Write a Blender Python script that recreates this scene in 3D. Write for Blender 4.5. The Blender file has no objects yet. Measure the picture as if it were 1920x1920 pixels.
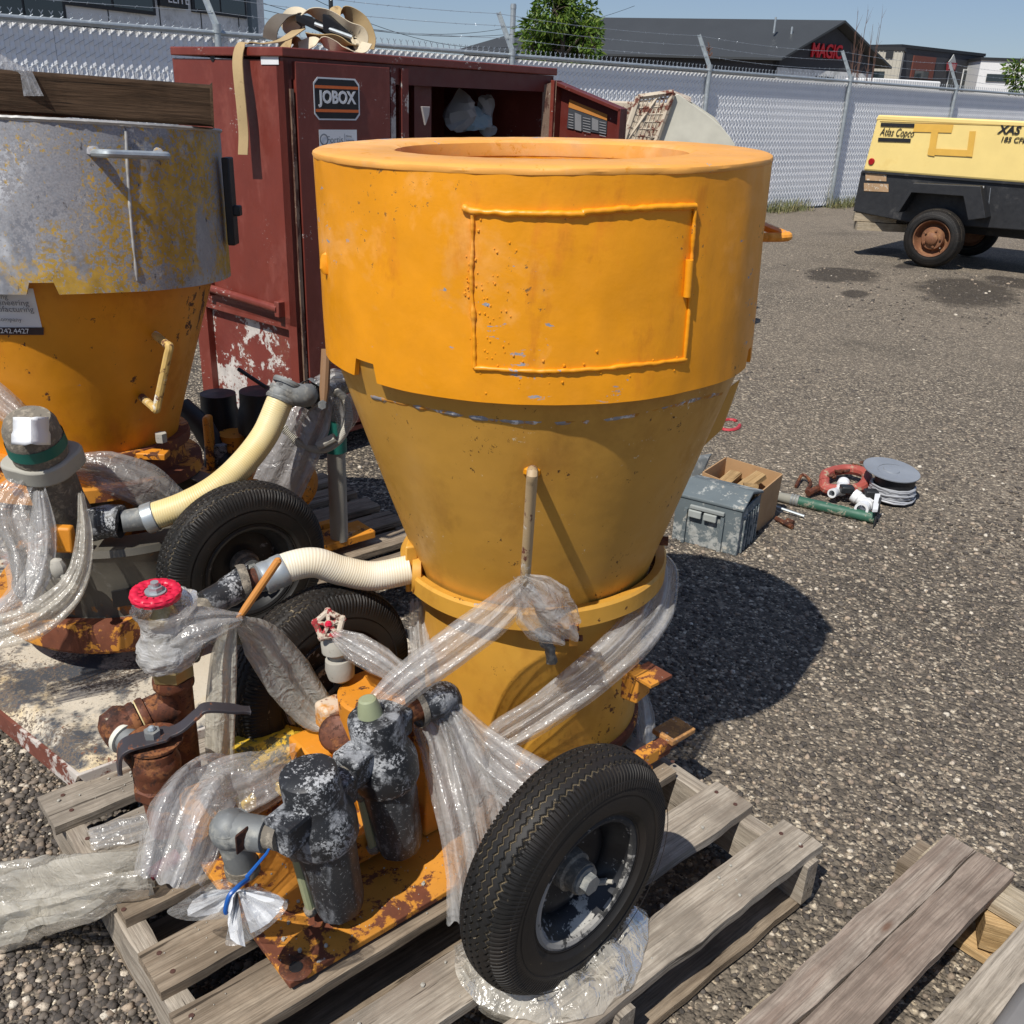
import bpy, math, random
import numpy as np
from mathutils import Vector, Matrix, noise
R = math.radians
random.seed(7); rng = np.random.default_rng(7)
scene = bpy.context.scene
COL = scene.collection

# ------------------------------------------------------------------ camera
F, PITCH, ROLL, H = 1790.0, R(23.5), R(2.4), 1.4
fw = Vector((0, math.cos(PITCH), -math.sin(PITCH)))
_r0 = Vector((1, 0, 0)); _u0 = Vector((0, math.sin(PITCH), math.cos(PITCH)))
rt = math.cos(ROLL)*_r0 + math.sin(ROLL)*_u0
up = -math.sin(ROLL)*_r0 + math.cos(ROLL)*_u0
CAM = Vector((0, 0, H))
cd = bpy.data.cameras.new("camera"); cam = bpy.data.objects.new("camera", cd); COL.objects.link(cam)
cam.matrix_world = Matrix(((rt.x, up.x, -fw.x, 0), (rt.y, up.y, -fw.y, 0), (rt.z, up.z, -fw.z, H), (0, 0, 0, 1)))
cd.sensor_width = 36; cd.lens = F/1920*36; cd.clip_start = 0.05; cd.clip_end = 2000
scene.camera = cam
# ------------------------------------------------------------------ light
SUNV = Vector((-.405, -.585, 1)).normalized()
world = bpy.data.worlds.new("World"); scene.world = world; world.use_nodes = True
wn = world.node_tree.nodes; bg = wn["Background"]
sky = wn.new("ShaderNodeTexSky"); sky.sky_type = 'NISHITA'; sky.sun_disc = False
sky.sun_elevation = math.asin(SUNV.z); sky.sun_rotation = math.atan2(SUNV.x, SUNV.y)
sky.air_density = 1.0; sky.dust_density = .5; sky.ozone_density = 4.0; sky.altitude = 600
hz = wn.new("ShaderNodeMix"); hz.data_type = 'RGBA'; hz.inputs[0].default_value = .32   # thin even summer haze over the clear sky
hz.inputs[7].default_value = (4.3, 5.5, 8.8, 1)
world.node_tree.links.new(sky.outputs[0], hz.inputs[6]); world.node_tree.links.new(hz.outputs[2], bg.inputs[0]); bg.inputs[1].default_value = 0.075
sl = bpy.data.lights.new("sun", 'SUN'); sl.energy = 5.0; sl.angle = R(0.53); sl.color = (1, .955, .88)
so = bpy.data.objects.new("sun", sl); COL.objects.link(so)
so.rotation_euler = SUNV.to_track_quat('Z', 'Y').to_euler()
scene.view_settings.view_transform = 'Standard'; scene.view_settings.look = 'None'
scene.view_settings.gamma = 1; scene.view_settings.use_curve_mapping = False
scene.view_settings.exposure = 0.0
scene.cycles.use_denoising = True
scene.cycles.max_bounces = 8; scene.cycles.transparent_max_bounces = 24
scene.cycles.caustics_reflective = False; scene.cycles.caustics_refractive = False

# ------------------------------------------------------------------ surveying helpers: sight line -> point in the yard
def ray(x, y): return fw + (x-960)/F*rt - (y-960)/F*up
def Z(x, y, z=0.0):
    d = ray(x, y); return CAM + d*((z-H)/d.z)
def Y(x, y, yy):
    d = ray(x, y); return CAM + d*(yy/d.y)
def PL(x, y, p, n):
    d = ray(x, y); return CAM + d*((Vector(p)-CAM).dot(n)/d.dot(n))
U = Vector((math.cos(R(41.5)), math.sin(R(41.5)), 0)); V = Vector((U.y, -U.x, 0)); ZZ = Vector((0, 0, 1))
def ss(a, b, t):
    t = max(0, min(1, (t-a)/(b-a))); return t*t*(3-2*t)
def nz(p, s=1.0): return noise.noise(Vector(p)*s)

# ------------------------------------------------------------------ mesh builder
class MB:
    def __init__(s): s.v = []; s.f = []; s.uv = []
    def add(s, vs, fs, uvs=None):
        b = len(s.v); s.v += [Vector(q) for q in vs]
        s.uv += list(uvs) if uvs else [(0, 0)]*len(vs)
        s.f += [tuple(b+i for i in q) for q in fs]; return s
    def grid(s, P, cu=False, cv=False, uvs=None):
        n, m = len(P), len(P[0]); vs = [q for row in P for q in row]; fs = []
        for i in range(n if cu else n-1):
            for j in range(m if cv else m-1):
                a, b = i*m+j, i*m+(j+1) % m
                c, d = ((i+1) % n)*m+(j+1) % m, ((i+1) % n)*m+j
                fs.append((a, b, c, d))
        return s.add(vs, fs, uvs)
    def box(s, c, ax, ay, az):
        c, ax, ay, az = map(Vector, (c, ax, ay, az))
        if ax.cross(ay).dot(az) < 0: az = -az
        vs = [c+i*ax+j*ay+k*az for k in (-1, 1) for j in (-1, 1) for i in (-1, 1)]
        return s.add(vs, [(0, 2, 3, 1), (4, 5, 7, 6), (0, 1, 5, 4), (2, 6, 7, 3), (0, 4, 6, 2), (1, 3, 7, 5)])
    def tube(s, path, r, n=12, caps=True, squash=None):
        path = [Vector(p) for p in path]; k = len(path)
        rs = list(r) if hasattr(r, '__len__') else [r]*k
        t0 = (path[1]-path[0]).normalized()
        a = t0.cross(ZZ) if abs(t0.z) < .95 else t0.cross(Vector((1, 0, 0))); a.normalize()
        rows = []; uvs = []; L = 0
        for i, p in enumerate(path):
            t = (path[min(i+1, k-1)]-path[max(i-1, 0)]).normalized()
            a = (a-t*a.dot(t)).normalized(); b = t.cross(a)
            if i: L += (path[i]-path[i-1]).length
            rows.append([p+rs[i]*(math.cos(q)*a+math.sin(q)*b) for q in [2*math.pi*j/n for j in range(n)]])
            uvs += [(j/n, L) for j in range(n)]
        s.grid(rows, cv=True, uvs=uvs)
        if caps:
            b0 = len(s.v)-n*k
            s.f.append(tuple(b0+j for j in reversed(range(n)))); s.f.append(tuple(b0+n*(k-1)+j for j in range(n)))
        return s
    def lathe(s, prof, o, ax=(0, 0, 1), n=32, a0=0, a1=None, fn=None):
        o = Vector(o); ax = Vector(ax).normalized()
        e1 = ax.cross(Vector((0, 1, 0))) if abs(ax.y) < .9 else ax.cross(Vector((1, 0, 0))); e1.normalize(); e1 = -e1 if abs(ax.y) < .9 else e1
        e2 = ax.cross(e1); full = a1 is None; A1 = a0+2*math.pi if full else a1
        m = n if full else n+1; rows = []; uvs = []
        for (r, h) in prof:
            row = []
            for j in range(m):
                q = a0+(A1-a0)*j/n; rr, hh = (fn(r, h, q) if fn else (r, h))
                row.append(o+ax*hh+rr*(math.cos(q)*e1+math.sin(q)*e2)); uvs.append((q*r, h))
            rows.append(row)
        return s.grid(rows, cv=full, uvs=uvs)
    def prism(s, poly, ext):
        poly = [Vector(p) for p in poly]; ext = Vector(ext); n = len(poly)
        vs = poly+[p+ext for p in poly]
        fs = [tuple(range(n))[::-1], tuple(range(n, 2*n))]+[(i, (i+1) % n, n+(i+1) % n, n+i) for i in range(n)]
        return s.add(vs, fs)
    def ball(s, c, r, n=8, sx=(1, 1, 1)):
        c = Vector(c); rows = []
        for i in range(n//2+1):
            t = math.pi*i/(n//2)
            rows.append([c+Vector((r*sx[0]*math.sin(t)*math.cos(2*math.pi*j/n), r*sx[1]*math.sin(t)*math.sin(2*math.pi*j/n), r*sx[2]*math.cos(t))) for j in range(n)])
        return s.grid(rows, cv=True)
    def jit(s, amp, sc):
        for i, p in enumerate(s.v):
            s.v[i] = p+amp*Vector(noise.noise_vector(p*sc))
        return s
    def build(s, name, mat, parent=None, smooth=30, bevel=0, loc=None, rot=None, label=None, seg=2, local=False):
        me = bpy.data.meshes.new(name); o = bpy.data.objects.new(name, me)
        org = Vector((0, 0, 0))
        if not local:
            if loc is None and parent is not None: org = wl(parent)
            elif loc is None: org = Vector((sum(p.x for p in s.v)/len(s.v), sum(p.y for p in s.v)/len(s.v), min(p.z for p in s.v)))
            else: org = Vector(loc)
        me.from_pydata([tuple(p-org) for p in s.v], [], s.f)
        uvl = me.uv_layers.new(name="UVMap"); li = np.zeros(len(me.loops), dtype=np.int32)
        me.loops.foreach_get("vertex_index", li)
        uvl.data.foreach_set("uv", np.array(s.uv, dtype=np.float32)[li].ravel())
        if mat: me.materials.append(mat)
        if smooth:
            me.shade_smooth(); me.set_sharp_from_angle(angle=R(smooth))
        me.validate(); me.update()
        COL.objects.link(o)
        wp = Vector(loc) if (local and loc is not None) else org
        if parent is not None:
            o.parent = parent; o.location = wp-wl(parent)
        else: o.location = wp
        if rot is not None: o.rotation_euler = rot
        if bevel:
            b = o.modifiers.new("bevel", 'BEVEL'); b.width = bevel; b.segments = seg; b.limit_method = 'ANGLE'; b.angle_limit = R(40)
        if label: o['label'] = label
        return o
def wl(o):
    p = Vector((0, 0, 0))
    while o is not None: p += o.location; o = o.parent
    return p
def thing(name, label, cat, loc=(0, 0, 0), group=None):
    o = bpy.data.objects.new(name, None); COL.objects.link(o); o.location = loc
    o.empty_display_size = .1; return tag(o, label, cat, group)
def tag(o, label, cat, group=None):
    o['label'] = label; o['category'] = cat
    if group: o['group'] = group
    return o
def spline(pts, n=8):
    P = [Vector(p) for p in pts]; P = [2*P[0]-P[1]]+P+[2*P[-1]-P[-2]]; out = []
    for i in range(1, len(P)-2):
        for k in range(n):
            t = k/n; a, b, c, d = P[i-1], P[i], P[i+1], P[i+2]
            out.append(.5*((2*b)+(c-a)*t+(2*a-5*b+4*c-d)*t*t+(3*b-a-3*c+d)*t**3))
    out.append(P[-2]); return out
def lerp_list(vals, n):
    k = len(vals)-1; out = []
    for i in range(n):
        t = i/(n-1)*k; j = min(int(t), k-1); out.append(vals[j]+(vals[j+1]-vals[j])*(t-j))
    return out
def text(name, body, mat, parent, o, xd, yd, w=None, h=None, ext=.0008, label=None, shear=0, off=0, sp=1.0, size=None):
    cu = bpy.data.curves.new(name, 'FONT'); cu.body = body; cu.extrude = ext/2; cu.shear = shear; cu.offset = off; cu.space_character = sp
    cu.resolution_u = 3
    ob = bpy.data.objects.new(name, cu); COL.objects.link(ob); cu.materials.append(mat)
    bpy.context.view_layer.update(); d = ob.dimensions
    sx = size/.7 if size else ((w/d.x) if w else (h/d.y)); sy = sx if size else ((h/d.y) if h else sx)
    xd = Vector(xd).normalized(); yd = Vector(yd); yd = (yd-xd*yd.dot(xd)).normalized(); zd = xd.cross(yd)
    lo = min(v[0] for v in ob.bound_box), min(v[1] for v in ob.bound_box)
    me = bpy.data.meshes.new_from_object(ob.evaluated_get(bpy.context.evaluated_depsgraph_get())); bpy.data.objects.remove(ob); bpy.data.curves.remove(cu)
    me.name = name; ob = bpy.data.objects.new(name, me); COL.objects.link(ob)
    if not me.materials: me.materials.append(mat)
    o = Vector(o)-xd*lo[0]*sx-yd*lo[1]*sy
    if parent: ob.parent = parent; o = o-wl(parent)
    ob.matrix_local = Matrix(((xd.x*sx, yd.x*sy, zd.x, o.x), (xd.y*sx, yd.y*sy, zd.y, o.y), (xd.z*sx, yd.z*sy, zd.z, o.z), (0, 0, 0, 1)))
    if label: ob['label'] = label
    return ob

# ------------------------------------------------------------------ materials
def rgb(c): return (c[0], c[1], c[2], 1)
class M:
    def __init__(s, name, rough=.5, metal=0, spec=.5):
        s.m = bpy.data.materials.new(name); s.m.use_nodes = True; s.t = s.m.node_tree
        s.b = s.t.nodes["Principled BSDF"]; s.b.inputs["Metallic"].default_value = metal
        s.b.inputs["Roughness"].default_value = rough; s.b.inputs["Specular IOR Level"].default_value = spec
        s.co = s.t.nodes.new("ShaderNodeTexCoord"); s.col = None; s.h = None; s.rg = None
    def n(s, typ, **kw):
        x = s.t.nodes.new(typ)
        for k, v in kw.items():
            if hasattr(x, k): setattr(x, k, v)
            else: x.inputs[k].default_value = v
        return x
    def l(s, a, b): s.t.links.new(a, b)
    def vec(s, sc=(1, 1, 1), rot=(0, 0, 0), uv=False, rnd=False):
        mp = s.n("ShaderNodeMapping"); mp.inputs["Scale"].default_value = sc; mp.inputs["Rotation"].default_value = rot
        s.l(s.co.outputs["UV" if uv else "Object"], mp.inputs["Vector"])
        if rnd:
            oi = s.n("ShaderNodeObjectInfo"); mm = s.n("ShaderNodeMath", operation='MULTIPLY'); mm.inputs[1].default_value = 37.0
            s.l(oi.outputs["Random"], mm.inputs[0]); s.l(mm.outputs[0], mp.inputs["Location"])
        return mp.outputs[0]
    def noise(s, scale, detail=4, rough=.55, vec=None, off=0, dist=0):
        x = s.n("ShaderNodeTexNoise"); x.noise_dimensions = '4D'; x.inputs["W"].default_value = off
        x.inputs["Scale"].default_value = scale; x.inputs["Detail"].default_value = detail; x.inputs["Roughness"].default_value = rough
        x.inputs["Distortion"].default_value = dist
        s.l(vec or s.co.outputs["Object"], x.inputs["Vector"]); return x.outputs["Fac"]
    def voro(s, scale, vec=None, out="Distance", feat='F1', rnd=1):
        x = s.n("ShaderNodeTexVoronoi", feature=feat); x.inputs["Scale"].default_value = scale; x.inputs["Randomness"].default_value = rnd
        s.l(vec or s.co.outputs["Object"], x.inputs["Vector"]); return x.outputs[out]
    def rng(s, v, a, b, lo=0, hi=1):
        x = s.n("ShaderNodeMapRange"); x.inputs["From Min"].default_value = a; x.inputs["From Max"].default_value = b
        x.inputs["To Min"].default_value = lo; x.inputs["To Max"].default_value = hi; s.l(v, x.inputs["Value"]); return x.outputs[0]
    def math(s, op, a, b=None):
        x = s.n("ShaderNodeMath", operation=op)
        for i, q in enumerate((a, b)):
            if q is None: continue
            if isinstance(q, (int, float)): x.inputs[i].default_value = q
            else: s.l(q, x.inputs[i])
        return x.outputs[0]
    def mix(s, fac, a, b, typ='MIX'):
        x = s.n("ShaderNodeMix", data_type='RGBA', blend_type=typ)
        for k, q in (("Factor", fac), ("A", a), ("B", b)):
            i = [z for z in x.inputs if z.name == k and (z.type == 'RGBA' or (k == "Factor" and z.type == 'VALUE'))][0]
            if isinstance(q, (int, float)): i.default_value = q
            elif isinstance(q, tuple): i.default_value = rgb(q)
            else: s.l(q, i)
        return [z for z in x.outputs if z.type == 'RGBA'][0]
    def ramp(s, v, stops):
        x = s.n("ShaderNodeValToRGB"); e = x.color_ramp.elements
        while len(e) < len(stops): e.new(.5)
        for el, (p, c) in zip(e, stops): el.position = p; el.color = rgb(c)
        s.l(v, x.inputs[0]); return x.outputs[0]
    def bump(s, h, st=.3, dist=.002):
        x = s.n("ShaderNodeBump"); x.inputs["Strength"].default_value = st; x.inputs["Distance"].default_value = dist
        s.l(h, x.inputs["Height"]);
        if s.h is not None: s.l(s.h, x.inputs["Normal"])
        s.h = x.outputs[0]; return s
    def done(s, col=None, rough=None):
        if col is not None:
            if isinstance(col, tuple): s.b.inputs["Base Color"].default_value = rgb(col)
            else: s.l(col, s.b.inputs["Base Color"])
        if rough is not None: s.l(rough, s.b.inputs["Roughness"])
        if s.h is not None: s.l(s.h, s.b.inputs["Normal"])
        return s.m
def worn(name, base, layers=(), rough=.45, metal=0, var=.18, vscale=6, bst=.25, bsc=90, bd=.001, spec=.5, mapping=None, dents=0):
    """base colour with soft variation, then worn layers (colour, noise scale, threshold, softness, seed, stretch z, clusterscale)"""
    m = M(name, rough, metal, spec)
    v = m.vec(mapping) if mapping else None
    f = m.noise(vscale, 5, .6, vec=v, off=3)
    dk = tuple(c*(1-var) for c in base); lt = tuple(min(1, c*(1+var*.6)) for c in base)
    col = m.mix(m.rng(f, .3, .7), dk, lt)
    rg = m.rng(m.noise(25, 3, off=9), .3, .7, rough*.8, min(1, rough*1.25))
    hh = None
    for (c, sc, th, so_, seed, st, cl) in layers:
        vv = m.vec((1, 1, st)) if st != 1 else None
        a = m.noise(sc, 8, .68, vec=vv, off=seed, dist=.3)
        if cl:
            b = m.noise(cl, 2, .5, off=seed+5); a = m.math('ADD', a, m.rng(b, .35, .65, -.12, .1))
        fb = m.noise(sc*7, 3, .6, off=seed+7); a = m.math('ADD', a, m.rng(fb, .3, .7, -.035, .035))
        k = m.rng(a, th, th+so_)
        c2 = m.mix(m.rng(m.noise(sc*2.3, 4, off=seed+2), .3, .7), tuple(q*.72 for q in c), tuple(min(1, q*1.15) for q in c))
        col = m.mix(k, col, c2); rg = m.math('ADD', rg, m.math('MULTIPLY', k, .22))
        hh = k if hh is None else m.math('MAXIMUM', hh, k)
    if dents: m.bump(m.noise(6, 3, .5, off=11), .5, dents); m.bump(m.noise(22, 3, .5, vec=m.vec((1, 1, .35)), off=12), .3, dents*.3)
    m.bump(m.noise(bsc, 4, .6, off=1), bst, bd)
    if hh is not None: m.bump(hh, -.35, .0012)
    return m.done(col, m.math('MINIMUM', rg, 1.0))
def flat(name, c, rough=.6, metal=0): return worn(name, c, (), rough, metal, .08, 10, .1, 60)

GREYC = (.3, .32, .36); RUST = (.17, .055, .022); DUST = (.52, .5, .45)
orange = worn("orange_paint", (.8, .31, .006), [((.88, .4, .09), 5, .5, .16, 7, 1, 2), ((.72, .24, .004), 9, .56, .12, 17, .3, 0), (GREYC, 26, .68, .015, 2, 2.6, 5), ((.25, .12, .03), 70, .70, .01, 4, 1, 6), ((.6, .55, .42), 34, .72, .02, 8, .18, 0), ((.35, .16, .03), 14, .70, .06, 28, .12, 0)], .42, var=.16, bst=.25, bsc=130, bd=.0012, dents=.010)
lidp = worn("lid_paint_with_sheen", (.78, .36, .07), [((.82, .44, .17), 7, .46, .2, 7, 1, 2), (GREYC, 24, .67, .015, 12, 1, 4), ((.7, .28, .02), 40, .6, .05, 7, 1, 0)], .55, var=.1, dents=.004)  # peachy tone puts reflected light on the lid into the paint
ochre = worn("ochre_paint", (.56, .29, .045), [((.48, .235, .036), 5, .5, .15, 6, .5, 0), ((.07, .03, .01), 60, .70, .012, 11, .8, 9), ((.1, .04, .01), 130, .70, .02, 41, .6, 5), ((.7, .6, .4), 90, .7, .01, 3, 1, 9), (GREYC, 15, .72, .01, 6, 1, 0)], .4, var=.12, bst=.2, dents=.007)
ochre2 = worn("ochre_lower_paint", (.62, .32, .045), [((.52, .24, .03), 5, .5, .15, 6, .5, 0), ((.12, .04, .01), 50, .67, .012, 21, 1, 9), (GREYC, 13, .70, .012, 26, 1, 0), ((.4, .34, .25), 90, .71, .01, 2, 1, 0)], .42, var=.12, bst=.2, dents=.006)
galvy = worn("bare_steel_paint_scraps", (.27, .275, .3), [((.52, .53, .55), 9, .44, .16, 3, .6, 0), ((.56, .35, .06), 14, .465, .09, 8, .75, 2.6), ((.55, .36, .09), 70, .57, .03, 18, 1, 2.6), ((.36, .36, .38), 110, .52, .03, 28, 1, 3), ((.13, .12, .12), 60, .62, .05, 5, .5, 0)], .38, .3, var=.35, vscale=3, bst=.35, bsc=60)
dirtyor = worn("chipped_orange_paint", (.66, .25, .02), [((.1, .035, .015), 30, .585, .02, 31, 1, 4), (GREYC, 12, .7, .02, 36, 1, 0), ((.78, .55, .32), 14, .58, .08, 14, 1, 0), ((.12, .05, .02), 95, .66, .02, 34, 1, 6)], .5, var=.2)
rustor = worn("rusty_orange_paint", (.6, .25, .03), [((.15, .045, .02), 13, .5, .03, 41, 1, 2), ((.05, .02, .015), 20, .62, .04, 46, 1, 0), (DUST, 30, .66, .04, 44, 1, 0)], .65, var=.25)
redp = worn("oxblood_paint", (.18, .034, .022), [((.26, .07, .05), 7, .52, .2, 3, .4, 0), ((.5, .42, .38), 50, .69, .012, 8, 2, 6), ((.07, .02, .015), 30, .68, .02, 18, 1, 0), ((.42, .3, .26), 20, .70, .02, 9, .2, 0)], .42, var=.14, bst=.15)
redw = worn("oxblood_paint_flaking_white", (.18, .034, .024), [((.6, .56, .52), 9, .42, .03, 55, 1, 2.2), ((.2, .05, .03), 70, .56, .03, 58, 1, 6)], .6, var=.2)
redd = worn("dark_shaded_oxblood_paint", (.12, .02, .014), [((.5, .42, .38), 40, .72, .02, 61, 1, 6)], .45, var=.15)  # darker oxblood for inner parts, with shade on header and post painted in
hinge = worn("hinge_strip", (.2, .13, .09), [((.08, .03, .02), 40, .5, .05, 8, .2, 0), ((.6, .55, .5), 50, .64, .05, 8, 1, 0)], .7)
rust = worn("rusty_iron", (.13, .042, .02), [((.035, .016, .012), 16, .5, .12, 3, 1, 0), ((.3, .12, .045), 30, .53, .08, 8, 1, 0), ((.07, .03, .02), 90, .55, .06, 18, 1, 0), ((.45, .4, .3), 34, .66, .02, 5, 1, 0)], .6, .25, var=.3, bst=.5, bsc=140)
galv = worn("galvanised_steel", (.42, .46, .48), [((.55, .6, .62), 18, .5, .2, 3, 1, 0)], .42, .55, var=.12, bst=.1)
fit = worn("dull_iron_fitting", (.2, .21, .21), [((.36, .36, .33), 22, .52, .1, 3, 1, 0), ((.07, .07, .075), 25, .6, .08, 8, 1, 0), (RUST, 16, .68, .05, 12, 1, 0)], .6, .3, var=.25, bst=.5, bsc=150)
grime = worn("cement_caked_iron", (.17, .15, .12), [((.32, .28, .22), 60, .5, .1, 3, 1, 0), ((.05, .045, .04), 80, .6, .08, 8, 1, 0)], .85, bst=.9, bsc=220, bd=.002)
pale = worn("pale_cement_iron", (.4, .38, .33), [((.25, .23, .19), 60, .58, .1, 3, 1, 0)], .85, bst=.5)
blackp = worn("black_casting_cement_dust", (.02, .022, .026), [((.26, .27, .285), 55, .5, .13, 3, 1, 14), ((.4, .41, .42), 190, .56, .05, 23, 1, 20), ((.5, .46, .38), 17, .66, .06, 8, 1, 4)], .48, var=.3, bst=.5, bsc=120)
blackp2 = worn("black_bowl_cement_dust", (.03, .033, .038), [((.2, .21, .225), 60, .52, .14, 33, .35, 9), ((.34, .35, .36), 200, .59, .04, 31, 1, 0), ((.42, .4, .36), 14, .66, .05, 38, .3, 0)], .45, var=.3, bst=.3)
blackd = worn("black_plastic", (.014, .015, .017), [((.2, .2, .2), 40, .68, .05, 3, 1, 5)], .5)
blackm = worn("black_trailer_paint", (.02, .021, .024), [((.1, .095, .09), 6, .58, .2, 3, 1, 0)], .5)
brass = worn("brass", (.36, .27, .12), [((.5, .42, .25), 30, .55, .1, 3, 1, 0)], .4, .7)
red = worn("red_handwheel_paint", (.62, .012, .05), [((.75, .1, .12), 60, .66, .04, 3, 1, 0)], .42)
redwh = worn("chipped_red_white_paint", (.5, .43, .34), [((.34, .03, .035), 50, .5, .04, 3, 1, 0), ((.12, .06, .04), 90, .55, .04, 13, 1, 0)], .7)
greenw = worn("cloudy_green_plastic", (.3, .33, .2), [], .35, var=.1)
hosem = None
yelcast = worn("yellow_casting", (.62, .4, .03), [((.12, .11, .05), 60, .56, .04, 3, 1, 6), ((.3, .3, .27), 20, .62, .06, 8, 1, 0)], .6)
cream = worn("cream_paint", (.62, .6, .5), [((.22, .05, .03), 9, .66, .02, 3, 1, 2.5)], .55)
creamd = worn("cream_paint_rusty", (.55, .47, .36), [((.17, .06, .04), 16, .52, .05, 3, 1, 0)], .7)
yelp = worn("pale_yellow_paint", (.85, .65, .24), [((.8, .56, .17), 3, .56, .2, 3, 1, 0)], .4, var=.05, bst=.05)
tape = flat("tape_residue", (.72, .42, .07), .6)
white = flat("white_sticker", (.78, .79, .8), .45)
blackt = flat("black_print", (.012, .012, .014), .5)
oranget = flat("orange_print", (.75, .16, .03), .5)
greyt = flat("grey_print", (.2, .22, .25), .5)
paperm = worn("white_paper", (.8, .82, .85), [], .7, var=.05, bst=.3, bsc=30, bd=.004)
card = worn("brown_card", (.42, .25, .12), [((.3, .17, .09), 8, .6, .1, 3, 1, 0)], .85)
toolm = worn("grey_plastic_dusty", (.12, .145, .155), [((.38, .39, .37), 22, .46, .07, 3, 1, 3), ((.5, .47, .4), 15, .6, .06, 13, 1, 0)], .7)
skidm = worn("white_painted_steel_rusting", (.56, .5, .4), [((.62, .48, .27), 4.5, .5, .15, 3, 1, 0), ((.07, .075, .085), 5.5, .54, .07, 12, 1, 2), ((.2, .08, .04), 20, .6, .03, 8, 1, 3), ((.14, .11, .085), 150, .55, .05, 3, 1, 7)], .75, var=.12, bst=.6, bsc=160, bd=.002)
skide = worn("white_paint_rust_edge", (.55, .5, .45), [((.17, .05, .03), 14, .45, .05, 28, 1, 3)], .7)
pipem = worn("pvc_pipe_dirty", (.34, .32, .27), [((.1, .09, .08), 12, .6, .08, 3, 1, 0)], .6)
greent = flat("green_tape", (.01, .13, .1), .5)
bluet = flat("blue_cable_tie", (.01, .09, .35), .35)
pvc = flat("white_pvc", (.75, .76, .77), .35)
strapm = worn("tan_webbing", (.42, .3, .15), [((.25, .17, .09), 30, .6, .1, 3, 1, 0)], .9, bst=.8, bsc=300)
strapw = worn("cream_webbing", (.6, .52, .38), [((.4, .32, .2), 20, .6, .1, 3, 1, 0)], .9, bst=.8, bsc=300)

def woodmat(name, a, b, c, stain=None):
    m = M(name, .85, 0, .2); v = m.vec((3.2, 42, 42), rnd=True)
    g = m.noise(1, 8, .62, vec=v, dist=.9); v2 = m.vec((9, 260, 260), rnd=True); g2 = m.noise(1, 7, .7, vec=v2, dist=.5)
    col = m.ramp(g, [(.28, c), (.45, a), (.62, b), (.78, tuple(q*.8 for q in a))])
    col = m.mix(m.rng(g2, .42, .66), col, tuple(q*.5 for q in a))
    v3 = m.vec((2.2, 5, 5), rnd=True); blot = m.noise(1.6, 4, .6, vec=v3, off=4)
    col = m.mix(m.rng(blot, .55, .72), col, stain or tuple(q*.55 for q in a))
    kv = m.vec((3.5, 11, 11), rnd=True); kd = m.voro(1, vec=kv); kk = m.rng(kd, .05, .09, 1, 0)
    col = m.mix(m.math('MULTIPLY', kk, .8), col, (c[0]*.8, c[1]*.55, c[2]*.4))
    w = m.n("ShaderNodeMath", operation='SINE'); m.l(m.math('MULTIPLY', kd, 90), w.inputs[0])
    ringm = m.math('MULTIPLY', m.rng(kd, .1, .4, 1, 0), m.rng(w.outputs[0], -1, 1)); col = m.mix(m.math('MULTIPLY', ringm, .35), col, tuple(q*.5 for q in a))
    crack = m.noise(1, 5, .6, vec=m.vec((2.2, 60, 60), rnd=True), off=8, dist=.4); ck = m.rng(crack, .36, .385, 1, 0)
    dirt = m.rng(m.noise(9, 5, .65, vec=m.vec(rnd=True), off=19), .48, .62, 0, .5); col = m.mix(dirt, col, tuple(q*.45 for q in a))
    col = m.mix(m.math('MULTIPLY', ck, .8), col, tuple(q*.25 for q in c))
    m.bump(g, .6, .004); m.bump(g2, .8, .0025); m.bump(ck, -.9, .005)
    return m.done(col)
woodg = woodmat("weathered_grey_wood", (.38, .325, .26), (.5, .44, .36), (.15, .115, .085), (.23, .185, .145))
woodb = woodmat("brown_grey_wood", (.27, .21, .15), (.38, .31, .23), (.1, .072, .05))
woodd = woodmat("dark_timber", (.058, .034, .019), (.09, .055, .033), (.026, .016, .01))
woodf = woodmat("fresh_yellow_wood", (.52, .34, .16), (.6, .42, .22), (.34, .19, .08))

def hosemat(nm, base0, base1, alt):
    m = M(nm, .45, 0, .4); sep = m.n("ShaderNodeSeparateXYZ"); m.l(m.co.outputs["UV"], sep.inputs[0])
    k = m.math('ADD', m.math('MULTIPLY', sep.outputs[1], 1250), m.math('MULTIPLY', sep.outputs[0], 6.2832*3))
    w = m.math('SINE', k); c = m.mix(m.rng(w, -1, 1), base0, base1)
    c = m.mix(m.rng(m.noise(7, 4), .45, .7), c, alt); m.bump(w, .22, .001)
    return m.done(c)
hosem = hosemat('ribbed_cream_hose', (.72, .62, .44), (.8, .73, .56), (.8, .77, .68)); hosey = hosemat('ribbed_yellow_hose', (.66, .5, .21), (.74, .6, .3), (.74, .66, .42))
def rubber():
    m = M("tyre_rubber", .58, 0, .3); c = m.mix(m.rng(m.noise(9, 5), .4, .7), (.011, .0105, .010), (.024, .019, .016))
    d = m.rng(m.noise(95, 6, .7, off=3), .63, .67); cl = m.rng(m.noise(7, 3, off=5), .48, .6)
    c = m.mix(m.math('MULTIPLY', m.math('MULTIPLY', d, cl), .85), c, (.42, .34, .22))
    an = m.n("ShaderNodeAttribute"); an.attribute_name = "groove"; gk = m.math('MULTIPLY', m.rng(an.outputs["Fac"], .3, .9), m.rng(m.noise(26, 5, .7, off=15), .43, .52)); gk = m.math('MULTIPLY', gk, m.rng(m.noise(5, 2, off=25), .42, .52))
    c = m.mix(m.math('MULTIPLY', gk, .9), c, (.4, .32, .2)); m.bump(m.noise(160, 3), .25, .0008)
    return m.done(c)
rub = rubber()
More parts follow.
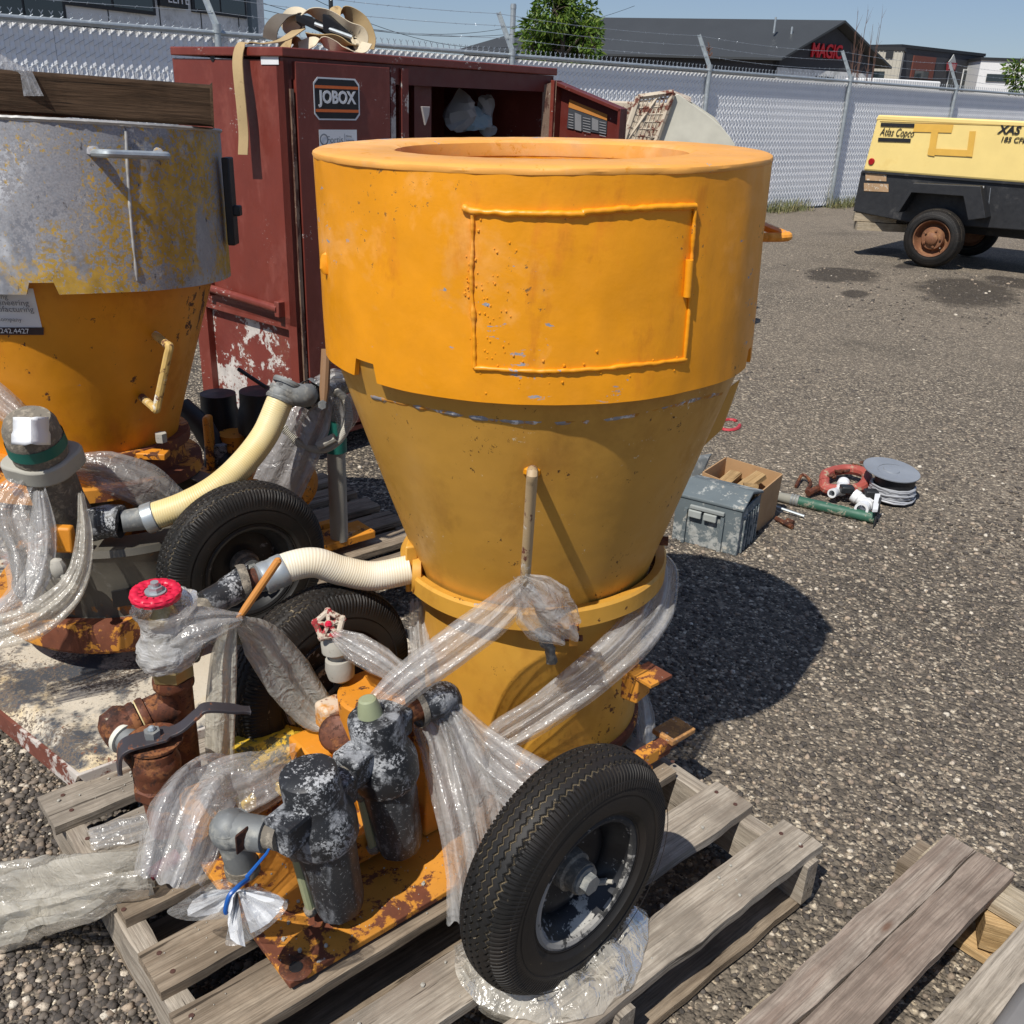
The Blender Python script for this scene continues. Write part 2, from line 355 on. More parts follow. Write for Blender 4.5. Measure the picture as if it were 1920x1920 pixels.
rimm = worn("black_rim_cement", (.02, .021, .024), [((.5, .48, .43), 15, .555, .03, 43, 1, 5), ((.4, .4, .4), 110, .58, .04, 8, 1, 9)], .42, .3, var=.3)
def filmmat(name, op=.45, tint=(.8, .79, .77), sc=1.0):
    m = M(name, .26, 0, .5)
    v = m.vec((60*sc, 7, 1), uv=True); g = m.noise(1, 3, .5, vec=v, dist=.5)
    v2 = m.vec((300*sc, 14, 1), uv=True); g2 = m.noise(1, 3, .5, vec=v2, off=4)
    v3 = m.vec((26, 26, 26)); w = m.noise(1, 3, .5, vec=v3, dist=2.2, off=6)
    cr = m.voro(26, vec=None, feat='DISTANCE_TO_EDGE'); crk = m.rng(cr, 0, .06, 1, 0)
    m.bump(g, .7, .007); m.bump(g2, .2, .0015); m.bump(w, .6, .011); m.bump(crk, .18, .003)
    tr = m.n("ShaderNodeBsdfTransparent"); tl = m.n("ShaderNodeBsdfTranslucent"); tl.inputs[0].default_value = rgb(tint)
    mx1 = m.n("ShaderNodeMixShader"); mx1.inputs[0].default_value = .42; m.l(m.b.outputs[0], mx1.inputs[1]); m.l(tl.outputs[0], mx1.inputs[2])
    m.l(m.h, tl.inputs["Normal"])
    mx = m.n("ShaderNodeMixShader")
    a = m.math('ADD', m.rng(g, .38, .66, op*.55, op*1.3), m.rng(g2, .5, .7, 0, op*.28))
    a = m.math('ADD', a, m.math('MULTIPLY', crk, .05))
    m.l(m.math('MINIMUM', a, .95), mx.inputs[0]); m.l(tr.outputs[0], mx.inputs[1]); m.l(mx1.outputs[0], mx.inputs[2])
    gl = m.n("ShaderNodeBsdfGlossy"); gl.inputs["Roughness"].default_value = .2; gl.inputs[0].default_value = (1, 1, 1, 1); m.l(m.h, gl.inputs["Normal"])
    ms = m.n("ShaderNodeMixShader"); fr = m.n("ShaderNodeFresnel"); fr.inputs[0].default_value = 1.5; m.l(m.h, fr.inputs["Normal"])
    m.l(m.math('ADD', m.math('MULTIPLY', fr.outputs[0], .5), .015), ms.inputs[0]); m.l(mx.outputs[0], ms.inputs[1]); m.l(gl.outputs[0], ms.inputs[2])
    out = [x for x in m.t.nodes if x.type == 'OUTPUT_MATERIAL'][0]; m.l(ms.outputs[0], out.inputs[0])
    return m.done(tint)
film = filmmat("clear_plastic_film"); filmy = filmmat("yellowed_plastic_film", .52, (.84, .79, .68)); filmt = filmmat("thin_plastic_film", .3)

# ================================================================== GROUND
def groundmat():
    m = M("compacted_gravel", .93, 0, .2)
    geo = m.n("ShaderNodeSeparateXYZ"); m.l(m.co.outputs["Object"], geo.inputs[0])
    pal = [(0, (0.046, 0.041, 0.035)), (.35, (0.095, 0.082, 0.068)), (.62, (0.168, 0.142, 0.112)), (.78, (0.290, 0.237, 0.180)), (.9, (0.487, 0.399, 0.292)), (1, (0.812, 0.707, 0.540))]
    def cells(sc, pl):
        v = m.voro(sc, out="Color"); q = m.n("ShaderNodeSeparateColor"); m.l(v, q.inputs[0]); return m.ramp(q.outputs[0], pl), q.outputs[1]
    c1, k1 = cells(72, pal); c2, k2 = cells(150, pal); big = m.noise(11, 4, .6, off=2); col = m.mix(m.rng(big, .45, .55), c2, c1)
    d = m.voro(72); col = m.mix(m.rng(d, .1, .65, 0, .45), col, (0.049, 0.043, 0.037))
    sp = m.math('MULTIPLY', m.rng(k1, .72, .75), m.rng(d, .3, .38, 1, 0)); col = m.mix(m.math('MULTIPLY', sp, .85), col, m.ramp(k2, [(0, (0.348, 0.274, 0.189)), (.6, (0.534, 0.445, 0.313)), (1, (0.835, 0.752, 0.594))]))
    z = m.noise(.45, 5, .6, off=7); dust = m.math('MULTIPLY', m.rng(z, .36, .66, .05, .5), m.rng(geo.outputs[0], -.5, .3)); col = m.mix(dust, col, (0.267, 0.222, 0.170))
    far = m.rng(geo.outputs[1], 5, 14, 0, .25); col = m.mix(far, col, (0.267, 0.222, 0.173))
    dk = m.noise(1.1, 4, .6, off=9); col = m.mix(m.rng(dk, .54, .72, 0, .45), col, (0.052, 0.046, 0.038))
    wob = m.noise(2.2, 4, .6, off=1)
    st = None
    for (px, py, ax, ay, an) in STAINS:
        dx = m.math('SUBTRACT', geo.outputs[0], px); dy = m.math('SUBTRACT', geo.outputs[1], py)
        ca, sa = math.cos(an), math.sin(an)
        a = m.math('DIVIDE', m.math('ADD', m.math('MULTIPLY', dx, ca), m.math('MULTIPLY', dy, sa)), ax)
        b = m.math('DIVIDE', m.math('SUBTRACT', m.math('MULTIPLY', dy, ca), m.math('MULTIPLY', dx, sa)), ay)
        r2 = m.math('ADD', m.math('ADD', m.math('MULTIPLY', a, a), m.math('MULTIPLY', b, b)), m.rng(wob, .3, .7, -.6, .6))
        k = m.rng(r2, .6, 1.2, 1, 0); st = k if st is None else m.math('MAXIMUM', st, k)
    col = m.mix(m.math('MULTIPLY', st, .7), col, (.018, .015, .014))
    m.bump(m.math('SUBTRACT', 1.0, d), .9, .010); m.bump(m.math('SUBTRACT', 1.0, m.voro(150)), .7, .005); m.bump(m.noise(9, 4), .6, .02)
    return m.done(col)
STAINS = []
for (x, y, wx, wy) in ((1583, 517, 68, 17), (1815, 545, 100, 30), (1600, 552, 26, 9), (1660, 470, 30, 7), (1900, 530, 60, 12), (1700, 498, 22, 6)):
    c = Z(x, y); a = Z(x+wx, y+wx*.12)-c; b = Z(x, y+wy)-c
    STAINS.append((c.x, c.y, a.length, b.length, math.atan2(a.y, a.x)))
g = MB(); n = 60; Rg = 400
def gz(x, y): return 0.012*nz((x*.5, y*.5, 3))*min(1, max(0, (math.hypot(x-.3, y-1.6)-1.8)))
xs = sorted([Rg*math.copysign(abs(i/n)**3, i) for i in range(-n, n+1)])
g.grid([[Vector((x, y+2, gz(x, y+2))) for y in xs] for x in xs])
g.f = [q[::-1] for q in g.f] if False else g.f
ground = g.build("ground", groundmat(), loc=(0, 0, 0), smooth=60); ground['kind'] = 'structure'

# loose stones, one mass
def stones():
    ico_v = []; ph = (1+5**.5)/2
    for a, b in ((-1, ph), (1, ph), (-1, -ph), (1, -ph)): ico_v.append((a, b, 0))
    for a, b in ((-1, ph), (1, ph), (-1, -ph), (1, -ph)): ico_v.append((0, a, b))
    for a, b in ((-1, ph), (1, ph), (-1, -ph), (1, -ph)): ico_v.append((b, 0, a))
    ico_v = np.array(ico_v)/1.9
    ico_f = np.array([(0, 11, 5), (0, 5, 1), (0, 1, 7), (0, 7, 10), (0, 10, 11), (1, 5, 9), (5, 11, 4), (11, 10, 2), (10, 7, 6), (7, 1, 8), (3, 9, 4), (3, 4, 2), (3, 2, 6), (3, 6, 8), (3, 8, 9), (4, 9, 5), (2, 4, 11), (6, 2, 10), (8, 6, 7), (9, 8, 1)])
    X = []; Yy = []
    def zone(n, x0, x1, y0, y1):
        X.append(rng.uniform(x0, x1, n)); Yy.append(rng.uniform(y0, y1, n))
    zone(24000, -1.5, -.25, .6, 1.75); zone(22000, -1.5, 1.6, .55, 1.9); zone(13000, .3, 2.6, 1.9, 3.3); zone(9000, .3, 4.0, 3.3, 5.5); zone(3000, -1.2, .6, 1.9, 4.2); zone(3500, 2.5, 7.5, 5.5, 9.5)
    X = np.concatenate(X); Yy = np.concatenate(Yy); n = len(X); dist = np.sqrt(X**2+Yy**2)
    s = (.0018+.0068*rng.random(n)**3.6)*(1+.12*np.maximum(0, dist-2))
    left = (X < -.4); s = np.where(left, s*1.05+.0011, s)
    base = ico_v[None]*(1+.6*(rng.random((n, 12, 1))-.5))*s[:, None, None]
    base[:, :, 2] *= rng.uniform(.5, .85, (n, 1)); base[:, :, 0] *= rng.uniform(.8, 1.35, (n, 1))
    a = rng.uniform(0, 6.283, n); c, q = np.cos(a)[:, None], np.sin(a)[:, None]
    bx, by = base[:, :, 0]*c-base[:, :, 1]*q, base[:, :, 0]*q+base[:, :, 1]*c
    P = np.stack([bx+X[:, None], by+Yy[:, None], base[:, :, 2]+(s*.12)[:, None]], -1).reshape(-1, 3)
    Fc = (ico_f[None]+12*np.arange(n)[:, None, None]).reshape(-1, 3)
    me = bpy.data.meshes.new("loose_gravel"); me.vertices.add(len(P)); me.vertices.foreach_set("co", P.ravel().astype(np.float32))
    me.loops.add(Fc.size); me.loops.foreach_set("vertex_index", Fc.ravel().astype(np.int32))
    me.polygons.add(len(Fc)); me.polygons.foreach_set("loop_start", np.arange(0, Fc.size, 3, dtype=np.int32)); me.polygons.foreach_set("loop_total", np.full(len(Fc), 3, dtype=np.int32))
    me.update()
    at = me.attributes.new("stone", 'FLOAT', 'POINT'); at.data.foreach_set("value", np.repeat(rng.random(n), 12).astype(np.float32))
    m = M("gravel_stones", .85, 0, .3); an = m.n("ShaderNodeAttribute"); an.attribute_name = "stone"
    col = m.ramp(an.outputs["Fac"], [(0, (.045, .041, .037)), (.48, (.095, .084, .075)), (.7, (.15, .13, .108)), (.83, (.27, .215, .165)), (.93, (.43, .34, .25)), (1, (.7, .64, .53))])
    col = m.mix(m.rng(m.noise(320, 3), .45, .8), col, (0.126, 0.099, 0.079)); m.bump(m.noise(500, 3), .3, .001)
    me.materials.append(m.done(col)); o = bpy.data.objects.new("loose_gravel", me); COL.objects.link(o); o['kind'] = 'stuff'; o['label'] = 'loose brown grey gravel stones over the yard'
stones()

# ================================================================== FENCE
P0 = Vector((-2.716, 9.10, 0)); FD = Vector((2.485, 2.206, 0)); SP = FD.length; FE = FD.normalized(); FN = Vector((FE.y, -FE.x, 0))
fence = thing("chain_link_fence", "galvanised chain link fence with white privacy slats and barbed wire arms", "fence", P0)
def fobj(name, me, off, mat=None):
    o = bpy.data.objects.new(name, me); COL.objects.link(o); o.parent = fence; o.location = off; return o
slatm = worn("white_slat", (.88, .89, .9), [], .35, var=.05, bst=.05)
wirem = worn("galvanised_wire", (.42, .46, .5), [], .4, .6, var=.1)
TOP = 1.80; PW = SP/45
frot = math.atan2(FE.y, FE.x)
def slat_mesh(ph):
    b = MB(); rows = []
    for i in range(61):
        z = .03+i*(TOP-.06)/60; w = .0085*math.sin(z/.09*2*math.pi+ph) if z < TOP-.03 else 0
        rows.append([Vector((x, -(w if abs(x) < .01 else w*.35)+.0, z)) for x in (-.0165, -.006, .006, .0165)])
    b.grid(rows); me = b.build("slat", slatm, local=True, loc=(0, 0, 0), smooth=60)
    m2 = me.data; bpy.data.objects.remove(me); return m2
sm = [slat_mesh(0), slat_mesh(math.pi)]
cnt = 0; rest = MB(); NP = 10; first = -1
for k in range(first*90+22, (first+NP)*90):
    off = FE*(k*SP/90+SP/180)
    if cnt < 298:
        o = fobj("slat", sm[k % 2], off); o.rotation_euler.z = frot-.34+random.uniform(-.05, .05); cnt += 1
    else:
        vs = [Vector(v.co) for v in sm[k % 2].vertices]; Mz = Matrix.Rotation(frot-.34, 3, 'Z')
        rest.add([P0+off+Mz@v for v in vs], [tuple(p.vertices) for p in sm[k % 2].polygons])
r_ = rest.build("slat_rows", slatm, fence, smooth=60); r_['kind'] = 'stuff'
# wire fabric of one bay
b = MB(); Mz = Matrix.Rotation(frot, 3, 'Z')
def wseg(b, a, c, r=.0014, n=4): b.tube([a, c], r, n, caps=False)
nr = int(TOP/.045)
for i in range(45):
    x0 = i*PW
    for j in range(nr):
        z = .02+j*.045
        if j % 2 == 0: wseg(b, Mz@Vector((x0-.004, -.008, z)), Mz@Vector((x0+PW+.004, -.008, z+.045)))
        else: wseg(b, Mz@Vector((x0+PW+.004, .006, z)), Mz@Vector((x0-.004, .006, z+.045)))
    for sx in (-1, 1):
        b.tube([Mz@Vector((x0, -.004, TOP-.01)), Mz@Vector((x0, -.004, TOP+.045)), Mz@Vector((x0+sx*.016, -.004, TOP+.07))], .003, 4, caps=False)
    wseg(b, Mz@Vector((x0-.012, -.004, TOP+.02)), Mz@Vector((x0+.012, -.004, TOP+.035)), .0035)
tmp = b.build("chain_link_fabric", wirem, local=True, loc=(0, 0, 0), smooth=60); fab = tmp.data; bpy.data.objects.remove(tmp)
b = MB(); b.tube([Vector((0, 0, 0)), FD*1.0], .0215, 12); tmp = b.build("top_rail", galv, local=True, loc=(0, 0, 0)); railme = tmp.data; bpy.data.objects.remove(tmp)
b = MB(); b.tube([Vector((0, 0, 0)), Vector((0, 0, 1.83))], .03, 14); b.tube([Vector((0, 0, 1.8)), Vector((0, 0, 1.87))], .036, 14)
tmp = b.build("post", galv, local=True, loc=(0, 0, 0)); postme = tmp.data; bpy.data.objects.remove(tmp)
AR = -FN*.19+ZZ*.37-FE*.06
b = MB(); sd = AR.cross(FE).normalized()
b.prism([sd*.018-FE*.022, sd*.018+FE*.022, AR+sd*.01+FE*.016, AR+sd*.01-FE*.016], -sd*.006)
b.prism([FE*.022+sd*.018, FE*.026+sd*.018, AR+FE*.02+sd*.01, AR+FE*.016+sd*.01], -sd*.034)
tmp = b.build("barb_arm", galv, local=True, loc=(0, 0, 0)); armme = tmp.data; bpy.data.objects.remove(tmp)
for k in range(first, first+NP):
    o = fobj("chain_link_fabric", fab, FD*k); o['kind'] = 'stuff'
    fobj("top_rail", railme, FD*k+ZZ*TOP+FN*.032)
    fobj("post", postme, FD*k+FN*.045); fobj("barb_arm", armme, FD*k+FN*.045+ZZ*1.84)
for q in (.34, .66, .97):
    b = MB(); pts = []
    for k in range(first, first+NP):
        for s in range(6):
            t = s/6; pts.append(P0+FD*(k+t)+FN*.045+ZZ*(1.84-.06*4*t*(1-t)*(.6+.4*nz((k, q, 1))))+AR*q)
    b.tube(pts, .0021, 4, caps=False)
    L = SP*NP; m_ = int(L/.13)
    for i in range(m_):
        t = i/m_*(len(pts)-1); j = int(t); p = pts[j]+(pts[min(j+1, len(pts)-1)]-pts[j])*(t-j)
        d = Vector((random.uniform(-1, 1), random.uniform(-1, 1), random.uniform(-1, 1))).normalized()*.014
        wseg(b, p-d, p+d, .0016, 3)
    b.build("barbed_wire", wirem, fence, smooth=60)
# weeds along the fence foot
b = MB()
for (k0, k1, dens) in ((2.45, 3.4, 1500), (-.5, 2.4, 500), (3.4, 6, 500)):
    for i in range(dens):
        k = random.uniform(k0, k1); c = P0+FD*k+FN*random.gauss(.1, .1)
        if nz((k*2.3, 0, 0)) < -.12: continue
        hgt = random.uniform(.06, .34)*(1.25 if nz((k*3, 4, 0)) > .1 else .65); a = random.uniform(0, 6.28); ln = random.uniform(.02, .12)
        d = Vector((math.cos(a), math.sin(a), 0)); w = Vector((-d.y, d.x, 0))*.004
        b.add([c-w, c+w, c+d*ln*.4+ZZ*hgt*.6+w*.8, c+d*ln*.4+ZZ*hgt*.6-w*.8, c+d*ln+ZZ*hgt], [(0, 1, 2, 3), (3, 2, 4)])
wm = worn("dry_green_weeds", (.13, .14, .055), [((.34, .29, .14), 8, .5, .1, 3, 1, 0)], .8)
o = b.build("fence_weeds", wm, smooth=0); o['kind'] = 'stuff'; o['label'] = 'dry green weeds growing along the fence foot'

# ================================================================== BUILDINGS BEHIND
roofm = worn("charcoal_metal_roof", (.055, .06, .064), [], .5, .3, var=.1, vscale=.4, bst=.05); wallg = worn("charcoal_wall", (.045, .046, .052), [], .7, var=.1, bst=.05)
glassm = M("dark_glass", .08, 0, .8).done((.02, .03, .035)); stuc = worn("pale_concrete_panel", (.72, .73, .72), [((.38, .39, .38), 1.5, .5, .2, 3, 1, 0)], .85, var=.08, vscale=1)
beige = flat("beige_siding", (.5, .47, .4), .8); whit = flat("white_siding", (.78, .78, .77), .7); brickr = flat("red_brown_cladding", (.16, .05, .035), .8); trim = flat("dark_trim", (.02, .022, .025), .6)
redl = M("red_sign_letters", .35).done((.72, .008, .02))
def quadpl(p, q, h0, h1, t=.06, nrm=None):  # slab between two ground points
    d = (q-p); nn = nrm or Vector((d.y, -d.x, 0)).normalized()
    return [Vector((p.x, p.y, h0)), Vector((q.x, q.y, h0)), Vector((q.x, q.y, h1)), Vector((p.x, p.y, h1))], nn*-t
# gabled shop with red letters
EZ = 5.0
GL = Z(1458, 104, EZ); GR = Z(1640, 119, EZ); BL = Z(870, 90, EZ)
bld = thing("gabled_shop", "charcoal gabled shop with red sign letters under its gable, behind the fence", "building", (GL.x, GL.y, 0))
ln = (BL-GL); gd = (GR-GL); ln = Vector((ln.x, ln.y, 0)); gd = Vector((gd.x, gd.y, 0)); pk = Z(1562, 42, 7.7); pm = (GL+GR)/2
RZ = 7.7; peak = Vector((pm.x, pm.y, RZ))
d_ = ray(1562, 42); tt = 1.0
# ridge height from the sight line in the gable plane
gn = Vector((gd.y, -gd.x, 0)).normalized(); peak = PL(1562, 42, GL, gn)
RZ = peak.z; pf = Vector((peak.x, peak.y, 0)); gl = Vector((GL.x, GL.y, 0)); gr = Vector((GR.x, GR.y, 0))
b = MB(); b.prism([gl, gr, gr+ZZ*(EZ-.1), pf+ZZ*(RZ-.12), gl+ZZ*(EZ-.1)], ln.normalized()*.3); b.build("gable_wall", wallg, bld, smooth=0)
b = MB(); b.prism([gl, gl+ln, gl+ln+ZZ*EZ, gl+ZZ*EZ], gd.normalized()*.3); b.build("side_wall", wallg, bld, smooth=0)
oh = -ln.normalized()*.9; b = MB(); s1 = (gl-pf).normalized(); e1 = gl+s1*.8+ZZ*(EZ-.35)
b.prism([pf+oh+ZZ*RZ, e1+oh, e1+ln, pf+ln*.83+ZZ*RZ], ZZ*.16); b.build("roof", roofm, bld, smooth=0)
e2 = gr-s1*.8+ZZ*(EZ-.35); b = MB(); b.prism([pf+oh+ZZ*RZ, pf+ln*.83+ZZ*RZ, e2+ln, e2+oh], ZZ*.16); b.build("roof", roofm, bld, smooth=0)
b = MB(); b.prism([e1+ln, e2+ln, pf+ln*.83+ZZ*RZ], ZZ*.16); b.build("roof_hip", roofm, bld, smooth=0)
gu = gd.normalized(); g0 = gl
def gp(x, y): return PL(x, y, GL, gn)
nrmc = gn if gn.y < 0 else -gn
lo_ = gp(1518, 107)+nrmc*.12; text("sign_letters", "MAGIC", redl, bld, lo_, gu, ZZ, w=(gp(1574, 108)-gp(1518, 107)).length, h=(gp(1518, 80)-gp(1518, 107)).length, ext=.12, off=.02)
b = MB(); q0, q1 = gp(1462, 113), gp(1636, 128)
b.prism([gl+gu*.1+ZZ*3.1, gr-gu*.1+ZZ*3.1, gr-gu*.1+ZZ*4.2, gl+gu*.1+ZZ*4.2], nrmc*.12); b.build("entrance_band", stuc, bld, smooth=0)
sg = gp(1530, 121); b = MB(); x_ = 0.0
for w_ in (.16, .1, .14, .3, .12, .16, .3, .14, .12, .15):   # letters too far off to read: short dark strokes
    b.box(Vector((sg.x, sg.y, 3.62))+gu*(x_+w_/2)+nrmc*.14, gu*w_*.36, nrmc*.01, ZZ*.17); x_ += w_+.05
b.build("illegible_lettering", blackt, bld, smooth=0)
for i in range(5):
    a = gl+gu*(.6+i*1.15)+nrmc*.02; f_ = MB(); f_.box(a+gu*.5+ZZ*2.05, gu*.54, nrmc*.04, ZZ*1.0); fo = f_.build("window", stuc, bld, smooth=0)
    p_ = MB(); p_.box(a+gu*.5+ZZ*2.05+nrmc*.045, gu*.46, nrmc*.01, ZZ*.92); p_.build("pane", glassm, fo, smooth=0)
b = MB(); b.box(gl+gu*6.9+ZZ*1.5+nrmc*.06, gu*.9, nrmc*.05, ZZ*1.5); b.build("cladding_panel", brickr, bld, smooth=0)
for (x, y0, y1) in ((961, 7, 90), (1003, 7, 90)):
    a = Y(x, 60, GL.y+3); h1 = Y(x, y0, GL.y+3).z; b = MB(); b.tube([(a.x, a.y, 5.2), (a.x, a.y, h1)], .21, 12); b.tube([(a.x, a.y, h1-.35), (a.x, a.y, h1-.1)], .235, 12); b.build("roof_flue", galv, bld)
for (x, y0, y1) in ((1484, 50, 62), (1453, 32, 46)):
    a = Y(x, y1, GL.y+2.3); h1 = Y(x, y0, GL.y+2.3).z; b = MB(); b.tube([(a.x, a.y, a.z-.6), (a.x, a.y, h1)], .08, 8); b.build("roof_vent", galv, bld)
# beige and dark boxes
def block(name, label, xl, yl, xr, yr, hz, mat, dep=9, cat="building"):
    a = Z(xl, yl, hz); c = Z(xr, yr, hz); bb = thing(name, label, cat, (a.x, a.y, 0)); pl, e = quadpl(a, c, 0, hz, .3)
    n_ = Vector(((c-a).y, -(c-a).x, 0)).normalized(); n_ = n_ if n_.y < 0 else -n_
    b = MB(); b.prism(pl, -n_*dep); b.build("wall", mat, bb, smooth=0)
    cp = MB(); dd = (c-a); dd.z = 0; dd.normalize()
    cp.prism([Vector((a.x, a.y, hz))-dd*.1+n_*.1, Vector((c.x, c.y, hz))+dd*.1+n_*.1, Vector((c.x, c.y, hz))+dd*.1-n_*(dep+.1), Vector((a.x, a.y, hz))-dd*.1-n_*(dep+.1)], ZZ*.25); cp.build("parapet_cap", trim, bb, smooth=0)
    return bb, a, c, n_, dd
bb, a, c, n_, dd = block("beige_warehouse", "beige metal warehouse with dark parapet between the gabled shop and the dark shop", 1600, 93, 1694, 95, 6.2, beige)
for i in range(14):
    b = MB(); b.box(Vector((a.x, a.y, 3.1))+dd*(c-a).length*(i+.5)/14+n_*.03, dd*.03, n_*.03, ZZ*3.08); b.build("siding_rib", beige, bb, smooth=0)
q = PL(1668, 102, a, n_); b = MB(); b.box(q+n_*.05, dd*.3, n_*.05, ZZ*.28); b.build("wall_vent", trim, bb, smooth=0)
q = PL(1632, 143, a, n_); b = MB(); b.box(q+n_*.05, dd*1.1, n_*.05, ZZ*.4); b.build("window", glassm, bb, smooth=0)
bb, a, c, n_, dd = block("dark_shop", "charcoal flat roofed shop with brown cladding panel and a red and white peak sign", 1690, 89, 1845, 106, 6.6, wallg, 8)
q0, q1 = PL(1705, 146, a, n_), PL(1754, 108, a, n_); b = MB(); b.box((q0+q1)/2+n_*.06, dd*((q1-q0).dot(dd)/2), n_*.06, ZZ*abs(q1.z-q0.z)/2); b.build("cladding_panel", brickr, bb, smooth=0)
q = PL(1725, 140, a, n_); b = MB(); b.box(q+n_*.14, dd*1.1, n_*.02, ZZ*.3); b.build("window", glassm, bb, smooth=0)
for x in (1782, 1808, 1826):
    q = PL(x, 143, a, n_); b = MB(); b.box(q+n_*.05-ZZ*.6, dd*.42, n_*.04, ZZ*1.2); f_ = b.build("window", stuc, bb, smooth=0); b = MB(); b.box(q+n_*.1-ZZ*.6, dd*.34, n_*.015, ZZ*1.1); b.build("pane", glassm, f_, smooth=0)
q = PL(1780, 125, a, n_)+n_*.15; r0 = 15*q.y/F
b = MB(); b.prism([q-dd*r0*.8-ZZ*r0*.45, q+dd*r0*.8-ZZ*r0*.45, q+dd*r0*1.0+ZZ*r0*.4, q-dd*r0*1.0+ZZ*r0*.4], n_*.1); sgn = b.build("sign_board", flat("dark_red_sign", (.3, .03, .04)), bb, smooth=0)
b = MB(); b.prism([q-dd*r0*.75+ZZ*r0*.42, q+dd*r0*.75+ZZ*r0*.42, q+dd*r0*.4+ZZ*r0*.85, q+ZZ*r0*1.25, q-dd*r0*.35+ZZ*r0*.8], n_*.08); b.build("mountain_emblem", flat('pale_grey_emblem', (.4, .41, .4)), sgn, smooth=0)
b = MB()
for k_ in range(5): b.box(q+dd*r0*(-.56+.28*k_)+n_*.13, dd*r0*.09, n_*.01, ZZ*r0*(.2 if k_ % 2 else .26))
b.build("illegible_lettering", flat("faded_pink_letters", (.5, .25, .24)), sgn, smooth=0)
bb, a, c, n_, dd = block("white_warehouse", "long white warehouse with one dark window at the right edge", 1840, 113, 2100, 122, 6.0, whit, 12)
q = PL(1870, 146, a, n_); b = MB(); b.box(q+n_*.05, dd*.95, n_*.05, ZZ*.3); b.build("window", glassm, bb, smooth=0)
# white trailer roof behind the fence
a = Z(1640, 146, 2.9); c = Z(1765, 153, 2.9); bb = thing("parked_white_trailer", "white box trailer parked beyond the fence, only its roof line showing", "trailer", (a.x, a.y, 0))
pl, e = quadpl(a, c, .6, 2.9); dd = (c-a).normalized(); n_ = Vector((dd.y, -dd.x, 0)); b = MB(); b.prism(pl, -n_*2.3); b.build("box_body", whit, bb, smooth=0, bevel=.06)
for t in (.22, .8):
    w_ = MB(); o_ = a+(c-a)*t; w_.lathe([(.02, -.1), (.48, -.1), (.5, 0), (.48, .1), (.02, .1)], Vector((o_.x, o_.y, .5)), n_, 16); w_.build("wheel", rub, bb)
# left grey building
A_ = Y(-40, 40, 24.0); B_ = Y(497, 60, 33.0); dd = Vector((B_.x-A_.x, B_.y-A_.y, 0)); Lw = dd.length; dd.normalize(); n_ = Vector((dd.y, -dd.x, 0))
a0 = Vector((A_.x, A_.y, 0)); bb = thing("concrete_office_building", "pale concrete panel building with dark windows behind the fence at far left", "building", a0)
b = MB(); b.prism([a0, a0+dd*Lw, a0+dd*Lw+ZZ*8, a0+ZZ*8], -n_*9); b.build("wall", stuc, bb, smooth=0)
def wp(x, y): return PL(x, y, a0, n_)
for (x0, y0, x1, y1) in ((-40, -60, 106, 24), (122, -80, 276, 4), (361, -70, 451, 18)):
    p, q = wp(x0, y1), wp(x1, y0); cc = (p+q)/2; w2 = abs((q-p).dot(dd))/2; h2 = abs(q.z-p.z)/2
    b = MB(); b.box(cc+n_*.03, dd*(w2+.06), n_*.03, ZZ*(h2+.06)); fo = b.build("window", trim, bb, smooth=0)
    for s in (-.5, .5):
        b = MB(); b.box(cc+n_*.065+dd*w2*s, dd*(w2*.47), n_*.005, ZZ*h2*.96); b.build("pane", glassm, fo, smooth=0)
p = wp(295, 10); q = wp(347, 10); b = MB(); b.box((p+q)/2+n_*.06+ZZ*.9, dd*((q-p).dot(dd)/2), n_*.05, ZZ*.95); sb = b.build("sign_board", blackt, bb, smooth=0)
text("sign_letters", "ELITE", white, sb, p+dd*.3+ZZ*.1+n_*.12, dd, ZZ, w=(q-p).dot(dd)*.75, ext=.02)
p = wp(470, 40); b = MB(); b.box(Vector((p.x, p.y, 4))+n_*.08, dd*.14, n_*.08, ZZ*4); b.build("downspout", flat("grey_blue_trim", (.16, .2, .22)), bb, smooth=0)
for zj in (2.6, 5.2):
    b = MB(); b.box(a0+dd*Lw/2+ZZ*zj+n_*.004, dd*Lw/2, n_*.006, ZZ*.015); b.build("panel_joint", trim, bb, smooth=0)
for t in (.2, .38, .56, .72, .88):
    b = MB(); b.box(a0+dd*Lw*t+ZZ*4+n_*.004, dd*.015, n_*.006, ZZ*4); b.build("panel_joint", trim, bb, smooth=0)
# lamp pole and overhead wires
a = Y(622, 60, 48); t_ = thing("utility_pole", "thin dark utility pole rising behind the strap coil", "pole", (a.x, a.y, 0))
b = MB(); b.tube([(a.x, a.y, 0), (a.x, a.y, 9.5)], [.12, .08], 8); b.build("shaft", trim, t_); b = MB(); b.box((a.x, a.y, 8.6), (1.0, .2, 0), (-.02, .08, 0), (0, 0, .06)); b.build("crossarm", trim, t_)
for i, (xa, ya, xb, yb) in enumerate(((500, 20, 980, 62), (500, 8, 900, 60), (640, 22, 960, 88))):
    p, q = Y(xa, ya, 46), Y(xb, yb, 60); b = MB(); pts = [p.lerp(q, t/14)-ZZ*.5*4*(t/14)*(1-t/14) for t in range(-6, 24)]; b.tube(pts, .012, 4, caps=False)
    tag(b.build("overhead_wire", trim, smooth=60), ("upper overhead wire sagging from the utility pole over the gabled shop", "middle overhead wire running right of the utility pole", "lowest overhead wire running right of the utility pole")[i], "wire", "overhead wires")
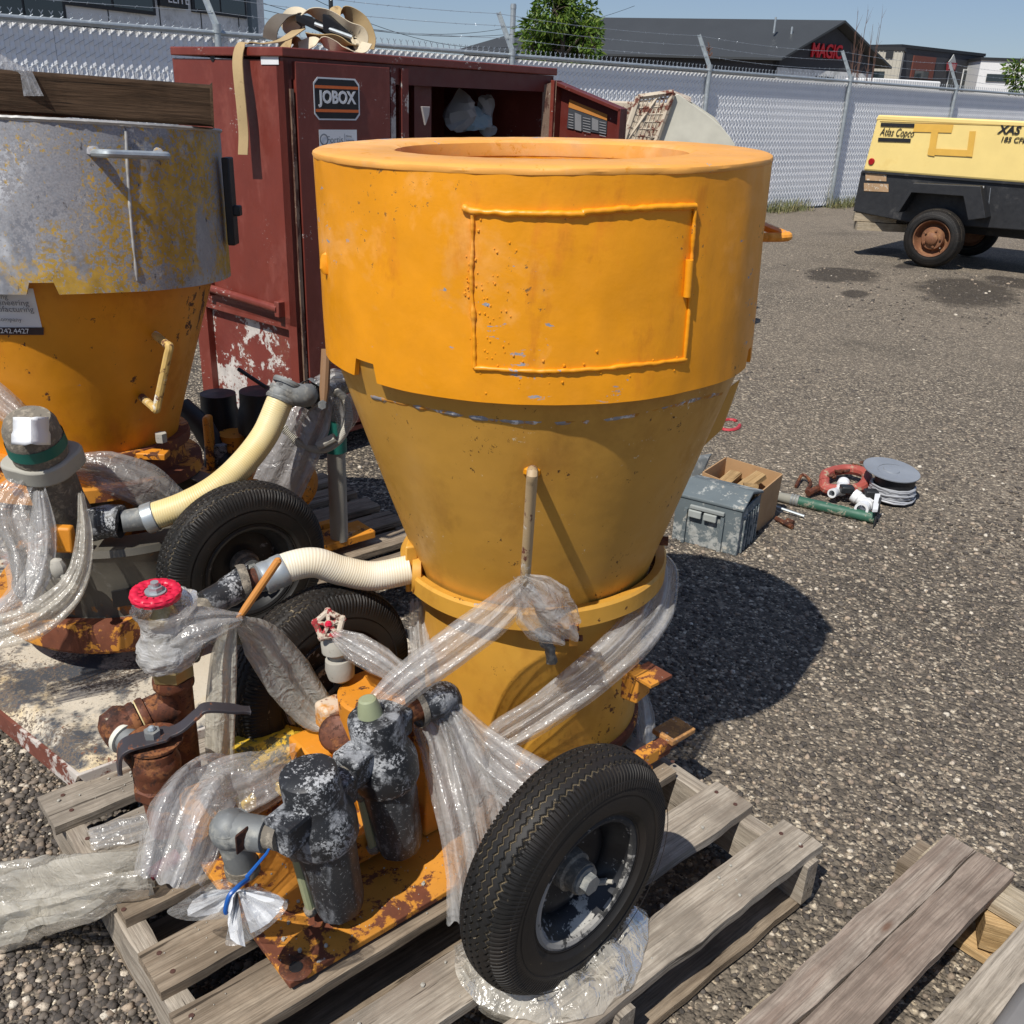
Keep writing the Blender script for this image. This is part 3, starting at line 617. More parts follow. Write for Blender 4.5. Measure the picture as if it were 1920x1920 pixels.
# ------------------------------------------------------------------ trees
leafm = M("fresh_green_leaves", .5, 0, .4); oi = leafm.n("ShaderNodeObjectInfo"); geo = leafm.n("ShaderNodeNewGeometry")
lf = leafm.ramp(geo.outputs["Random Per Island"], [(0, (.045, .1, .012)), (.5, (.09, .17, .02)), (1, (.2, .27, .04))])
tl = leafm.n("ShaderNodeBsdfTranslucent"); leafm.l(lf, tl.inputs[0]); leafm.l(lf, leafm.b.inputs[0]); mx = leafm.n("ShaderNodeMixShader"); mx.inputs[0].default_value = .3
leafm.l(leafm.b.outputs[0], mx.inputs[1]); leafm.l(tl.outputs[0], mx.inputs[2]); leafm.l(mx.outputs[0], [x for x in leafm.t.nodes if x.type == 'OUTPUT_MATERIAL'][0].inputs[0]); leafm = leafm.m
barkm = worn("bark", (.1, .075, .055), [], .9, bst=.8, bsc=30)
def tree(name, label, base, blobs, nleaf, lsz, th):
    t = thing(name, label, "tree", base); b = MB(); base = Vector(base); tips = []
    b.tube([base, base+ZZ*th*.4+Vector((.03, 0, 0)), base+ZZ*th], [.1, .08, .03], 8)
    for (c, r) in blobs:
        c = Vector(c); s = base+ZZ*th*random.uniform(.3, .9); b.tube([s, s.lerp(c, .5)+Vector((random.uniform(-.1, .1), 0, .1)), c], [.035, .02, .008], 5)
        for k in range(9):
            d = Vector((random.gauss(0, 1), random.gauss(0, 1), random.gauss(0, 1))).normalized()*r*random.uniform(.6, 1.1); b.tube([c, c+d*.5+ZZ*.03, c+d], [.009, .006, .002], 4, caps=False)
    b.build("trunk", barkm, t); b = MB()
    for i in range(nleaf):
        c, r = random.choices(blobs, [q[1]**2 for q in blobs])[0]; c = Vector(c)
        d = Vector((random.gauss(0, 1), random.gauss(0, 1), random.gauss(0, 1))).normalized(); rr = r*random.uniform(.35, 1.08)**.6
        p = c+d*rr*(.75+.4*nz(d*2+c)); 
        if nz(p, 2.6) < -.28: continue
        q = (d+Vector((random.gauss(0, .6), random.gauss(0, .6), random.gauss(-.5, .5)))).normalized(); w = q.cross(Vector((random.gauss(0, 1), random.gauss(0, 1), random.gauss(0, 1)))).normalized()
        s = lsz*random.uniform(.6, 1.4); nn = q.cross(w)*s*.15
        b.add([p, p+q*s*.5+w*s*.26+nn, p+q*s*1.25, p+q*s*.5-w*s*.26+nn], [(0, 1, 2, 3)])
    b.build("crown", leafm, t, smooth=0); return t
ty = 19.0; tb = Y(1055, 90, ty); bl = []
for (x, y, r) in ((1040, 20, .5), (1075, 45, .5), (1010, 60, .45), (1050, 80, .5), (1100, 65, .32), (1000, 95, .35), (1085, 95, .3), (1118, 60, .16), (1112, 90, .2), (1030, 110, .45), (1060, 140, .5), (1045, -10, .35), (1020, 150, .45), (1090, 140, .3)):
    p = Y(x, y, ty+random.uniform(-.5, .5)); bl.append((tuple(p), r))
tree("leafy_tree", "leafy green tree behind the fence in front of the gabled shop", (tb.x, tb.y, 0), bl, 9000, .085, 2.6)
p1 = Y(1912, 150, 24); tree("small_tree", "small green sapling beyond the fence at the right frame edge", (p1.x+.25, p1.y, 0), [(tuple(Y(1905, 132, 24)), .3), (tuple(Y(1925, 150, 24)), .45)], 500, .1, 2.2)
for j, (x, lab, hts) in enumerate(((1612, "bare red stemmed shrub with tall whips rising in front of the gable's right eave", ((1603, 60), (1609, 20), (1616, 62), (1628, 18), (1606, 90), (1622, 50))), (1640, "bare thin shrub just left of the beige warehouse", ((1637, 45), (1648, 50), (1654, 30), (1632, 90))))):
    yy = 22+j; bs = Y(x, 140, yy); t = thing("bare_shrub", lab, "shrub", (bs.x, bs.y, 0), "bare shrubs"); b = MB()
    for (hx, hy) in hts:
        tp = Y(hx, hy, yy+random.uniform(-.3, .3)); s = Vector((bs.x+random.uniform(-.08, .08), bs.y, .1)); md = s.lerp(tp, .55)+Vector((random.uniform(-.04, .04), 0, 0)); b.tube([s, md, tp], [.013, .009, .003], 4)
        for k in range(6):
            q = md.lerp(tp, random.random()); b.tube([q, q+Vector((random.uniform(-.12, .12), 0, random.uniform(.1, .3)))], [.004, .001], 3)
    b.build("stems", flat("reddish_stems", (.13, .07, .05), .8), t)
p1 = Y(1326, 110, 17.5); t = thing("bare_shrub", "dry reddish weed stalk standing behind the third fence post", "shrub", (p1.x, p1.y, 0), "bare shrubs"); b = MB(); b.tube([(p1.x, p1.y, 0), Y(1330, 84, 17.5)], [.012, .004], 4)
for k in range(26):
    q = Y(1330, random.uniform(84, 112), 17.5); b.tube([q, q+Vector((random.uniform(-.07, .07), 0, random.uniform(.02, .06)))], .005, 3)
b.build("stems", flat("dock_brown", (.16, .07, .04), .9), t)

# ================================================================== MAIN MACHINE
AX = Vector((-.0286, -.0117, 1)).normalized(); AC = Vector((.0397, 1.7716, .8))
def axp(z, C=None, A=None): return (C or AC)+(A or AX)*(z-.8)
def hit(x, y, prof, C=AC, A=AX, off=0.0):
    cx = 0; p = C-CAM; cx = 960+F*p.dot(rt)/p.dot(fw)
    for k in range(30):
        r_ = hit1(x+(4*k if x < cx else -4*k), y, prof, C, A, off)
        if r_: return r_
def hit1(x, y, prof, C=AC, A=AX, off=0.0):
    """first point of the sight line on a solid of revolution (profile z -> radius)"""
    d = ray(x, y).normalized(); t = .5
    def f(t):
        p = CAM+d*t-C; h = p.dot(A); z = h+.8; rr = (p-A*h).length
        for (z0, r0), (z1, r1) in zip(prof, prof[1:]):
            if z0 <= z <= z1: return rr-(r0+(r1-r0)*(z-z0)/(z1-z0+1e-9))-off
        return 1
    while t < 6:
        if f(t) < 0:
            a, b = t-.01, t
            for _ in range(20):
                m_ = (a+b)/2
                if f(m_) < 0: b = m_
                else: a = m_
            return CAM+d*b
        t += .01
    return None
DR = [(.975, .391), (1.33, .3895)]
CN = [(.534, .238), (1.0, .382)]; LD = [(.15, .228), (.534, .232)]
mac = thing("spray_machine", "orange hopper spray machine on one black tyre at the front, standing on the weathered pallet", "machine", (axp(.2).x, axp(.2).y, .14))
def lth(name, prof, mat, par, C=AC, A=AX, n=128, fn=None, smooth=35, **k):
    b = MB(); b.lathe([(r, z-.8) for z, r in prof], C, A, n=n, fn=fn); return b.build(name, mat, par, smooth=smooth, **k)
# drum skirt with notched lower edge
def skirt(name, par, C, A, ztop, zbot, r0, r1, mat, notches, wav=0.0, n=320, rim=.004):
    b = MB(); rows = []; o = Vector(C); e1 = A.cross(Vector((0, 1, 0))).normalized()*-1; e2 = A.cross(e1)
    def bot(q):
        z = zbot
        for (qa, qb, up_) in notches:
            d = (q-qa) % (2*math.pi)
            if d < (qb-qa) % (2*math.pi): z = zbot+up_
        return z+wav*nz((math.cos(q)*2, math.sin(q)*2, 1))
    for lay in (0, 1):
        for i in range(13):
            t = i/12; row = []
            if lay: t = 1-t
            for j in range(n):
                q = 2*math.pi*j/n; zb = bot(q); z = ztop+(zb-ztop)*t; rr = r0+(r1-r0)*t-(.008 if lay else 0)
                if not lay: rr += .0022*nz((math.cos(q)*3, math.sin(q)*3, z*5))+.001*nz((math.cos(q)*11, math.sin(q)*11, z*11))
                row.append(o+A*(z-.8)+rr*(math.cos(q)*e1+math.sin(q)*e2))
            rows.append(row)
    b.grid(rows, cv=True); return b.build(name, mat, par, smooth=40)
def ang(p, C=AC, A=AX):
    e1 = A.cross(Vector((0, 1, 0))).normalized()*-1; e2 = A.cross(e1); d = p-C; return math.atan2(d.dot(e2), d.dot(e1))
def notch(xa, ya, xb, yb, prof, C=AC, A=AX):
    a, b_ = ang(hit(xa, ya, prof, C, A), C, A), ang(hit(xb, yb, prof, C, A), C, A)
    if (b_-a) % (2*math.pi) > math.pi: a, b_ = b_, a
    return a, b_
na = notch(667, 690, 700, 700, DR); nb = notch(1401, 665, 1411, 660, DR)
n2 = notch(614, 690, 667, 690, DR)
skirt("drum", mac, AC, AX, 1.311, .982, .3885, .391, orange, [(na[0], na[1], .03), (nb[0], nb[1], .03)], .003)
def lidfn(r, h, q): return (r+(.0014 if r > .37 else .0006)*noise.noise((q*48, h*90, 2)), h+.0010*noise.noise((math.cos(q)*5*r, math.sin(q)*5*r, 7))+.0005*noise.noise((q*50, r*40, 5)))
lth("drum_lid", [(1.3065, .386), (1.3085, .3895), (1.3125, .3905), (1.3165, .3892), (1.3195, .3845), (1.3205, .379), (1.3205, .33), (1.3205, .262), (1.316, .2535), (1.30, .2505), (1.292, .2505), (1.292, .3)], lidp, mac, fn=lidfn)
lth("inner_funnel", [(1.295, .2515), (1.20, .252), (1.05, .245), (.6, .12)], orange, mac)
# welded patch
def bead(name, pts, prof, mat, par, r=.0045, sd=0, C=AC, A=AX, lump=.45, off=.001):
    P = []
    for (x, y) in spline([Vector((x, y, 0)) for x, y in pts], 22)if False else [(p.x, p.y) for p in spline([Vector((x, y, 0)) for x, y in pts], 22)]:
        h_ = hit(x, y, prof, C, A, off)
        if h_: P.append(h_+Vector((0, 0, .0016*nz((x*.05, y*.05, sd)))))
    Ls = [0]
    for q0_, q1_ in zip(P, P[1:]): Ls.append(Ls[-1]+(q1_-q0_).length)
    rs = [r*(1+lump*noise.noise((l_*38, sd, 0))+lump*.5*noise.noise((l_*120, sd, 4))) for l_ in Ls]
    b = MB(); b.tube(P, rs, 7); return b.build(name, mat, par, smooth=60)
bead("weld_bead", [(868, 389), (888, 396), (960, 400), (1085, 401), (1100, 397), (1190, 391), (1304, 386)], DR, orange, mac, .0048, 1)
bead("weld_bead", [(1304, 388), (1300, 440), (1296, 500), (1292, 580), (1284, 672)], DR, orange, mac, .0034, 2)
bead("weld_bead", [(1286, 674), (1200, 684), (1100, 693), (1000, 696), (890, 690)], DR, orange, mac, .0036, 3)
bead("weld_bead", [(886, 398), (886, 460), (884, 520), (888, 600), (890, 690)], DR, orange, mac, .003, 4, lump=.9)
bead("patch_rod", [(1293, 488), (1291, 520), (1288, 556)], DR, orange, mac, .0062, 5, lump=.05, off=.004)
b = MB()
for i in range(95):
    x, y = random.choice([(random.gauss(915, 22), random.gauss(600, 50)), (random.gauss(880, 6), random.uniform(480, 560)), (random.uniform(890, 1280), random.gauss(690, 14)), (random.uniform(895, 990), random.uniform(400, 690))])
    p = hit(x, y, DR); 
    if p: b.ball(p, random.uniform(.0008, .0024), 6)
o = b.build("weld_spatter", orange, mac); o['kind'] = 'stuff'
p = hit(612, 496, DR); b = MB(); b.ball(p, .013, 10, (.8, .5, 1.5)); b.jit(.003, 60); b.build("weld_lump", orange, mac)
lth("cone", [(1.01, .385), (.98, .3775), (.70, .290), (.60, .258), (.55, .2425), (.534, .239)], ochre, mac, fn=lambda r, h, q: (r+.0018*nz((math.cos(q)*3, math.sin(q)*3, h*4)), h))
bead("cone_seam", [(700, 742), (860, 775), (1000, 790), (1160, 780), (1350, 735)], CN, worn("scraped_steel", (.3, .3, .32), [((.7, .7, .7), 40, .52, .05, 3, 1, 0), ((.55, .24, .03), 18, .5, .05, 8, 1, 0)], .5, .3), mac, .0055, 7, off=-.003)
lth("clamp_ring", [(.552, .25), (.556, .268), (.550, .272), (.516, .271), (.512, .262), (.520, .245)], orange2 if False else ochre2, mac, fn=lambda r, h, q: (r+.002*nz((math.cos(q)*4, math.sin(q)*4, 3)), h))
lth("lower_body", [(.53, .236), (.3, .232), (.17, .23)], ochre2, mac, fn=lambda r, h, q: (r+.0014*nz((math.cos(q)*3, math.sin(q)*3, h*4)), h))
lth("ring_lip", [(.535, .24), (.54, .262), (.531, .262), (.527, .24)], rustor, mac)
# clamp lugs and bolt
def hb(c, ax, r, h, mat, par, name="bolt", n=6):
    b = MB(); ax = Vector(ax).normalized(); b.lathe([(.0001, 0), (r, 0), (r, h), (.0001, h)], c, ax, n=n); return b.build(name, mat, par, smooth=20)
for x in (1043, 1076):
    c = Y(x, 1190, 1.492); b = MB(); b.box(c, (.0085, .002, 0), (0, .012, 0), (0, 0, .018)); b.build("clamp_lug", rustor, mac, bevel=.002)
c = Y(1028, 1196, 1.49); b = MB(); b.tube([c, c+Vector((.062, .004, .0))], .006, 8); b.build("clamp_bolt", rust, mac); hb(c-Vector((.006, 0, 0)), (1, 0, 0), .011, .01, rust, mac, "nut")
b = MB(); b.tube(spline([Y(1012, 1180, 1.48), Y(1020, 1200, 1.478), Y(1030, 1215, 1.478), Y(1034, 1240, 1.48)], 5), [.009, .011, .012, .010]+[.010]*12, 8); b.jit(.004, 70); b.build("grease_rag", grime, mac)
# handles: vertical rod on the cone
h0 = hit(998, 884, CN); nn = (h0-axp(h0.z)); nn.z = 0; nn.normalize()
k0 = Y(998, 888, h0.y-.075); k1 = Y(984, 1098, 1.445); h1 = hit(1004, 1180, [(.45, .236), (.534, .238), (.6, .258)]) or k1
h1 = Vector((k1.x, k1.y+.08, k1.z-.02))
b = MB(); b.tube([h0+nn*-.01]+spline([h0.lerp(k0, .6), k0, k0.lerp(k1, .08)], 5)+spline([k0.lerp(k1, .9), k1, k1.lerp(h1, .4)], 5)+[h1], .0088, 12); b.build("grab_handle", worn("handle_rusty_ochre", (.5, .36, .2), [((.15, .05, .03), 30, .52, .04, 3, .5, 0), ((.7, .66, .58), 20, .6, .05, 9, 1, 0)], .6), mac)
b = MB(); b.ball(h0, .015, 10, (1, .6, .8)); b.jit(.002, 90); b.build("weld_lump", orange, mac)
# drum loop handle to the right
def dhandle(q, z, r, mat, par, C=AC, A=AX, half=.085, out=.05, rod=.008, name="grab_handle"):
    e1 = A.cross(Vector((0, 1, 0))).normalized()*-1; e2 = A.cross(e1)
    rd = math.cos(q)*e1+math.sin(q)*e2; tg = -math.sin(q)*e1+math.cos(q)*e2; c = C+A*(z-.8)
    a = c+rd*(r*math.cos(half/r)-.004)-tg*half; d = c+rd*(r*math.cos(half/r)-.004)+tg*half; oa, od = a+rd*out, d+rd*out
    path = [a]+spline([a.lerp(oa, .7), oa.lerp(od, .06), oa.lerp(od, .2)], 4)+spline([od.lerp(oa, .2), od.lerp(oa, .06), od.lerp(d, .3)], 4)+[d]
    b = MB(); b.tube(path, rod, 10); return b.build(name, mat, par)
dhandle(ang(Vector((1.2, 1.9, .8))), 1.18, .39, orange, mac, half=.075, out=.055)
# flat bar handle at the right of the cone
fA, fB, fC, fD = Y(1333, 752, 1.70), Y(1386, 712, 1.74), Y(1352, 806, 1.74), Y(1284, 868, 1.68)
fe = Y(1322, 757, 1.672); ff = Y(1267, 861, 1.652)
b = MB(); b.prism([fA, fB, fC, fD], Vector((.004, .006, 0))); b.build("bracket_plate", ochre, mac, smooth=0, bevel=.001)
b = MB(); b.prism([fe, fA, fD, ff], Vector((.004, .004, .001))); b.build("bracket_flange", ochre2, mac, smooth=0, bevel=.001)
# bolt high on the cone back right, small hook
c = hit(1232, 1025, CN); hb(c+Vector((-.01, .03, 0)), (1, -.1, 0), .01, .035, rust, mac)
# bracket lug, right of lower body
c = Z(1198, 1275, .40); b = MB(); b.prism([c, c+U*.05+V*-.01, c+U*.05+V*-.01-ZZ*.055, c-ZZ*.055], Vector((-.6, .4, 0))*.05); b.build("side_lug", rustor, mac, smooth=0, bevel=.003)
b = MB(); b.box(c+U*.025+V*.004+ZZ*.004, U*.03, V*.03, ZZ*.003); b.build("lug_plate", rustor, mac, smooth=0)
# base: skid plate
zp = .158
pa, pb = Z(543, 1845, zp), Z(470, 1745, zp)
pc = pa+U*.86; b = MB(); W_ = .50
cor = Vector((pa.x, pa.y, 0))
plate = [cor, cor+U*.80, cor+U*.80-V*W_, cor-V*W_*.22+U*-.0, ]
b.prism([cor+ZZ*(zp-.012), cor+U*.62+ZZ*(zp-.012), cor+U*.62-V*.52+ZZ*(zp-.012), cor-V*.52+ZZ*(zp-.012)], ZZ*.012)
b.build("skid_plate", rustor, mac, smooth=0, bevel=.002)
b = MB(); b.prism([cor+ZZ*(zp-.012)+V*.003, cor+U*.5+ZZ*(zp-.012)+V*.003, cor+U*.5+ZZ*(zp-.05)+V*.003, cor+U*.04+ZZ*(zp-.05)+V*.003], -V*.008) if False else None
hc = Z(555, 1832-18, zp)
b = MB(); b.lathe([(.0001, 0), (.011, 0)], hc+ZZ*.0015, (0, 0, 1), n=16); b.build("bolt_hole", blackt, mac)
b = MB(); b.lathe([(.011, .001), (.024, .001), (.026, 0)], hc+ZZ*.0005, (0, 0, 1), n=20); b.jit(.001, 60); b.build("hole_washer_rust", rust, mac)
# feet pads at the right
c = Z(1264, 1366, .205); b = MB(); b.box(c-ZZ*.006, U*.037, V*.028, ZZ*.006); b.build("foot_pad", worn("rusty_pad", (.32, .16, .06), [((.5, .25, .08), 50, .5, .05, 3, 1, 0), ((.6, .55, .5), 90, .62, .02, 8, 1, 0)], .8), mac, smooth=0, bevel=.002)
b = MB(); b.box(c-ZZ*.02-U*.03+V*.005, U*.03, V*.012, ZZ*.012); b.box(c-ZZ*.03-U*.09, U*.07, V*.014, ZZ*.016); b.build("foot_arm", rustor, mac, smooth=0, bevel=.004)
c2 = Z(1190, 1435, .19); b = MB(); b.tube([c2-V*.02, c2+V*.03], .02, 12); b.build("axle_sleeve", rustor, mac)
lth("base_ring", [(.185, .23), (.182, .238), (.165, .239), (.160, .23)], rustor, mac)
pale_rim = worn("cement_dusted_rim", (.3, .29, .27), [((.03, .03, .03), 30, .5, .05, 3, 1, 3)], .7)
# ------------------------------------------------------------------ tyre builder (shared)
def tyre_mesh(name, RT, W, RR, hi=True, seed=0):
    N_, MS = (1080, 66) if hi else (540, 44)
    # profile: s from -1..1 outer crown + shoulders, then sidewalls
    prof = []
    for i in range(MS+1):
        s = -1+2*i/MS
        if abs(s) < .8: x = s/.8*.40*W; r = RT-.016*abs(s/.8)**2.6*(RT/.2)
        else:
            t = (abs(s)-.8)/.2; a = t*math.pi/2*.72
            x = math.copysign(.40*W+.09*W*math.sin(a), s); r = RT-.016*RT/.2-.03*(1-math.cos(a))*RT/.2-.012*t
        prof.append((x, r, s))
    rows = []; nt = 92
    th = np.arange(N_)*2*np.pi/N_
    zig = 2*np.abs(((th*nt/(2*np.pi)) % 1)-.5)*2-1  # -1..1
    out = []; gro = []
    for (x, r, s) in prof:
        dep = np.zeros(N_)
        for sg in (-.52, -.26, 0, .26, .52):
            d = np.abs(s-(sg+.045*zig)); dep = np.maximum(dep, np.clip(1-d/.035, 0, 1)*.0055)
        if .6 < abs(s) < .97:
            fr = (th*150/(2*np.pi)) % 1; dep = np.maximum(dep, np.where(fr < .38, .0042, 0))
        edge = .57+.045*zig
        dep = np.where((abs(s) > .56) & (abs(s) < .63), np.maximum(dep, .001), dep)
        out.append((np.full(N_, x), r-dep)); gro.append(dep/.0055*(.3 if abs(s) > .6 else 1))
    side = []
    xl, rl = prof[-1][0], prof[-1][1]
    for k, (xx, rr) in enumerate(((xl*1.012, rl-.0015), (xl*1.02, rl-.004), (xl*.99, rl-.0055), (xl*1.05, (rl*.62+RR*.38)), (xl*1.03, rl*.3+RR*.7), (xl*.93, RR+.010), (xl*.88, RR+.006), (xl*.89, RR+.003), (xl*.78, RR-.002), (xl*.6, RR-.004))):
        side.append((xx, rr))
    full = [(np.full(N_, -x), np.full(N_, r)) for x, r in side[::-1]]+out+[(np.full(N_, x), np.full(N_, r)) for x, r in side]
    P = np.array([[q[0], q[1]*np.cos(th), q[1]*np.sin(th)] for q in full])  # M,3,N
    Mn = len(full); vs = P.transpose(0, 2, 1).reshape(-1, 3)
    i, j = np.meshgrid(np.arange(Mn-1), np.arange(N_), indexing='ij'); j2 = (j+1) % N_
    fs = np.stack([i*N_+j, i*N_+j2, (i+1)*N_+j2, (i+1)*N_+j], -1).reshape(-1, 4)
    me = bpy.data.meshes.new(name); me.vertices.add(len(vs)); me.vertices.foreach_set("co", vs.astype(np.float32).ravel())
    me.loops.add(fs.size); me.loops.foreach_set("vertex_index", fs.ravel().astype(np.int32)); me.polygons.add(len(fs))
    me.polygons.foreach_set("loop_start", np.arange(0, fs.size, 4, dtype=np.int32)); me.polygons.foreach_set("loop_total", np.full(len(fs), 4, dtype=np.int32))
    me.update(); ga = me.attributes.new("groove", 'FLOAT', 'POINT'); gz_ = [np.zeros(N_)]*len(side)
    ga.data.foreach_set("value", np.concatenate(gz_+gro+gz_).astype(np.float32)); me.materials.append(rub); me.shade_smooth(); me.set_sharp_from_angle(angle=R(32)); return me
def wheel(par, c, axd, RT, W, RR, hi=True, me=None, rmat=None, text_=False, disc=True):
    c = Vector(c); axd = Vector(axd).normalized(); me = me or tyre_mesh("wheel", RT, W, RR, hi)
    o = bpy.data.objects.new("wheel", me); COL.objects.link(o); o.parent = par; o.location = c-wl(par)
    e2 = ZZ-axd*axd.z; e2.normalize(); e3 = axd.cross(e2)
    Mx = Matrix((axd, e2, e3)).transposed(); o.rotation_euler = Mx.to_euler()
    def sub(name, mb, mat, **k):
        q = mb.build(name, mat, None, local=True, loc=(0, 0, 0), **k); q.parent = o; q.location = (0, 0, 0); return q
    X = (1, 0, 0); hw = W*.5
    b = MB()
    b.lathe([(RR+.004, hw*.62), (RR+.001, hw*.80), (RR-.003, hw*.83), (RR-.008, hw*.80), (RR-.012, hw*.62), (RR-.020, hw*.35), (RR-.03, hw*.1), (RR*.72, -hw*.05), (RR*.55, hw*.02), (RR*.42, -hw*.08), (RR*.3, -hw*.1), (.0001, -hw*.1)], (0, 0, 0), X, n=64)
    b.lathe([(RR+.004, -hw*.62), (RR-.006, -hw*.8), (RR-.014, -hw*.6), (RR-.03, -hw*.2), (RR*.7, -hw*.14), (.0001, -hw*.16)], (0, 0, 0), X, n=48)
    sub("rim", b, rmat or rimm, smooth=40)
    b = MB(); b.lathe([(RR+.0045, hw*.70), (RR+.002, hw*.82), (RR-.003, hw*.86), (RR-.009, hw*.82), (RR-.011, hw*.70)], (0, 0, 0), X, n=72); sub("rim_flange", b, (pale_rim if rmat is None else rmat))
    b = MB(); b.lathe([(.034, -.02), (.032, hw*.25), (.026, hw*.3), (.026, hw*.62), (.018, hw*.64), (.0001, hw*.64)], (0, 0, 0), X, n=24); sub("hub", b, grime, smooth=35)
    b = MB(); b.lathe([(.023, hw*.5), (.023, hw*.72), (.0001, hw*.72)], (0, 0, 0), X, n=28); b.lathe([(.016, hw*.7), (.016, hw*.98), (.0001, hw*.98)], (0, 0, 0), X, n=6); sub("axle_nut", b, fit, smooth=20)
    b = MB(); q = R(-140); vv = Vector((hw*.1, .7*RR*math.cos(q), .7*RR*math.sin(q)))
    b.tube([vv, vv+Vector((hw*.45, .012, -.012))], .0055, 8); b.tube([vv+Vector((hw*.45, .012, -.012)), vv+Vector((hw*.62, .015, -.016))], .0035, 8); sub("valve_stem", b, pale)
    if text_:
        mid = (RR+RT)/2-.004
        def arc(word, q0, step, rad, s_, flip=1):
            b = MB()
            for i, chh in enumerate(word):
                if chh == ' ': continue
                q = R(q0+i*step); rdv = Vector((0, math.cos(q), math.sin(q))); tgv = Vector((0, -math.sin(q), math.cos(q)))*flip
                t_ = text("x", chh, rub, None, Vector((0, 0, 0)), (0, 1, 0), (0, 0, 1), size=s_, ext=.001, sp=1)
                k_ = s_/.7; mxx = sum(v.co.x for v in t_.data.vertices)/max(1, len(t_.data.vertices))
                for v in t_.data.vertices:
                    v.co = Vector((hw*1.035+v.co.z, 0, 0))+rdv*(rad+(v.co.y*k_-s_*.5)*flip)-tgv*((v.co.x-mxx)*k_)
                b.add([Vector(v.co) for v in t_.data.vertices], [tuple(p.vertices) for p in t_.data.polygons]); bpy.data.objects.remove(t_)
            q_ = sub("sidewall_lettering", b, rub, smooth=0)
        arc("5.30-12", 178, 5.2, mid+.006, .013, -1)
        b = MB(); b.lathe([(RT*.885, hw*1.015), (RT*.88, hw*1.03), (RT*.875, hw*1.015)], (0, 0, 0), X, n=120); sub("sidewall_ridge", b, rub)
    return o
TW = Vector((math.sin(.7732), -math.cos(.7732), 0))
wmain = wheel(mac, (.1076, 1.1092, .337), TW, .197, .1012, .109, text_=True)
b = MB(); b.tube([Vector((.1076, 1.1092, .337)), Vector((.1076, 1.1092, .337))-TW*.075], .013, 12); b.build("axle", blackd, mac)
cW2 = Vector((.1076, 1.1092, .337))-TW*.67
me_lo = tyre_mesh("wheel", .197, .1012, .109, False)
wheel(mac, cW2, -TW, .197, .1012, .109, me=me_lo)
# ------------------------------------------------------------------ filters
def filt(top, bot, name, gauge):
    a = (Vector(top)-Vector(bot)); Lh = a.length; a.normalize(); top = Vector(top)
    b = MB()
    b.lathe([(.0001, .004), (.030, .004), (.038, .002), (.043, -.001), (.0445, -.006), (.045, -.05), (.047, -.062), (.056, -.082), (.0575, -.095), (.0565, -.125), (.053, -.133), (.047, -.135)], top, a, n=40)
    b.jit(.0008, 60)
    hd = b.build(name, blackp, mac, smooth=32)
    q = MB(); L = Lh
    q.lathe([(.046, -.13), (.0455, -.16), (.043, -.2), (.0405, -L+.03), (.036, -L+.008), (.028, -L), (.0001, -L)], top, a, n=72, fn=lambda r, h, q: (r*(1+(.035*max(0, math.sin(q*8)) if h < -.15 else 0)), h)); bw = q.build("bowl", blackp2, mac, smooth=30)
    sdv = (-U*.93-V*.37).normalized() if True else U
    s0 = top-a*.155+sdv*.047; s1 = top-a*(L-.015)+sdv*.046
    r_ = MB(); r_.tube([s0, s1], .0085, 10); r_.build("sight_tube", greenw, bw)
    for s_ in (s0, s1):
        w_ = MB(); w_.ball(s_, .0125, 8); w_.jit(.002, 90); w_.build("tube_fitting", grime, bw)
    return hd
f1t, f1b = Y(577, 1448, 1.147), Z(640, 1705, .175); f2t, f2b = Y(701, 1340, 1.283), Z(752, 1592, .19)
filt(f1t, f1b, "filter_head", 0); filt(f2t, f2b, "regulator_head", 1)
ax2 = (f2t-f2b).normalized()
b = MB(); c = Y(694, 1338, 1.28)+ax2*-.004; b.lathe([(.021, 0), (.018, .02), (.0145, .032), (.011, .034), (.0001, .034)], c, ax2, n=20); b.build("gauge_cap", greenw, mac)
b = MB(); c = Y(722, 1370, 1.262)-ax2*.006; b.lathe([(.0125, 0), (.0125, .022), (.0001, .022)], c, ax2, n=20, fn=lambda r, h, q: (r+(.0012*math.sin(q*9) if r > .01 else 0), h)); b.build("adjuster_knob", blackd, mac)
# ports and nipples: straight runs between pixel sighted points at true depth
def pipe(name, a, c, r, mat, n=20, par=None, flare=0):
    b = MB(); a, c = Vector(a), Vector(c); d = (c-a)
    pr = [(0, r), (1, r)] if not flare else [(0, r*1.18), (.18, r*1.18), (.22, r), (.78, r), (.82, r*1.18), (1, r*1.18)]
    b.tube([a+d*t for t, _ in pr], [q for _, q in pr], n); return b.build(name, mat, par or mac, smooth=35)
def sqport(name, c, d, s, L, mat, par=None):
    d = Vector(d).normalized(); s1 = d.cross(ZZ).normalized(); b = MB(); b.box(c, d*L/2, s1*s, d.cross(s1)*s); return b.build(name, mat, par or mac, smooth=0, bevel=s*.25)
F12 = (f2t-f1t); F12.z = 0; F12.normalize()
c1 = f1t-ZZ*.066+Vector((.006, 0, 0)); c2 = f2t-ZZ*.066
sqport("port_boss", c1+F12*.05, F12, .027, .05, blackp); sqport("port_boss", c1-F12*.055-V*-.0, F12, .026, .055, blackp)
sqport("port_boss", c2-F12*.052, F12, .027, .05, blackp); sqport("port_boss", c2+F12*.05+ZZ*.02, F12, .025, .05, blackp)
pipe("threaded_nipple", c1+F12*.06, c2-F12*.06, .018, grime)
pe = Y(822, 1312, 1.385); pn = c2+F12*.06+ZZ*.025
pipe("threaded_nipple", pn, pe-F12*.02, .0165, rust)
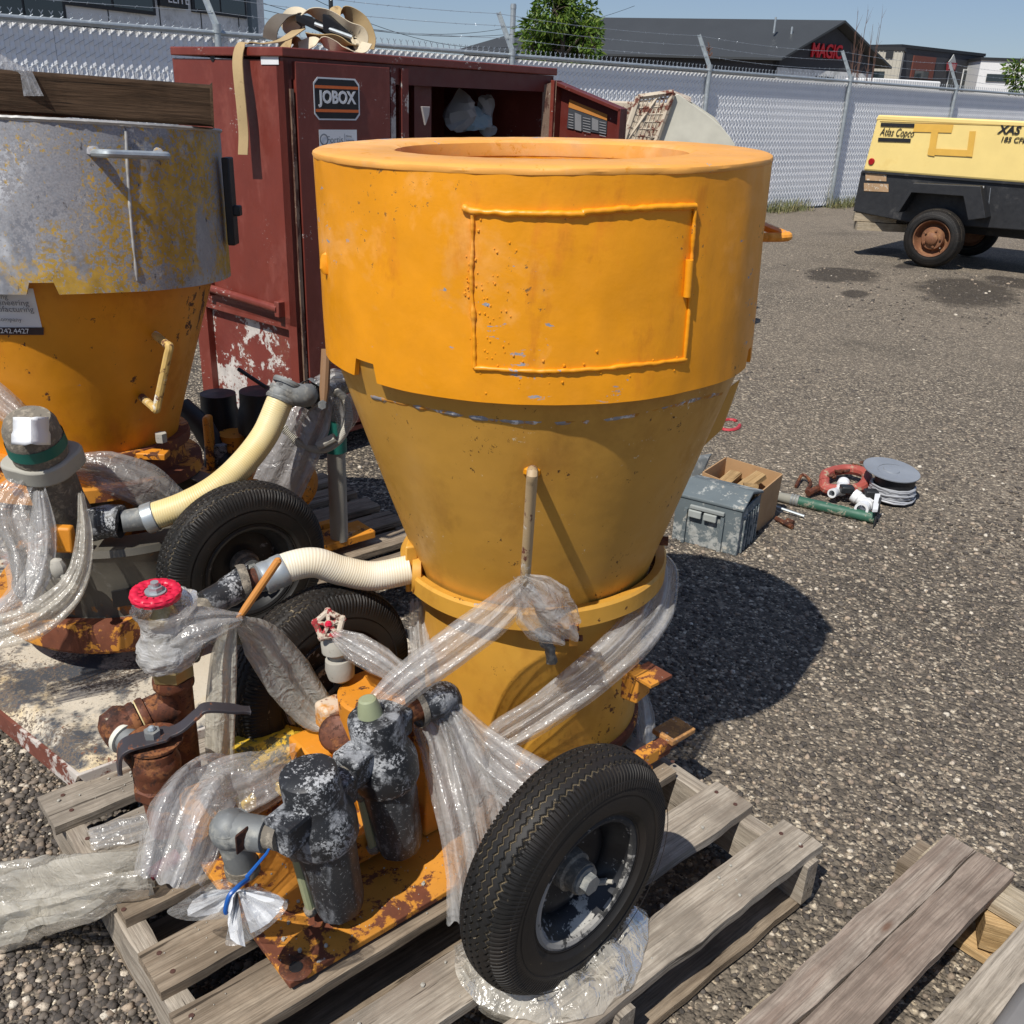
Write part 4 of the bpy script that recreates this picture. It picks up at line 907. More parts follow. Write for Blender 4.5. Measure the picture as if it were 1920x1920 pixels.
b = MB(); b.tube(spline([pn.lerp(pe, .55), pe-F12*.01, pe+F12*.018-ZZ*.008, pe+F12*.024-ZZ*.045], 6), [.029]*10+[.030]*9, 18); b.build("street_elbow", blackp, mac, smooth=50)
for q_ in (pn.lerp(pe, .5),):
    b = MB(); b.lathe([(.033, -.006), (.034, 0), (.033, .006), (.02, .007)], q_, (pe-pn), n=20); b.build("elbow_band", grime, mac)
# inlet tee left of filter 1
te = Y(432, 1555, 1.10); pl_ = c1-F12*.075
pipe("threaded_nipple", pl_, te+(pl_-te)*.4, .02, grime)
b = MB(); b.tube([pl_.lerp(te, .25), te.lerp(pl_, .12), te+(te-pl_)*.12], [.026, .027, .029], 18); b.tube(spline([te-ZZ*-.012, te-ZZ*.03+U*.006, te-ZZ*.075+U*.012], 5), [.030, .030, .028, .027, .026, .025, .0245, .024, .024, .024, .024][:11], 18); b.ball(te, .031, 16)
b.build("pipe_tee", fit, mac, smooth=50)
b = MB(); b.lathe([(.026, 0), (.0275, .002), (.0275, .02), (.0001, .021)], te.lerp(pl_, .3)+Vector((.004, -.012, .012)), Vector((.5, -.6, .5)), n=18) if False else b.box(te.lerp(pl_, .36)+Vector((0, -.026, .008)), F12*.013, Vector((.2, -.9, .35))*.004, ZZ*.018); b.build("rust_patch_plate", rust, mac, bevel=.003)
pipe("thread_collar", te+U*.012-ZZ*.072, te+U*.013-ZZ*.088, .0265, grime)
# ball valve, elbows, gate valve column
bv = Y(293, 1432, 1.245); t1 = Y(330, 1318, 1.36)
el = Y(222, 1372, 1.305)
vd = (bv-el).normalized()
b = MB(); b.tube([bv+ZZ*.03, bv-ZZ*.02, bv-ZZ*.075], [.034, .038, .028], 20); b.ball(bv, .039, 18); b.tube([el.lerp(bv, .52), bv], [.028, .033], 18); b.build("ball_valve_body", rust, mac, smooth=50)
b = MB(); b.lathe([(.041, -.052), (.041, -.035), (.035, -.03)], bv, ZZ, n=8); b.build("valve_hex_end", rust, mac, smooth=20)
b = MB(); b.tube([bv-ZZ*.07, bv-ZZ*.13+V*.01], [.028, .026], 16); b.build("down_pipe", rustor, mac)
pipe("nipple", el.lerp(bv, .12), el.lerp(bv, .6), .0225, fit)
b = MB(); b.lathe([(.0275, 0), (.029, .004), (.0275, .009), (.02, .009)], el.lerp(bv, .14), vd, n=24); b.build("white_thread_tape", flat("ptfe_tape", (.7, .68, .58), .5), mac)
b = MB(); td = (t1-el); b.tube(spline([el.lerp(bv, .2), el+vd*.008, el+td*.02+ZZ*.012-vd*.01, el.lerp(t1, .16)+ZZ*.008, el.lerp(t1, .45)+ZZ*.004], 7), .0275, 18); b.build("elbow", rust, mac, smooth=60)
for t in (.30, .46):
    b = MB(); b.lathe([(.031, -.006), (.0325, 0), (.031, .006), (.025, .007)], el.lerp(t1, t)+ZZ*.006, td, n=22); b.build("elbow_band", rust, mac)
b = MB(); b.lathe([(.0300, -.002), (.0310, .0), (.0300, .006)], el.lerp(t1, .4)+ZZ*.006, td, n=22); b.build("thread_tape", flat("yellowed_tape", (.62, .5, .25), .5), mac)
b = MB(); b.tube([el.lerp(t1, .48)+ZZ*.004, t1], [.029, .030], 18); b.tube([t1+ZZ*.055, t1+ZZ*.045, t1+ZZ*.038, t1+ZZ*.034, t1-ZZ*.14], [.033, .0345, .034, .030, .029], 20); b.build("rusty_tee", rust, mac, smooth=45)
gvx = t1+ZZ*.055
b = MB(); b.lathe([(.034, 0), (.0365, .003), (.0365, .022), (.034, .025)], gvx, ZZ, n=6); b.build("brass_hex", brass, mac, smooth=10)
b = MB(); b.lathe([(.031, .02), (.034, .05), (.032, .07), (.027, .11), (.022, .12), (.014, .135), (.009, .15), (.0001, .15)], gvx, ZZ, n=28); b.build("gate_valve_body", brass, mac, smooth=40)
hw = Y(292, 1113, t1.y+.0); HWN = Vector((.02, -.05, 1)).normalized()
def handwheel(c, nrm, r, mat, par, teeth=14, mathub=None, name="handwheel"):
    c = Vector(c); nrm = Vector(nrm).normalized(); e1 = nrm.cross(Vector((0, 1, 0))).normalized(); e2 = nrm.cross(e1); b = MB()
    rows = []; nseg = 112
    for j in range(nseg):
        q = 2*math.pi*j/nseg; rr = r; d = math.cos(q)*e1+math.sin(q)*e2
        s = .5+.5*math.cos(q*teeth); k_ = 1+.10*s
        rows.append([c+d*(rr+.0075*k_*math.cos(t)*(1.1))+nrm*(.0068*math.sin(t)*(1+.25*s)) for t in [2*math.pi*i/10 for i in range(10)]])
    b.grid(rows, cu=True, cv=True)
    for k in range(teeth):
        q = 2*math.pi*(k+.5)/teeth; d = math.cos(q)*e1+math.sin(q)*e2; tv = nrm.cross(d)
        b.box(c+d*(r*.80)+nrm*.001, d*(r*.20), tv*.0036, nrm*.004)
        b.box(c+d*(r*1.12)+nrm*.0, d*.003, tv*.006, nrm*.006)
    b.lathe([(r*.60, -.003), (r*.64, -.003), (r*.66, 0), (r*.62, .004), (r*.57, .003), (r*.55, -.001)], c, nrm, n=40); b.lathe([(r*.36, -.003), (r*.38, .002), (r*.3, .005), (.0001, .005)], c, nrm, n=24)
    for k in range(3):
        q = 2*math.pi*k/3+.3; d = math.cos(q)*e1+math.sin(q)*e2; b.box(c+d*(r*.46)+nrm*.001, d*(r*.14), nrm.cross(d)*.004, nrm*.0025)
    o = b.build(name, mat, par, smooth=40)
    n_ = MB(); n_.lathe([(.0115, .004), (.0115, .014), (.0001, .014)], c, nrm, n=6); n_.lathe([(.0065, .012), (.0065, .022), (.0001, .022)], c, nrm, n=12); n_.lathe([(.017, .003), (.017, .006), (.01, .006)], c, nrm, n=20); n_.build("handwheel_nut", mathub or galv, o, smooth=20); return o
handwheel(hw, HWN, .0325, red, mac)
b = MB(); b.tube([gvx+ZZ*.1, hw-ZZ*.004], .011, 12); b.build("valve_stem_rod", galv, mac)
# lever
lv0 = bv+ZZ*.052; tip = Y(468, 1332, 1.31)
ld_ = (tip-lv0); lz = ld_.normalized(); sw = lz.cross(ZZ).normalized()
b = MB(); pth = spline([lv0-lz*.055-ZZ*.04, lv0-lz*.05-ZZ*.01, lv0-lz*.035+ZZ*.0, lv0, lv0+lz*.04+ZZ*.002, lv0+lz*.07+ZZ*.02, lv0+lz*.09+ZZ*.027, tip], 6); rows = []
for i, p in enumerate(pth):
    t = i/(len(pth)-1); w = .013 if t > .5 else .02; 
    if t > .96: w *= .7
    tg_ = (pth[min(i+1, len(pth)-1)]-pth[max(i-1, 0)]).normalized(); nn_ = sw.cross(tg_).normalized()
    rows.append([p-sw*w-nn_*.0028, p+sw*w-nn_*.0028, p+sw*w+nn_*.0028, p-sw*w+nn_*.0028])
b.grid(rows, cv=True); k_ = len(b.v); b.f += [(0, 1, 2, 3), (k_-1, k_-2, k_-3, k_-4)]
b.build("valve_lever", worn("dark_lever", (.04, .035, .04), [((.2, .07, .03), 26, .55, .04, 3, 1, 0), ((.5, .48, .44), 60, .68, .02, 6, 1, 0)], .5), mac, smooth=30, bevel=.001)
hb(lv0+ZZ*.002, ZZ, .013, .012, fit, mac, "stem_nut"); b = MB(); b.ball(lv0+ZZ*.016, .0065, 8); b.build("stem_end", galv, mac)
b = MB(); b.lathe([(.042, -.006), (.045, -.003), (.045, .001), (.0001, .001)], lv0-lz*.005-ZZ*.014+Vector((0, .015, 0)), ZZ, n=24); b.build("stop_plate", rust, mac)
# yellow motor casing under the film
ya, yb = Z(430, 1450, .25), Z(565, 1395, .25)
b = MB(); d = (yb-ya); wv = V*.055
b.tube([ya-d*.1, ya, ya.lerp(yb, .85), yb+d*.05], [.03, .045, .048, .03], 10); b.build("motor_casing", yelcast, mac, smooth=20)
b = MB(); b.box(ya.lerp(yb, .45)+ZZ*.045-V*.01, d*.42, V*.024, ZZ*.004); b.build("casing_cover", yelcast, mac, bevel=.006)
for t in (.0, .5):
    b = MB(); b.box(ya.lerp(yb, t)+V*.05-ZZ*.02, d*.10, V*.03, ZZ*.012); b.build("casing_foot", yelcast, mac, bevel=.004)
# gearbox housing (orange) between filters and drum
gb = Z(712, 1292, .415); GA = Vector((-.05, 0, 1))
b = MB(); b.lathe([(.0001, .002), (.07, .0), (.076, -.004), (.076, -.10), (.085, -.24)], gb, GA, n=40); b.build("gear_housing", dirtyor, mac)
b = MB(); b.box(Y(622, 1338, 1.45), U*.026, V*.022, ZZ*.027); b.build("housing_arm", worn('white_orange_flange', (.62, .5, .38), [((.6, .26, .04), 16, .5, .1, 3, 1, 0), ((.18, .06, .03), 26, .57, .04, 8, 1, 0)], .6), mac, bevel=.009)
b = MB(); b.box(Y(600, 1420, 1.43), U*.04, V*.045, ZZ*.04); b.box(Y(655, 1425, 1.42), U*.035, V*.035, ZZ*.05); b.build("housing_base", dirtyor, mac, bevel=.006)
b = MB(); b.lathe([(.0001, .01), (.018, .01), (.03, .006), (.034, 0), (.034, -.02)], Y(632, 1375, 1.40), Vector((-.1, -.8, .6)), n=24); b.build("rusty_cover", rust, mac)
for (x, y) in ((695, 1323), (660, 1296)):
    hb(Y(x, y, 1.43 if x > 680 else 1.53), ZZ, .006, .006, rust, mac)
b = MB(); b.box(Z(690, 1560, .2), U*.09, V*.03, ZZ*.03); b.box(Z(775, 1480, .2)+ZZ*.06, U*.03, V*.08, ZZ*.1); b.build("frame_upright", rustor, mac, bevel=.003)
# valve 3 with broken white and red wheel
v3 = Y(617, 1172, 1.455)
b = MB(); r3 = .025; n3 = Vector((.0, -.72, .69)); e1 = Vector((1, 0, 0)); e2 = n3.cross(e1)
for k in range(5):
    q0_, q1_ = k*math.tau/5+.5, (k+1)*math.tau/5+.5; a_ = v3+(math.cos(q0_)*e1+math.sin(q0_)*e2)*r3; c_ = v3+(math.cos(q1_)*e1+math.sin(q1_)*e2)*r3
    b.tube([a_, c_], .0055, 8); b.ball(a_, .0075, 8); b.tube([a_, v3+n3.normalized()*.002], .004, 6)
b.ball(v3, .010, 8); b.build("broken_handwheel", redwh, mac)
b = MB(); b.ball(v3+n3.normalized()*.006, .007, 8); b.build("handwheel_nut", red, mac)
b = MB(); b.lathe([(.0001, .0), (.014, -.004), (.017, -.014), (.026, -.03), (.027, -.05), (.018, -.058), (.016, -.066), (.024, -.068), (.027, -.085), (.024, -.105), (.012, -.115)], v3-ZZ*.006+Vector((.004, .01, 0)), Vector((-.12, 0, 1)), n=18); b.build("gate_valve", pale, mac, smooth=30)
pA, pB = Y(655, 1202, 1.455), Y(770, 1275, 1.44)
b = MB(); b.tube([pA, pB], [.019, .023], 16); b.build("hose_barb_pipe", fit, mac)
# hose from drum flange to elbow on the left
hz = [Y(768, 1068, 1.66), Y(700, 1080, 1.64), Y(640, 1070, 1.62), Y(590, 1055, 1.6), Y(545, 1062, 1.58), Y(505, 1080, 1.56)]
b = MB(); b.tube(spline(hz, 12), .0285, 28); b.build("delivery_hose", hosem, mac, smooth=60)
hd_ = (hz[-1]-hz[-2]).normalized(); e0 = hz[-1]
b = MB(); b.lathe([(.0300, -.03), (.0312, -.027), (.0312, -.012), (.030, -.009), (.030, .0), (.0312, .003), (.0312, .014), (.029, .017)], e0+hd_*-.002, hd_, n=28); b.build("hose_band", galv, mac)
g1_ = Y(455, 1092, 1.535); b = MB(); b.tube([e0, e0.lerp(g1_, .5)], .0255, 18); b.build("hose_nipple", fit, mac)
b = MB(); b.tube([e0.lerp(g1_, .45), g1_], .021, 18); b.build("rusty_thread", rust, mac)
b = MB(); b.tube(spline([e0.lerp(g1_, .8), g1_, Y(420, 1115, 1.50), Y(385, 1135, 1.47)], 5), [.030, .031, .031, .031, .030, .029]+[.028]*4+[.026]*6, 18); b.build("street_elbow", blackp, mac, smooth=50)
b = MB(); b.lathe([(.0325, -.008), (.034, -.003), (.034, .003), (.0325, .008)], g1_, (g1_-e0), n=22); b.build("elbow_band", grime, mac)
pt_ = Y(385, 1135, 1.47); b = MB(); b.tube([pt_, Vector((t1.x+.02, t1.y+.02, pt_.z-.05))], [.025, .022], 14); b.build("link_pipe", grime, mac)
fl_ = Y(772, 1075, 1.665); b = MB(); b.lathe([(.03, 0), (.04, .002), (.04, .018), (.03, .02)], fl_+Vector((0, 0, 0)), (1, .1, 0), n=24); b.build("hose_flange", ochre2, mac)
b = MB(); b.box(Y(775, 1055, 1.68), (.012, .004, 0), (0, .03, 0), (0, 0, .05)); b.build("flange_plate", ochre2, mac, bevel=.004)
# orange lever through the knot
la, lb = Y(521, 1052, 1.43), Y(447, 1160, 1.40)
b = MB(); b.tube([la, la.lerp(lb, .8), lb], [.0068, .0066, .005], 10); b.ball(la, .0068, 8); b.build("tie_bar", worn("orange_bar", (.55, .23, .05), [((.3, .3, .3), 40, .68, .03, 2, 1, 0)], .5), mac)

# ================================================================== PALLETS
def board(name, L, W, T, mat, par, c, ang_, seed=0, rough=1.0, tilt=0, wane=0):
    """board centred at c, length along local x"""
    nx = max(6, int(L/.035)); ny = 4; b = MB(); rows = []
    def e(x, s_): return .0035*rough*noise.noise((x*14, seed*3.1, s_))+.0018*rough*noise.noise((x*55, seed, s_+9))
    for i in range(nx+1):
        x = -L/2+L*i/nx; row = []
        w0 = -W/2+e(x, 1)+wane*max(0, noise.noise((x*4, seed, 5)))*.012; w1 = W/2+e(x, 2)
        xe = x+(.003*noise.noise((seed, i, 3)) if i in (0, nx) else 0)
        zs = .0015*noise.noise((x*6, seed, 7))
        for j in range(ny+1):
            y = w0+(w1-w0)*j/ny; row.append(Vector((xe+(.004*noise.noise((seed, j, 8)) if i in (0, nx) else 0), y, T/2+zs-(.0012 if j in (0, ny) else 0)+.0006*noise.noise((x*20, y*60, seed)))))
        for j in range(ny, -1, -1):
            y = w0+(w1-w0)*j/ny; row.append(Vector((xe, y, -T/2+zs)))
        rows.append(row)
    b.grid(rows, cv=True); k = 2*(ny+1); n = len(b.v); b.f += [tuple(range(k)), tuple(range(n-1, n-k-1, -1))]
    return b.build(name, mat, par, local=True, loc=Vector(c), rot=(0, tilt, ang_), smooth=40)
UO = Vector((0, 0, 0))
def uv(u, v, z): return U*u+V*v+ZZ*z
A41 = R(41.5)
pal = thing("wooden_pallet", "weathered grey wooden pallet under the orange spray machine", "pallet", uv(.84, -1.15, 0))
u0, u1 = .305, 1.372
PT = .128
boards = [(-1.615, .105, u0-.012, 1.36), (-1.47, .10, u0+.03, 1.37), (-1.315, .09, u0+.01, 1.36), (-1.148, .092, u0+.0, 1.35), (-1.008, .10, u0-.005, 1.33), (-.842, .092, u0+.0, 1.372), (-.692, .086, u0+.01, 1.385)]
for i, (v, w, a, c) in enumerate(boards):
    board("deck_board", c-a, w, .02, woodb if i in (2, 3, 4) else woodg, pal, uv((a+c)/2, v, PT), A41, seed=i+1, rough=1.3 if i == 6 else 1, wane=1 if i in (0, 5) else 0)
for i, u in enumerate((u0+.022, .845, u1-.022)):
    board("stringer", 1.03, .036, .09, woodg, pal, uv(u, -1.155, PT-.055), A41-math.pi/2, seed=20+i)
for i, v in enumerate((-1.6, -1.3, -.98, -.695)):
    board("bottom_board", 1.06, .095, .018, woodb, pal, uv(.84, v, .018), A41, seed=30+i)
b = MB()
for (v, w, a, c) in boards:
    for u in (u0+.022, .845, u1-.022):
        for dv in (-.25, .25): b.lathe([(.0001, .0013), (.0042, .001), (.0045, 0)], uv(u+random.uniform(-.008, .008), v+dv*w, PT+.0102), ZZ, n=8)
o = b.build("nail_head", flat("rusty_nail", (.08, .035, .025), .7), pal); o['kind'] = 'stuff'
# second pallet, lower right
c0 = Z(1775, 1562, .135); c1 = Z(1897, 1640, .135); p2u = (Z(1775, 1562, .135)-Z(1380, 1920, .135)); p2u.z = 0; p2u.normalize(); p2v = Vector((p2u.y, -p2u.x, 0)); an2 = math.atan2(p2u.y, p2u.x)
cm = Z(1827, 1597, .135); w1 = (cm-c0).dot(p2v); w2 = (c1-cm).dot(p2v)
pal2 = thing("wooden_pallet", "second wooden pallet at the lower right corner, with a freshly sawn block under its boards", "pallet", (c0.x-.2, c0.y-.3, 0))
L2 = 1.02
ca = Vector((c0.x, c0.y, 0)); Ta = .125
def q2(l, v, z): return ca-p2u*l+p2v*v+ZZ*z
board("deck_board", L2, w1-.001, .019, woodmat("reddish_grey_wood", (.33, .26, .21), (.46, .4, .33), (.17, .11, .08)), pal2, q2(L2/2, w1/2, Ta), an2, 41, wane=1)
board("deck_board", L2, w2-.001, .019, woodmat("ruddy_grey_wood", (.29, .225, .18), (.38, .31, .25), (.16, .1, .07)), pal2, q2(L2/2+.0, w1+w2/2+.002, Ta), an2, 42)
c3 = Z(1920, 1722, .135)-ca; v3_ = c3.dot(p2v)
board("deck_board", L2, .11, .019, woodg, pal2, q2(L2/2-.02, v3_+.055, Ta), an2, 43)
board("deck_board", L2, .10, .019, woodg, pal2, q2(L2/2-.02, v3_+.21, Ta), an2, 44)
lf_ = woodmat("pale_sawn_wood", (.46, .38, .27), (.56, .48, .36), (.34, .25, .16))
board("stringer_board", .62, .075, .018, lf_, pal2, q2(.045, .30, Ta-.0195), an2-math.pi/2, 45)
board("block", .10, .075, .06, woodf, pal2, q2(.055, w1+w2+.035, Ta-.063), an2-R(60), 46, rough=1.8)
board("bottom_board", .62, .10, .018, woodf, pal2, q2(.06, .29, .014), an2-math.pi/2, 47)
board("stringer_board", .62, .09, .018, lf_, pal2, q2(.60, .30, Ta-.0195), an2-math.pi/2, 48)
board("block", .12, .09, .075, woodb, pal2, q2(.62, .06, Ta-.068), an2-math.pi/2, 49); board("block", .12, .09, .075, woodb, pal2, q2(.12, .5, Ta-.068), an2-math.pi/2, 50); board("block", .12, .09, .075, woodb, pal2, q2(.05, .02, Ta-.068), an2-math.pi/2, 52)
board("bottom_board", .62, .10, .018, woodb, pal2, q2(.6, .30, .014), an2-math.pi/2, 51)
# grey plastic tote corner at the frame's lower right
a = Z(1925, 1822, .24); b = MB(); dR = Vector((-.72, -.69, 0)); dR.normalize(); dS = Vector((-dR.y, dR.x, 0))
b.box(Vector((a.x, a.y, .19))+dR*.13+dS*.13, dR*.13, dS*.13, ZZ*.05); o = b.build("plastic_tote", worn("grey_tote_plastic", (.2, .19, .18), [], .45, bst=.05), bevel=.015, smooth=40)
tag(o, "smooth dark grey plastic box edge lying on the second pallet at the lower right corner", "box")

# ================================================================== LEFT MACHINE
LA = Vector((.0, .06, 1)).normalized(); LC = Vector((-1.115, 2.33, .8))
lm = thing("spray_machine", "left spray machine with grey steel drum over an orange cone, timber across its top", "machine", (-1.1, 2.3, .2))
LDR = [(.965, .39), (1.315, .39)]; LCN = [(.565, .235), (1.05, .375)]
coneor = worn('left_cone_orange', (.72, .28, .012), [((.62, .2, .01), 5, .5, .15, 6, .5, 0), ((.1, .035, .015), 34, .645, .015, 31, .7, 4), (GREYC, 11, .68, .02, 36, 1, 0)], .42, var=.14, dents=.006)
n1 = notch(47, 515, 104, 520, LDR, LC, LA)
skirt("drum", lm, LC, LA, 1.306, .966, .388, .392, galvy, [(n1[0], n1[1], .024)], .002)
def lth2(name, prof, mat, par=lm, **k): return lth(name, prof, mat, par, C=LC, A=LA, **k)
lth2("drum_lid", [(1.299, .389), (1.306, .388), (1.308, .38), (1.308, .27), (1.29, .262)], worn("pale_steel_lid", (.5, .47, .42), [((.6, .33, .05), 12, .6, .05, 3, 1, 0)], .6, .2))
lth2("rim_weld", [(1.300, .3895), (1.304, .3925), (1.308, .390)], worn("weld_steel", (.45, .44, .42), [((.6, .35, .06), 20, .6, .05, 3, 1, 0)], .5, .3), fn=lambda r, h, q: (r+.0018*noise.noise((q*45, h, 0)), h+.001*noise.noise((q*60, 2, 0))), n=300)
bead("seam_weld", [(236, 246), (240, 330), (247, 430), (257, 526)], LDR, bpy.data.materials['weld_steel'], lm, .0034, 9, LC, LA)
lth2("inner_funnel", [(1.29, .263), (1.0, .25)], orange)
lth2("cone", [(1.05, .376), (.99, .358), (.70, .272), (.60, .243), (.568, .236)], coneor)
lth2("cone_flange", [(.568, .23), (.572, .262), (.562, .265), (.548, .265), (.545, .24)], rustor)
lth2("neck", [(.545, .245), (.50, .25), (.50, .29), (.47, .292)], rustor)
# cone handle, drum handle, black latch
hA, hB = hit(291, 628, LCN, LC, LA), hit(266, 745, LCN, LC, LA)
oA, oB = Y(318, 650, hA.y-.07), Y(293, 768, hB.y-.07)
b = MB(); b.tube([hA]+spline([hA.lerp(oA, .8), oA, oA.lerp(oB, .12)], 4)+spline([oA.lerp(oB, .9), oB, oB.lerp(hB, .2)], 4)+[hB], .0095, 10); b.build("grab_handle", worn("chipped_yellow_handle", (.62, .42, .14), [((.15, .06, .03), 20, .52, .04, 3, 1, 0), ((.7, .66, .55), 25, .56, .05, 9, 1, 0)], .6), lm)
hA, hB = hit(176, 288, LDR, LC, LA), hit(296, 292, LDR, LC, LA); md = (hA+hB)/2-LC; md.z = 0; md.normalize()
dhandle(ang((hA+hB)/2, LC, LA), 1.245, .39, galv, lm, LC, LA, half=.07, out=.052, rod=.0085)
for h_ in (hA, hB): b = MB(); b.ball(h_+ZZ*.004, .015, 10, (1, .7, .8)); b.jit(.003, 80); b.build("weld_lump", galvy, lm)
e_ = hit(408, 330, LDR, LC, LA); 
c = Y(432, 378, LC.y+.05); b = MB(); b.box(c, (.009, 0, 0), (0, .02, 0), (0, 0, .10)); b.box(c-ZZ*.02+Vector((.012, 0, 0)), (.012, 0, 0), (0, .012, 0), (0, 0, .012)); b.build("latch_bar", blackd, lm, bevel=.003)
# sticker on the cone
stx = []
for i in range(9):
    row = []
    for j in range(7): row.append(hit(-60+(62-(-60)+20*(j/6))*i/8, 541+(628-541)*j/6-1.0*(8-i)*0, LCN, LC, LA, .0015))
    stx.append(row)
b = MB(); b.grid(stx); st_ = b.build("maker_sticker", white, lm)
st2 = [[hit(-60+142*i/8, 614+14*j/2, LCN, LC, LA, .003) for j in range(3)] for i in range(9)]; b = MB(); b.grid(st2); b.build("sticker_band", flat("dark_brown_print", (.05, .03, .03)), st_)
def conetext(s_, x, y, wpx, mat, hpx=None):
    a, c_ = hit(x, y, LCN, LC, LA, .009), hit(x+wpx, y+1.5, LCN, LC, LA, .009); upv = hit(x, y-12, LCN, LC, LA, .009)-a
    text("sticker_lettering", s_, mat, st_, a, (c_-a), upv, w=(c_-a).length, ext=.0005)
conetext("Mining", -22, 562, 38, greyt); conetext("Engineering", -22, 575, 78, greyt); conetext("Manufacturing", -30, 587, 95, greyt); conetext("A Company", -18, 604, 60, greyt); conetext("406.242.4427", -24, 624, 80, white)
# bolt and clamp at flange
c = Z(303, 828, .60); hb(c, ZZ, .014, .022, pale, lm); b = MB(); b.box(c-ZZ*.03+Vector((-.02, -.01, 0)), (.035, .0, 0), (0, .02, 0), (0, 0, .008)); b.build("clamp_tab", dirtyor, lm, bevel=.002)
# base housing: short drum with slot, bottom ring
LBc = Z(148, 1085, .36); LB = Vector((-.94, 2.10, .8))
def lth3(name, prof, mat, n=96, **k):
    b = MB(); b.lathe([(r, z-.8) for z, r in prof], LB, ZZ, n=n, **k); return b.build(name, mat, lm, smooth=35)
lth3("base_housing", [(.47, .20), (.465, .262), (.45, .268), (.44, .262), (.40, .258), (.30, .258), (.295, .27)], worn("bare_base_steel", (.12, .11, .09), [((.5, .2, .03), 7, .54, .05, 3, 1, 0), ((.25, .24, .22), 9, .56, .1, 6, 1, 0)], .5, .2, var=.4))
lth3("base_ring", [(.30, .262), (.30, .292), (.29, .298), (.235, .298), (.225, .29), (.225, .25)], rustor)
lth3("base_foot", [(.225, .27), (.215, .27)], rustor)
q_ = Z(265, 1078, .36); b = MB(); dq = (Vector((q_.x, q_.y, 0))-Vector((LB.x, LB.y, 0))).normalized(); tq = Vector((-dq.y, dq.x, 0))
b.box(Vector((LB.x, LB.y, .35))+dq*.259, tq*.075, dq*.003, ZZ*.02); b.build("vent_slot", blackt, lm, smooth=0)
# hopper outlet: caked pipe, clamp flange and capped end
o0, o1 = Z(130, 985, .47), Y(88, 880, 1.90)
pa_ = (o1-o0).normalized(); b = MB(); b.tube([o0-pa_*.02, o0.lerp(o1, .5), o1], [.062, .052, .050], 24); b.jit(.004, 40); b.build("outlet_pipe", grime, lm, smooth=50)
fc = o1+pa_*.0; sd1 = pa_.cross(Vector((0, 1, 0))).normalized(); sd2 = pa_.cross(sd1)
poly = []
for k in range(48):
    q = math.tau*k/48; rr = .062+.016*max(0, math.cos(2*(q-R(28))))**3; poly.append(fc+sd1*rr*math.cos(q)*1.06+sd2*rr*math.sin(q))
b = MB(); b.prism(poly, pa_*.042); b.build("clamp_flange", worn("pale_flange_paint", (.4, .385, .33), [((.28, .26, .22), 50, .62, .05, 3, 1, 0)], .75), lm, bevel=.005)
cp0 = fc+pa_*.042; b = MB(); b.tube([cp0, cp0+pa_*.03, cp0+pa_*.075, cp0+pa_*.095], [.056, .057, .055, .045], 28); b.jit(.0025, 50); b.build("outlet_cap", grime, lm, smooth=40)
b = MB(); b.tube([cp0+pa_*.022, cp0+pa_*.048], [.0595, .0585], 28, caps=False); b.build("green_band", greent, lm)
pp = Y(20, 775, 1.70); rows = []
f1_ = cp0+pa_*.06; capx = cp0+pa_*.1
for i in range(7):
    row = []
    for j in range(9):
        x = 24+68*i/6+ (6 if j > 4 else 0)*(i/6-.5); y = 782+(j/8)*52
        p = PL(x, y, capx-Vector((0, .0, 0)), pa_) if j < 3 else None
        t = j/8; base = Y(x, y, 1.80-.045*math.sin(i/6*math.pi)-.01*t); row.append(base+Vector((0, 0, .003*nz((i*.8, j*.8, 2)))))
    rows.append(row)
b = MB(); b.grid(rows); o = b.build("paper_sheet", paperm, smooth=50); m_ = o.modifiers.new("thick", 'SOLIDIFY'); m_.thickness = .0006
tag(o, "white folded paper wrapped over the capped outlet of the grey drum machine", "paper")
# wing bolt clamp on base
w0, w1_ = Z(82, 1035, .42), Z(137, 1105, .40)
wA, wB = Y(83, 1034, 1.78), Y(138, 1103, 1.76)
b = MB(); b.tube([wA, wB], .0075, 8); b.ball(wA, .0125, 10); b.ball(wB, .0125, 10); b.ball(wA.lerp(wB, .45), .02, 10, (1, .8, 1.2)); b.build("wing_bolt", pale, lm)
b = MB(); b.box(Y(120, 1010, 1.82), (.022, 0, 0), (0, .012, 0), (0, .0, .03)); b.build("clamp_ear", dirtyor, lm, bevel=.006)
b = MB(); b.box(Y(95, 1105, 1.84), (.05, .01, 0), (0, .03, 0), (0, 0, .045)); b.build("clamp_bracket", pale, lm, bevel=.01)
# hose of the left machine
h0_ = Y(175, 985, 1.86)
hs = [Y(283, 980, 1.90), Y(340, 965, 1.92), Y(410, 915, 1.97), Y(470, 850, 2.05), Y(515, 790, 2.12), Y(535, 745, 2.15)]
hs = [Y(283, 970, 1.90), Y(345, 948, 1.92), Y(405, 915, 1.96), Y(455, 870, 2.02), Y(497, 815, 2.08), Y(525, 752, 2.12)]
b = MB(); b.tube(spline(hs, 12), .0305, 28); b.build("delivery_hose", hosey, lm, smooth=60)
b = MB(); b.lathe([(.032, -.012), (.0335, -.01), (.0335, .012), (.032, .014)], hs[0], hs[0]-hs[1], n=28); b.build("hose_band", galv, lm)
b = MB(); e0_, e1_ = hs[0], Y(228, 978, 1.875); b.tube([e0_, e1_], [.026, .024], 18); b.build("hose_nipple", fit, lm)
b = MB(); b.tube(spline([e1_, e1_+Vector((-.03, -.0, 0)), Y(170, 985, 1.875)], 5), [.036, .037]+[.036]*9, 20); b.build("pipe_coupling", blackp, lm, smooth=40)
wl2 = wheel(lm, (-.605, 1.939, .40), Vector((math.sin(.72), -math.cos(.72), 0)), .197, .1012, .109, me=me_lo, rmat=blackd)
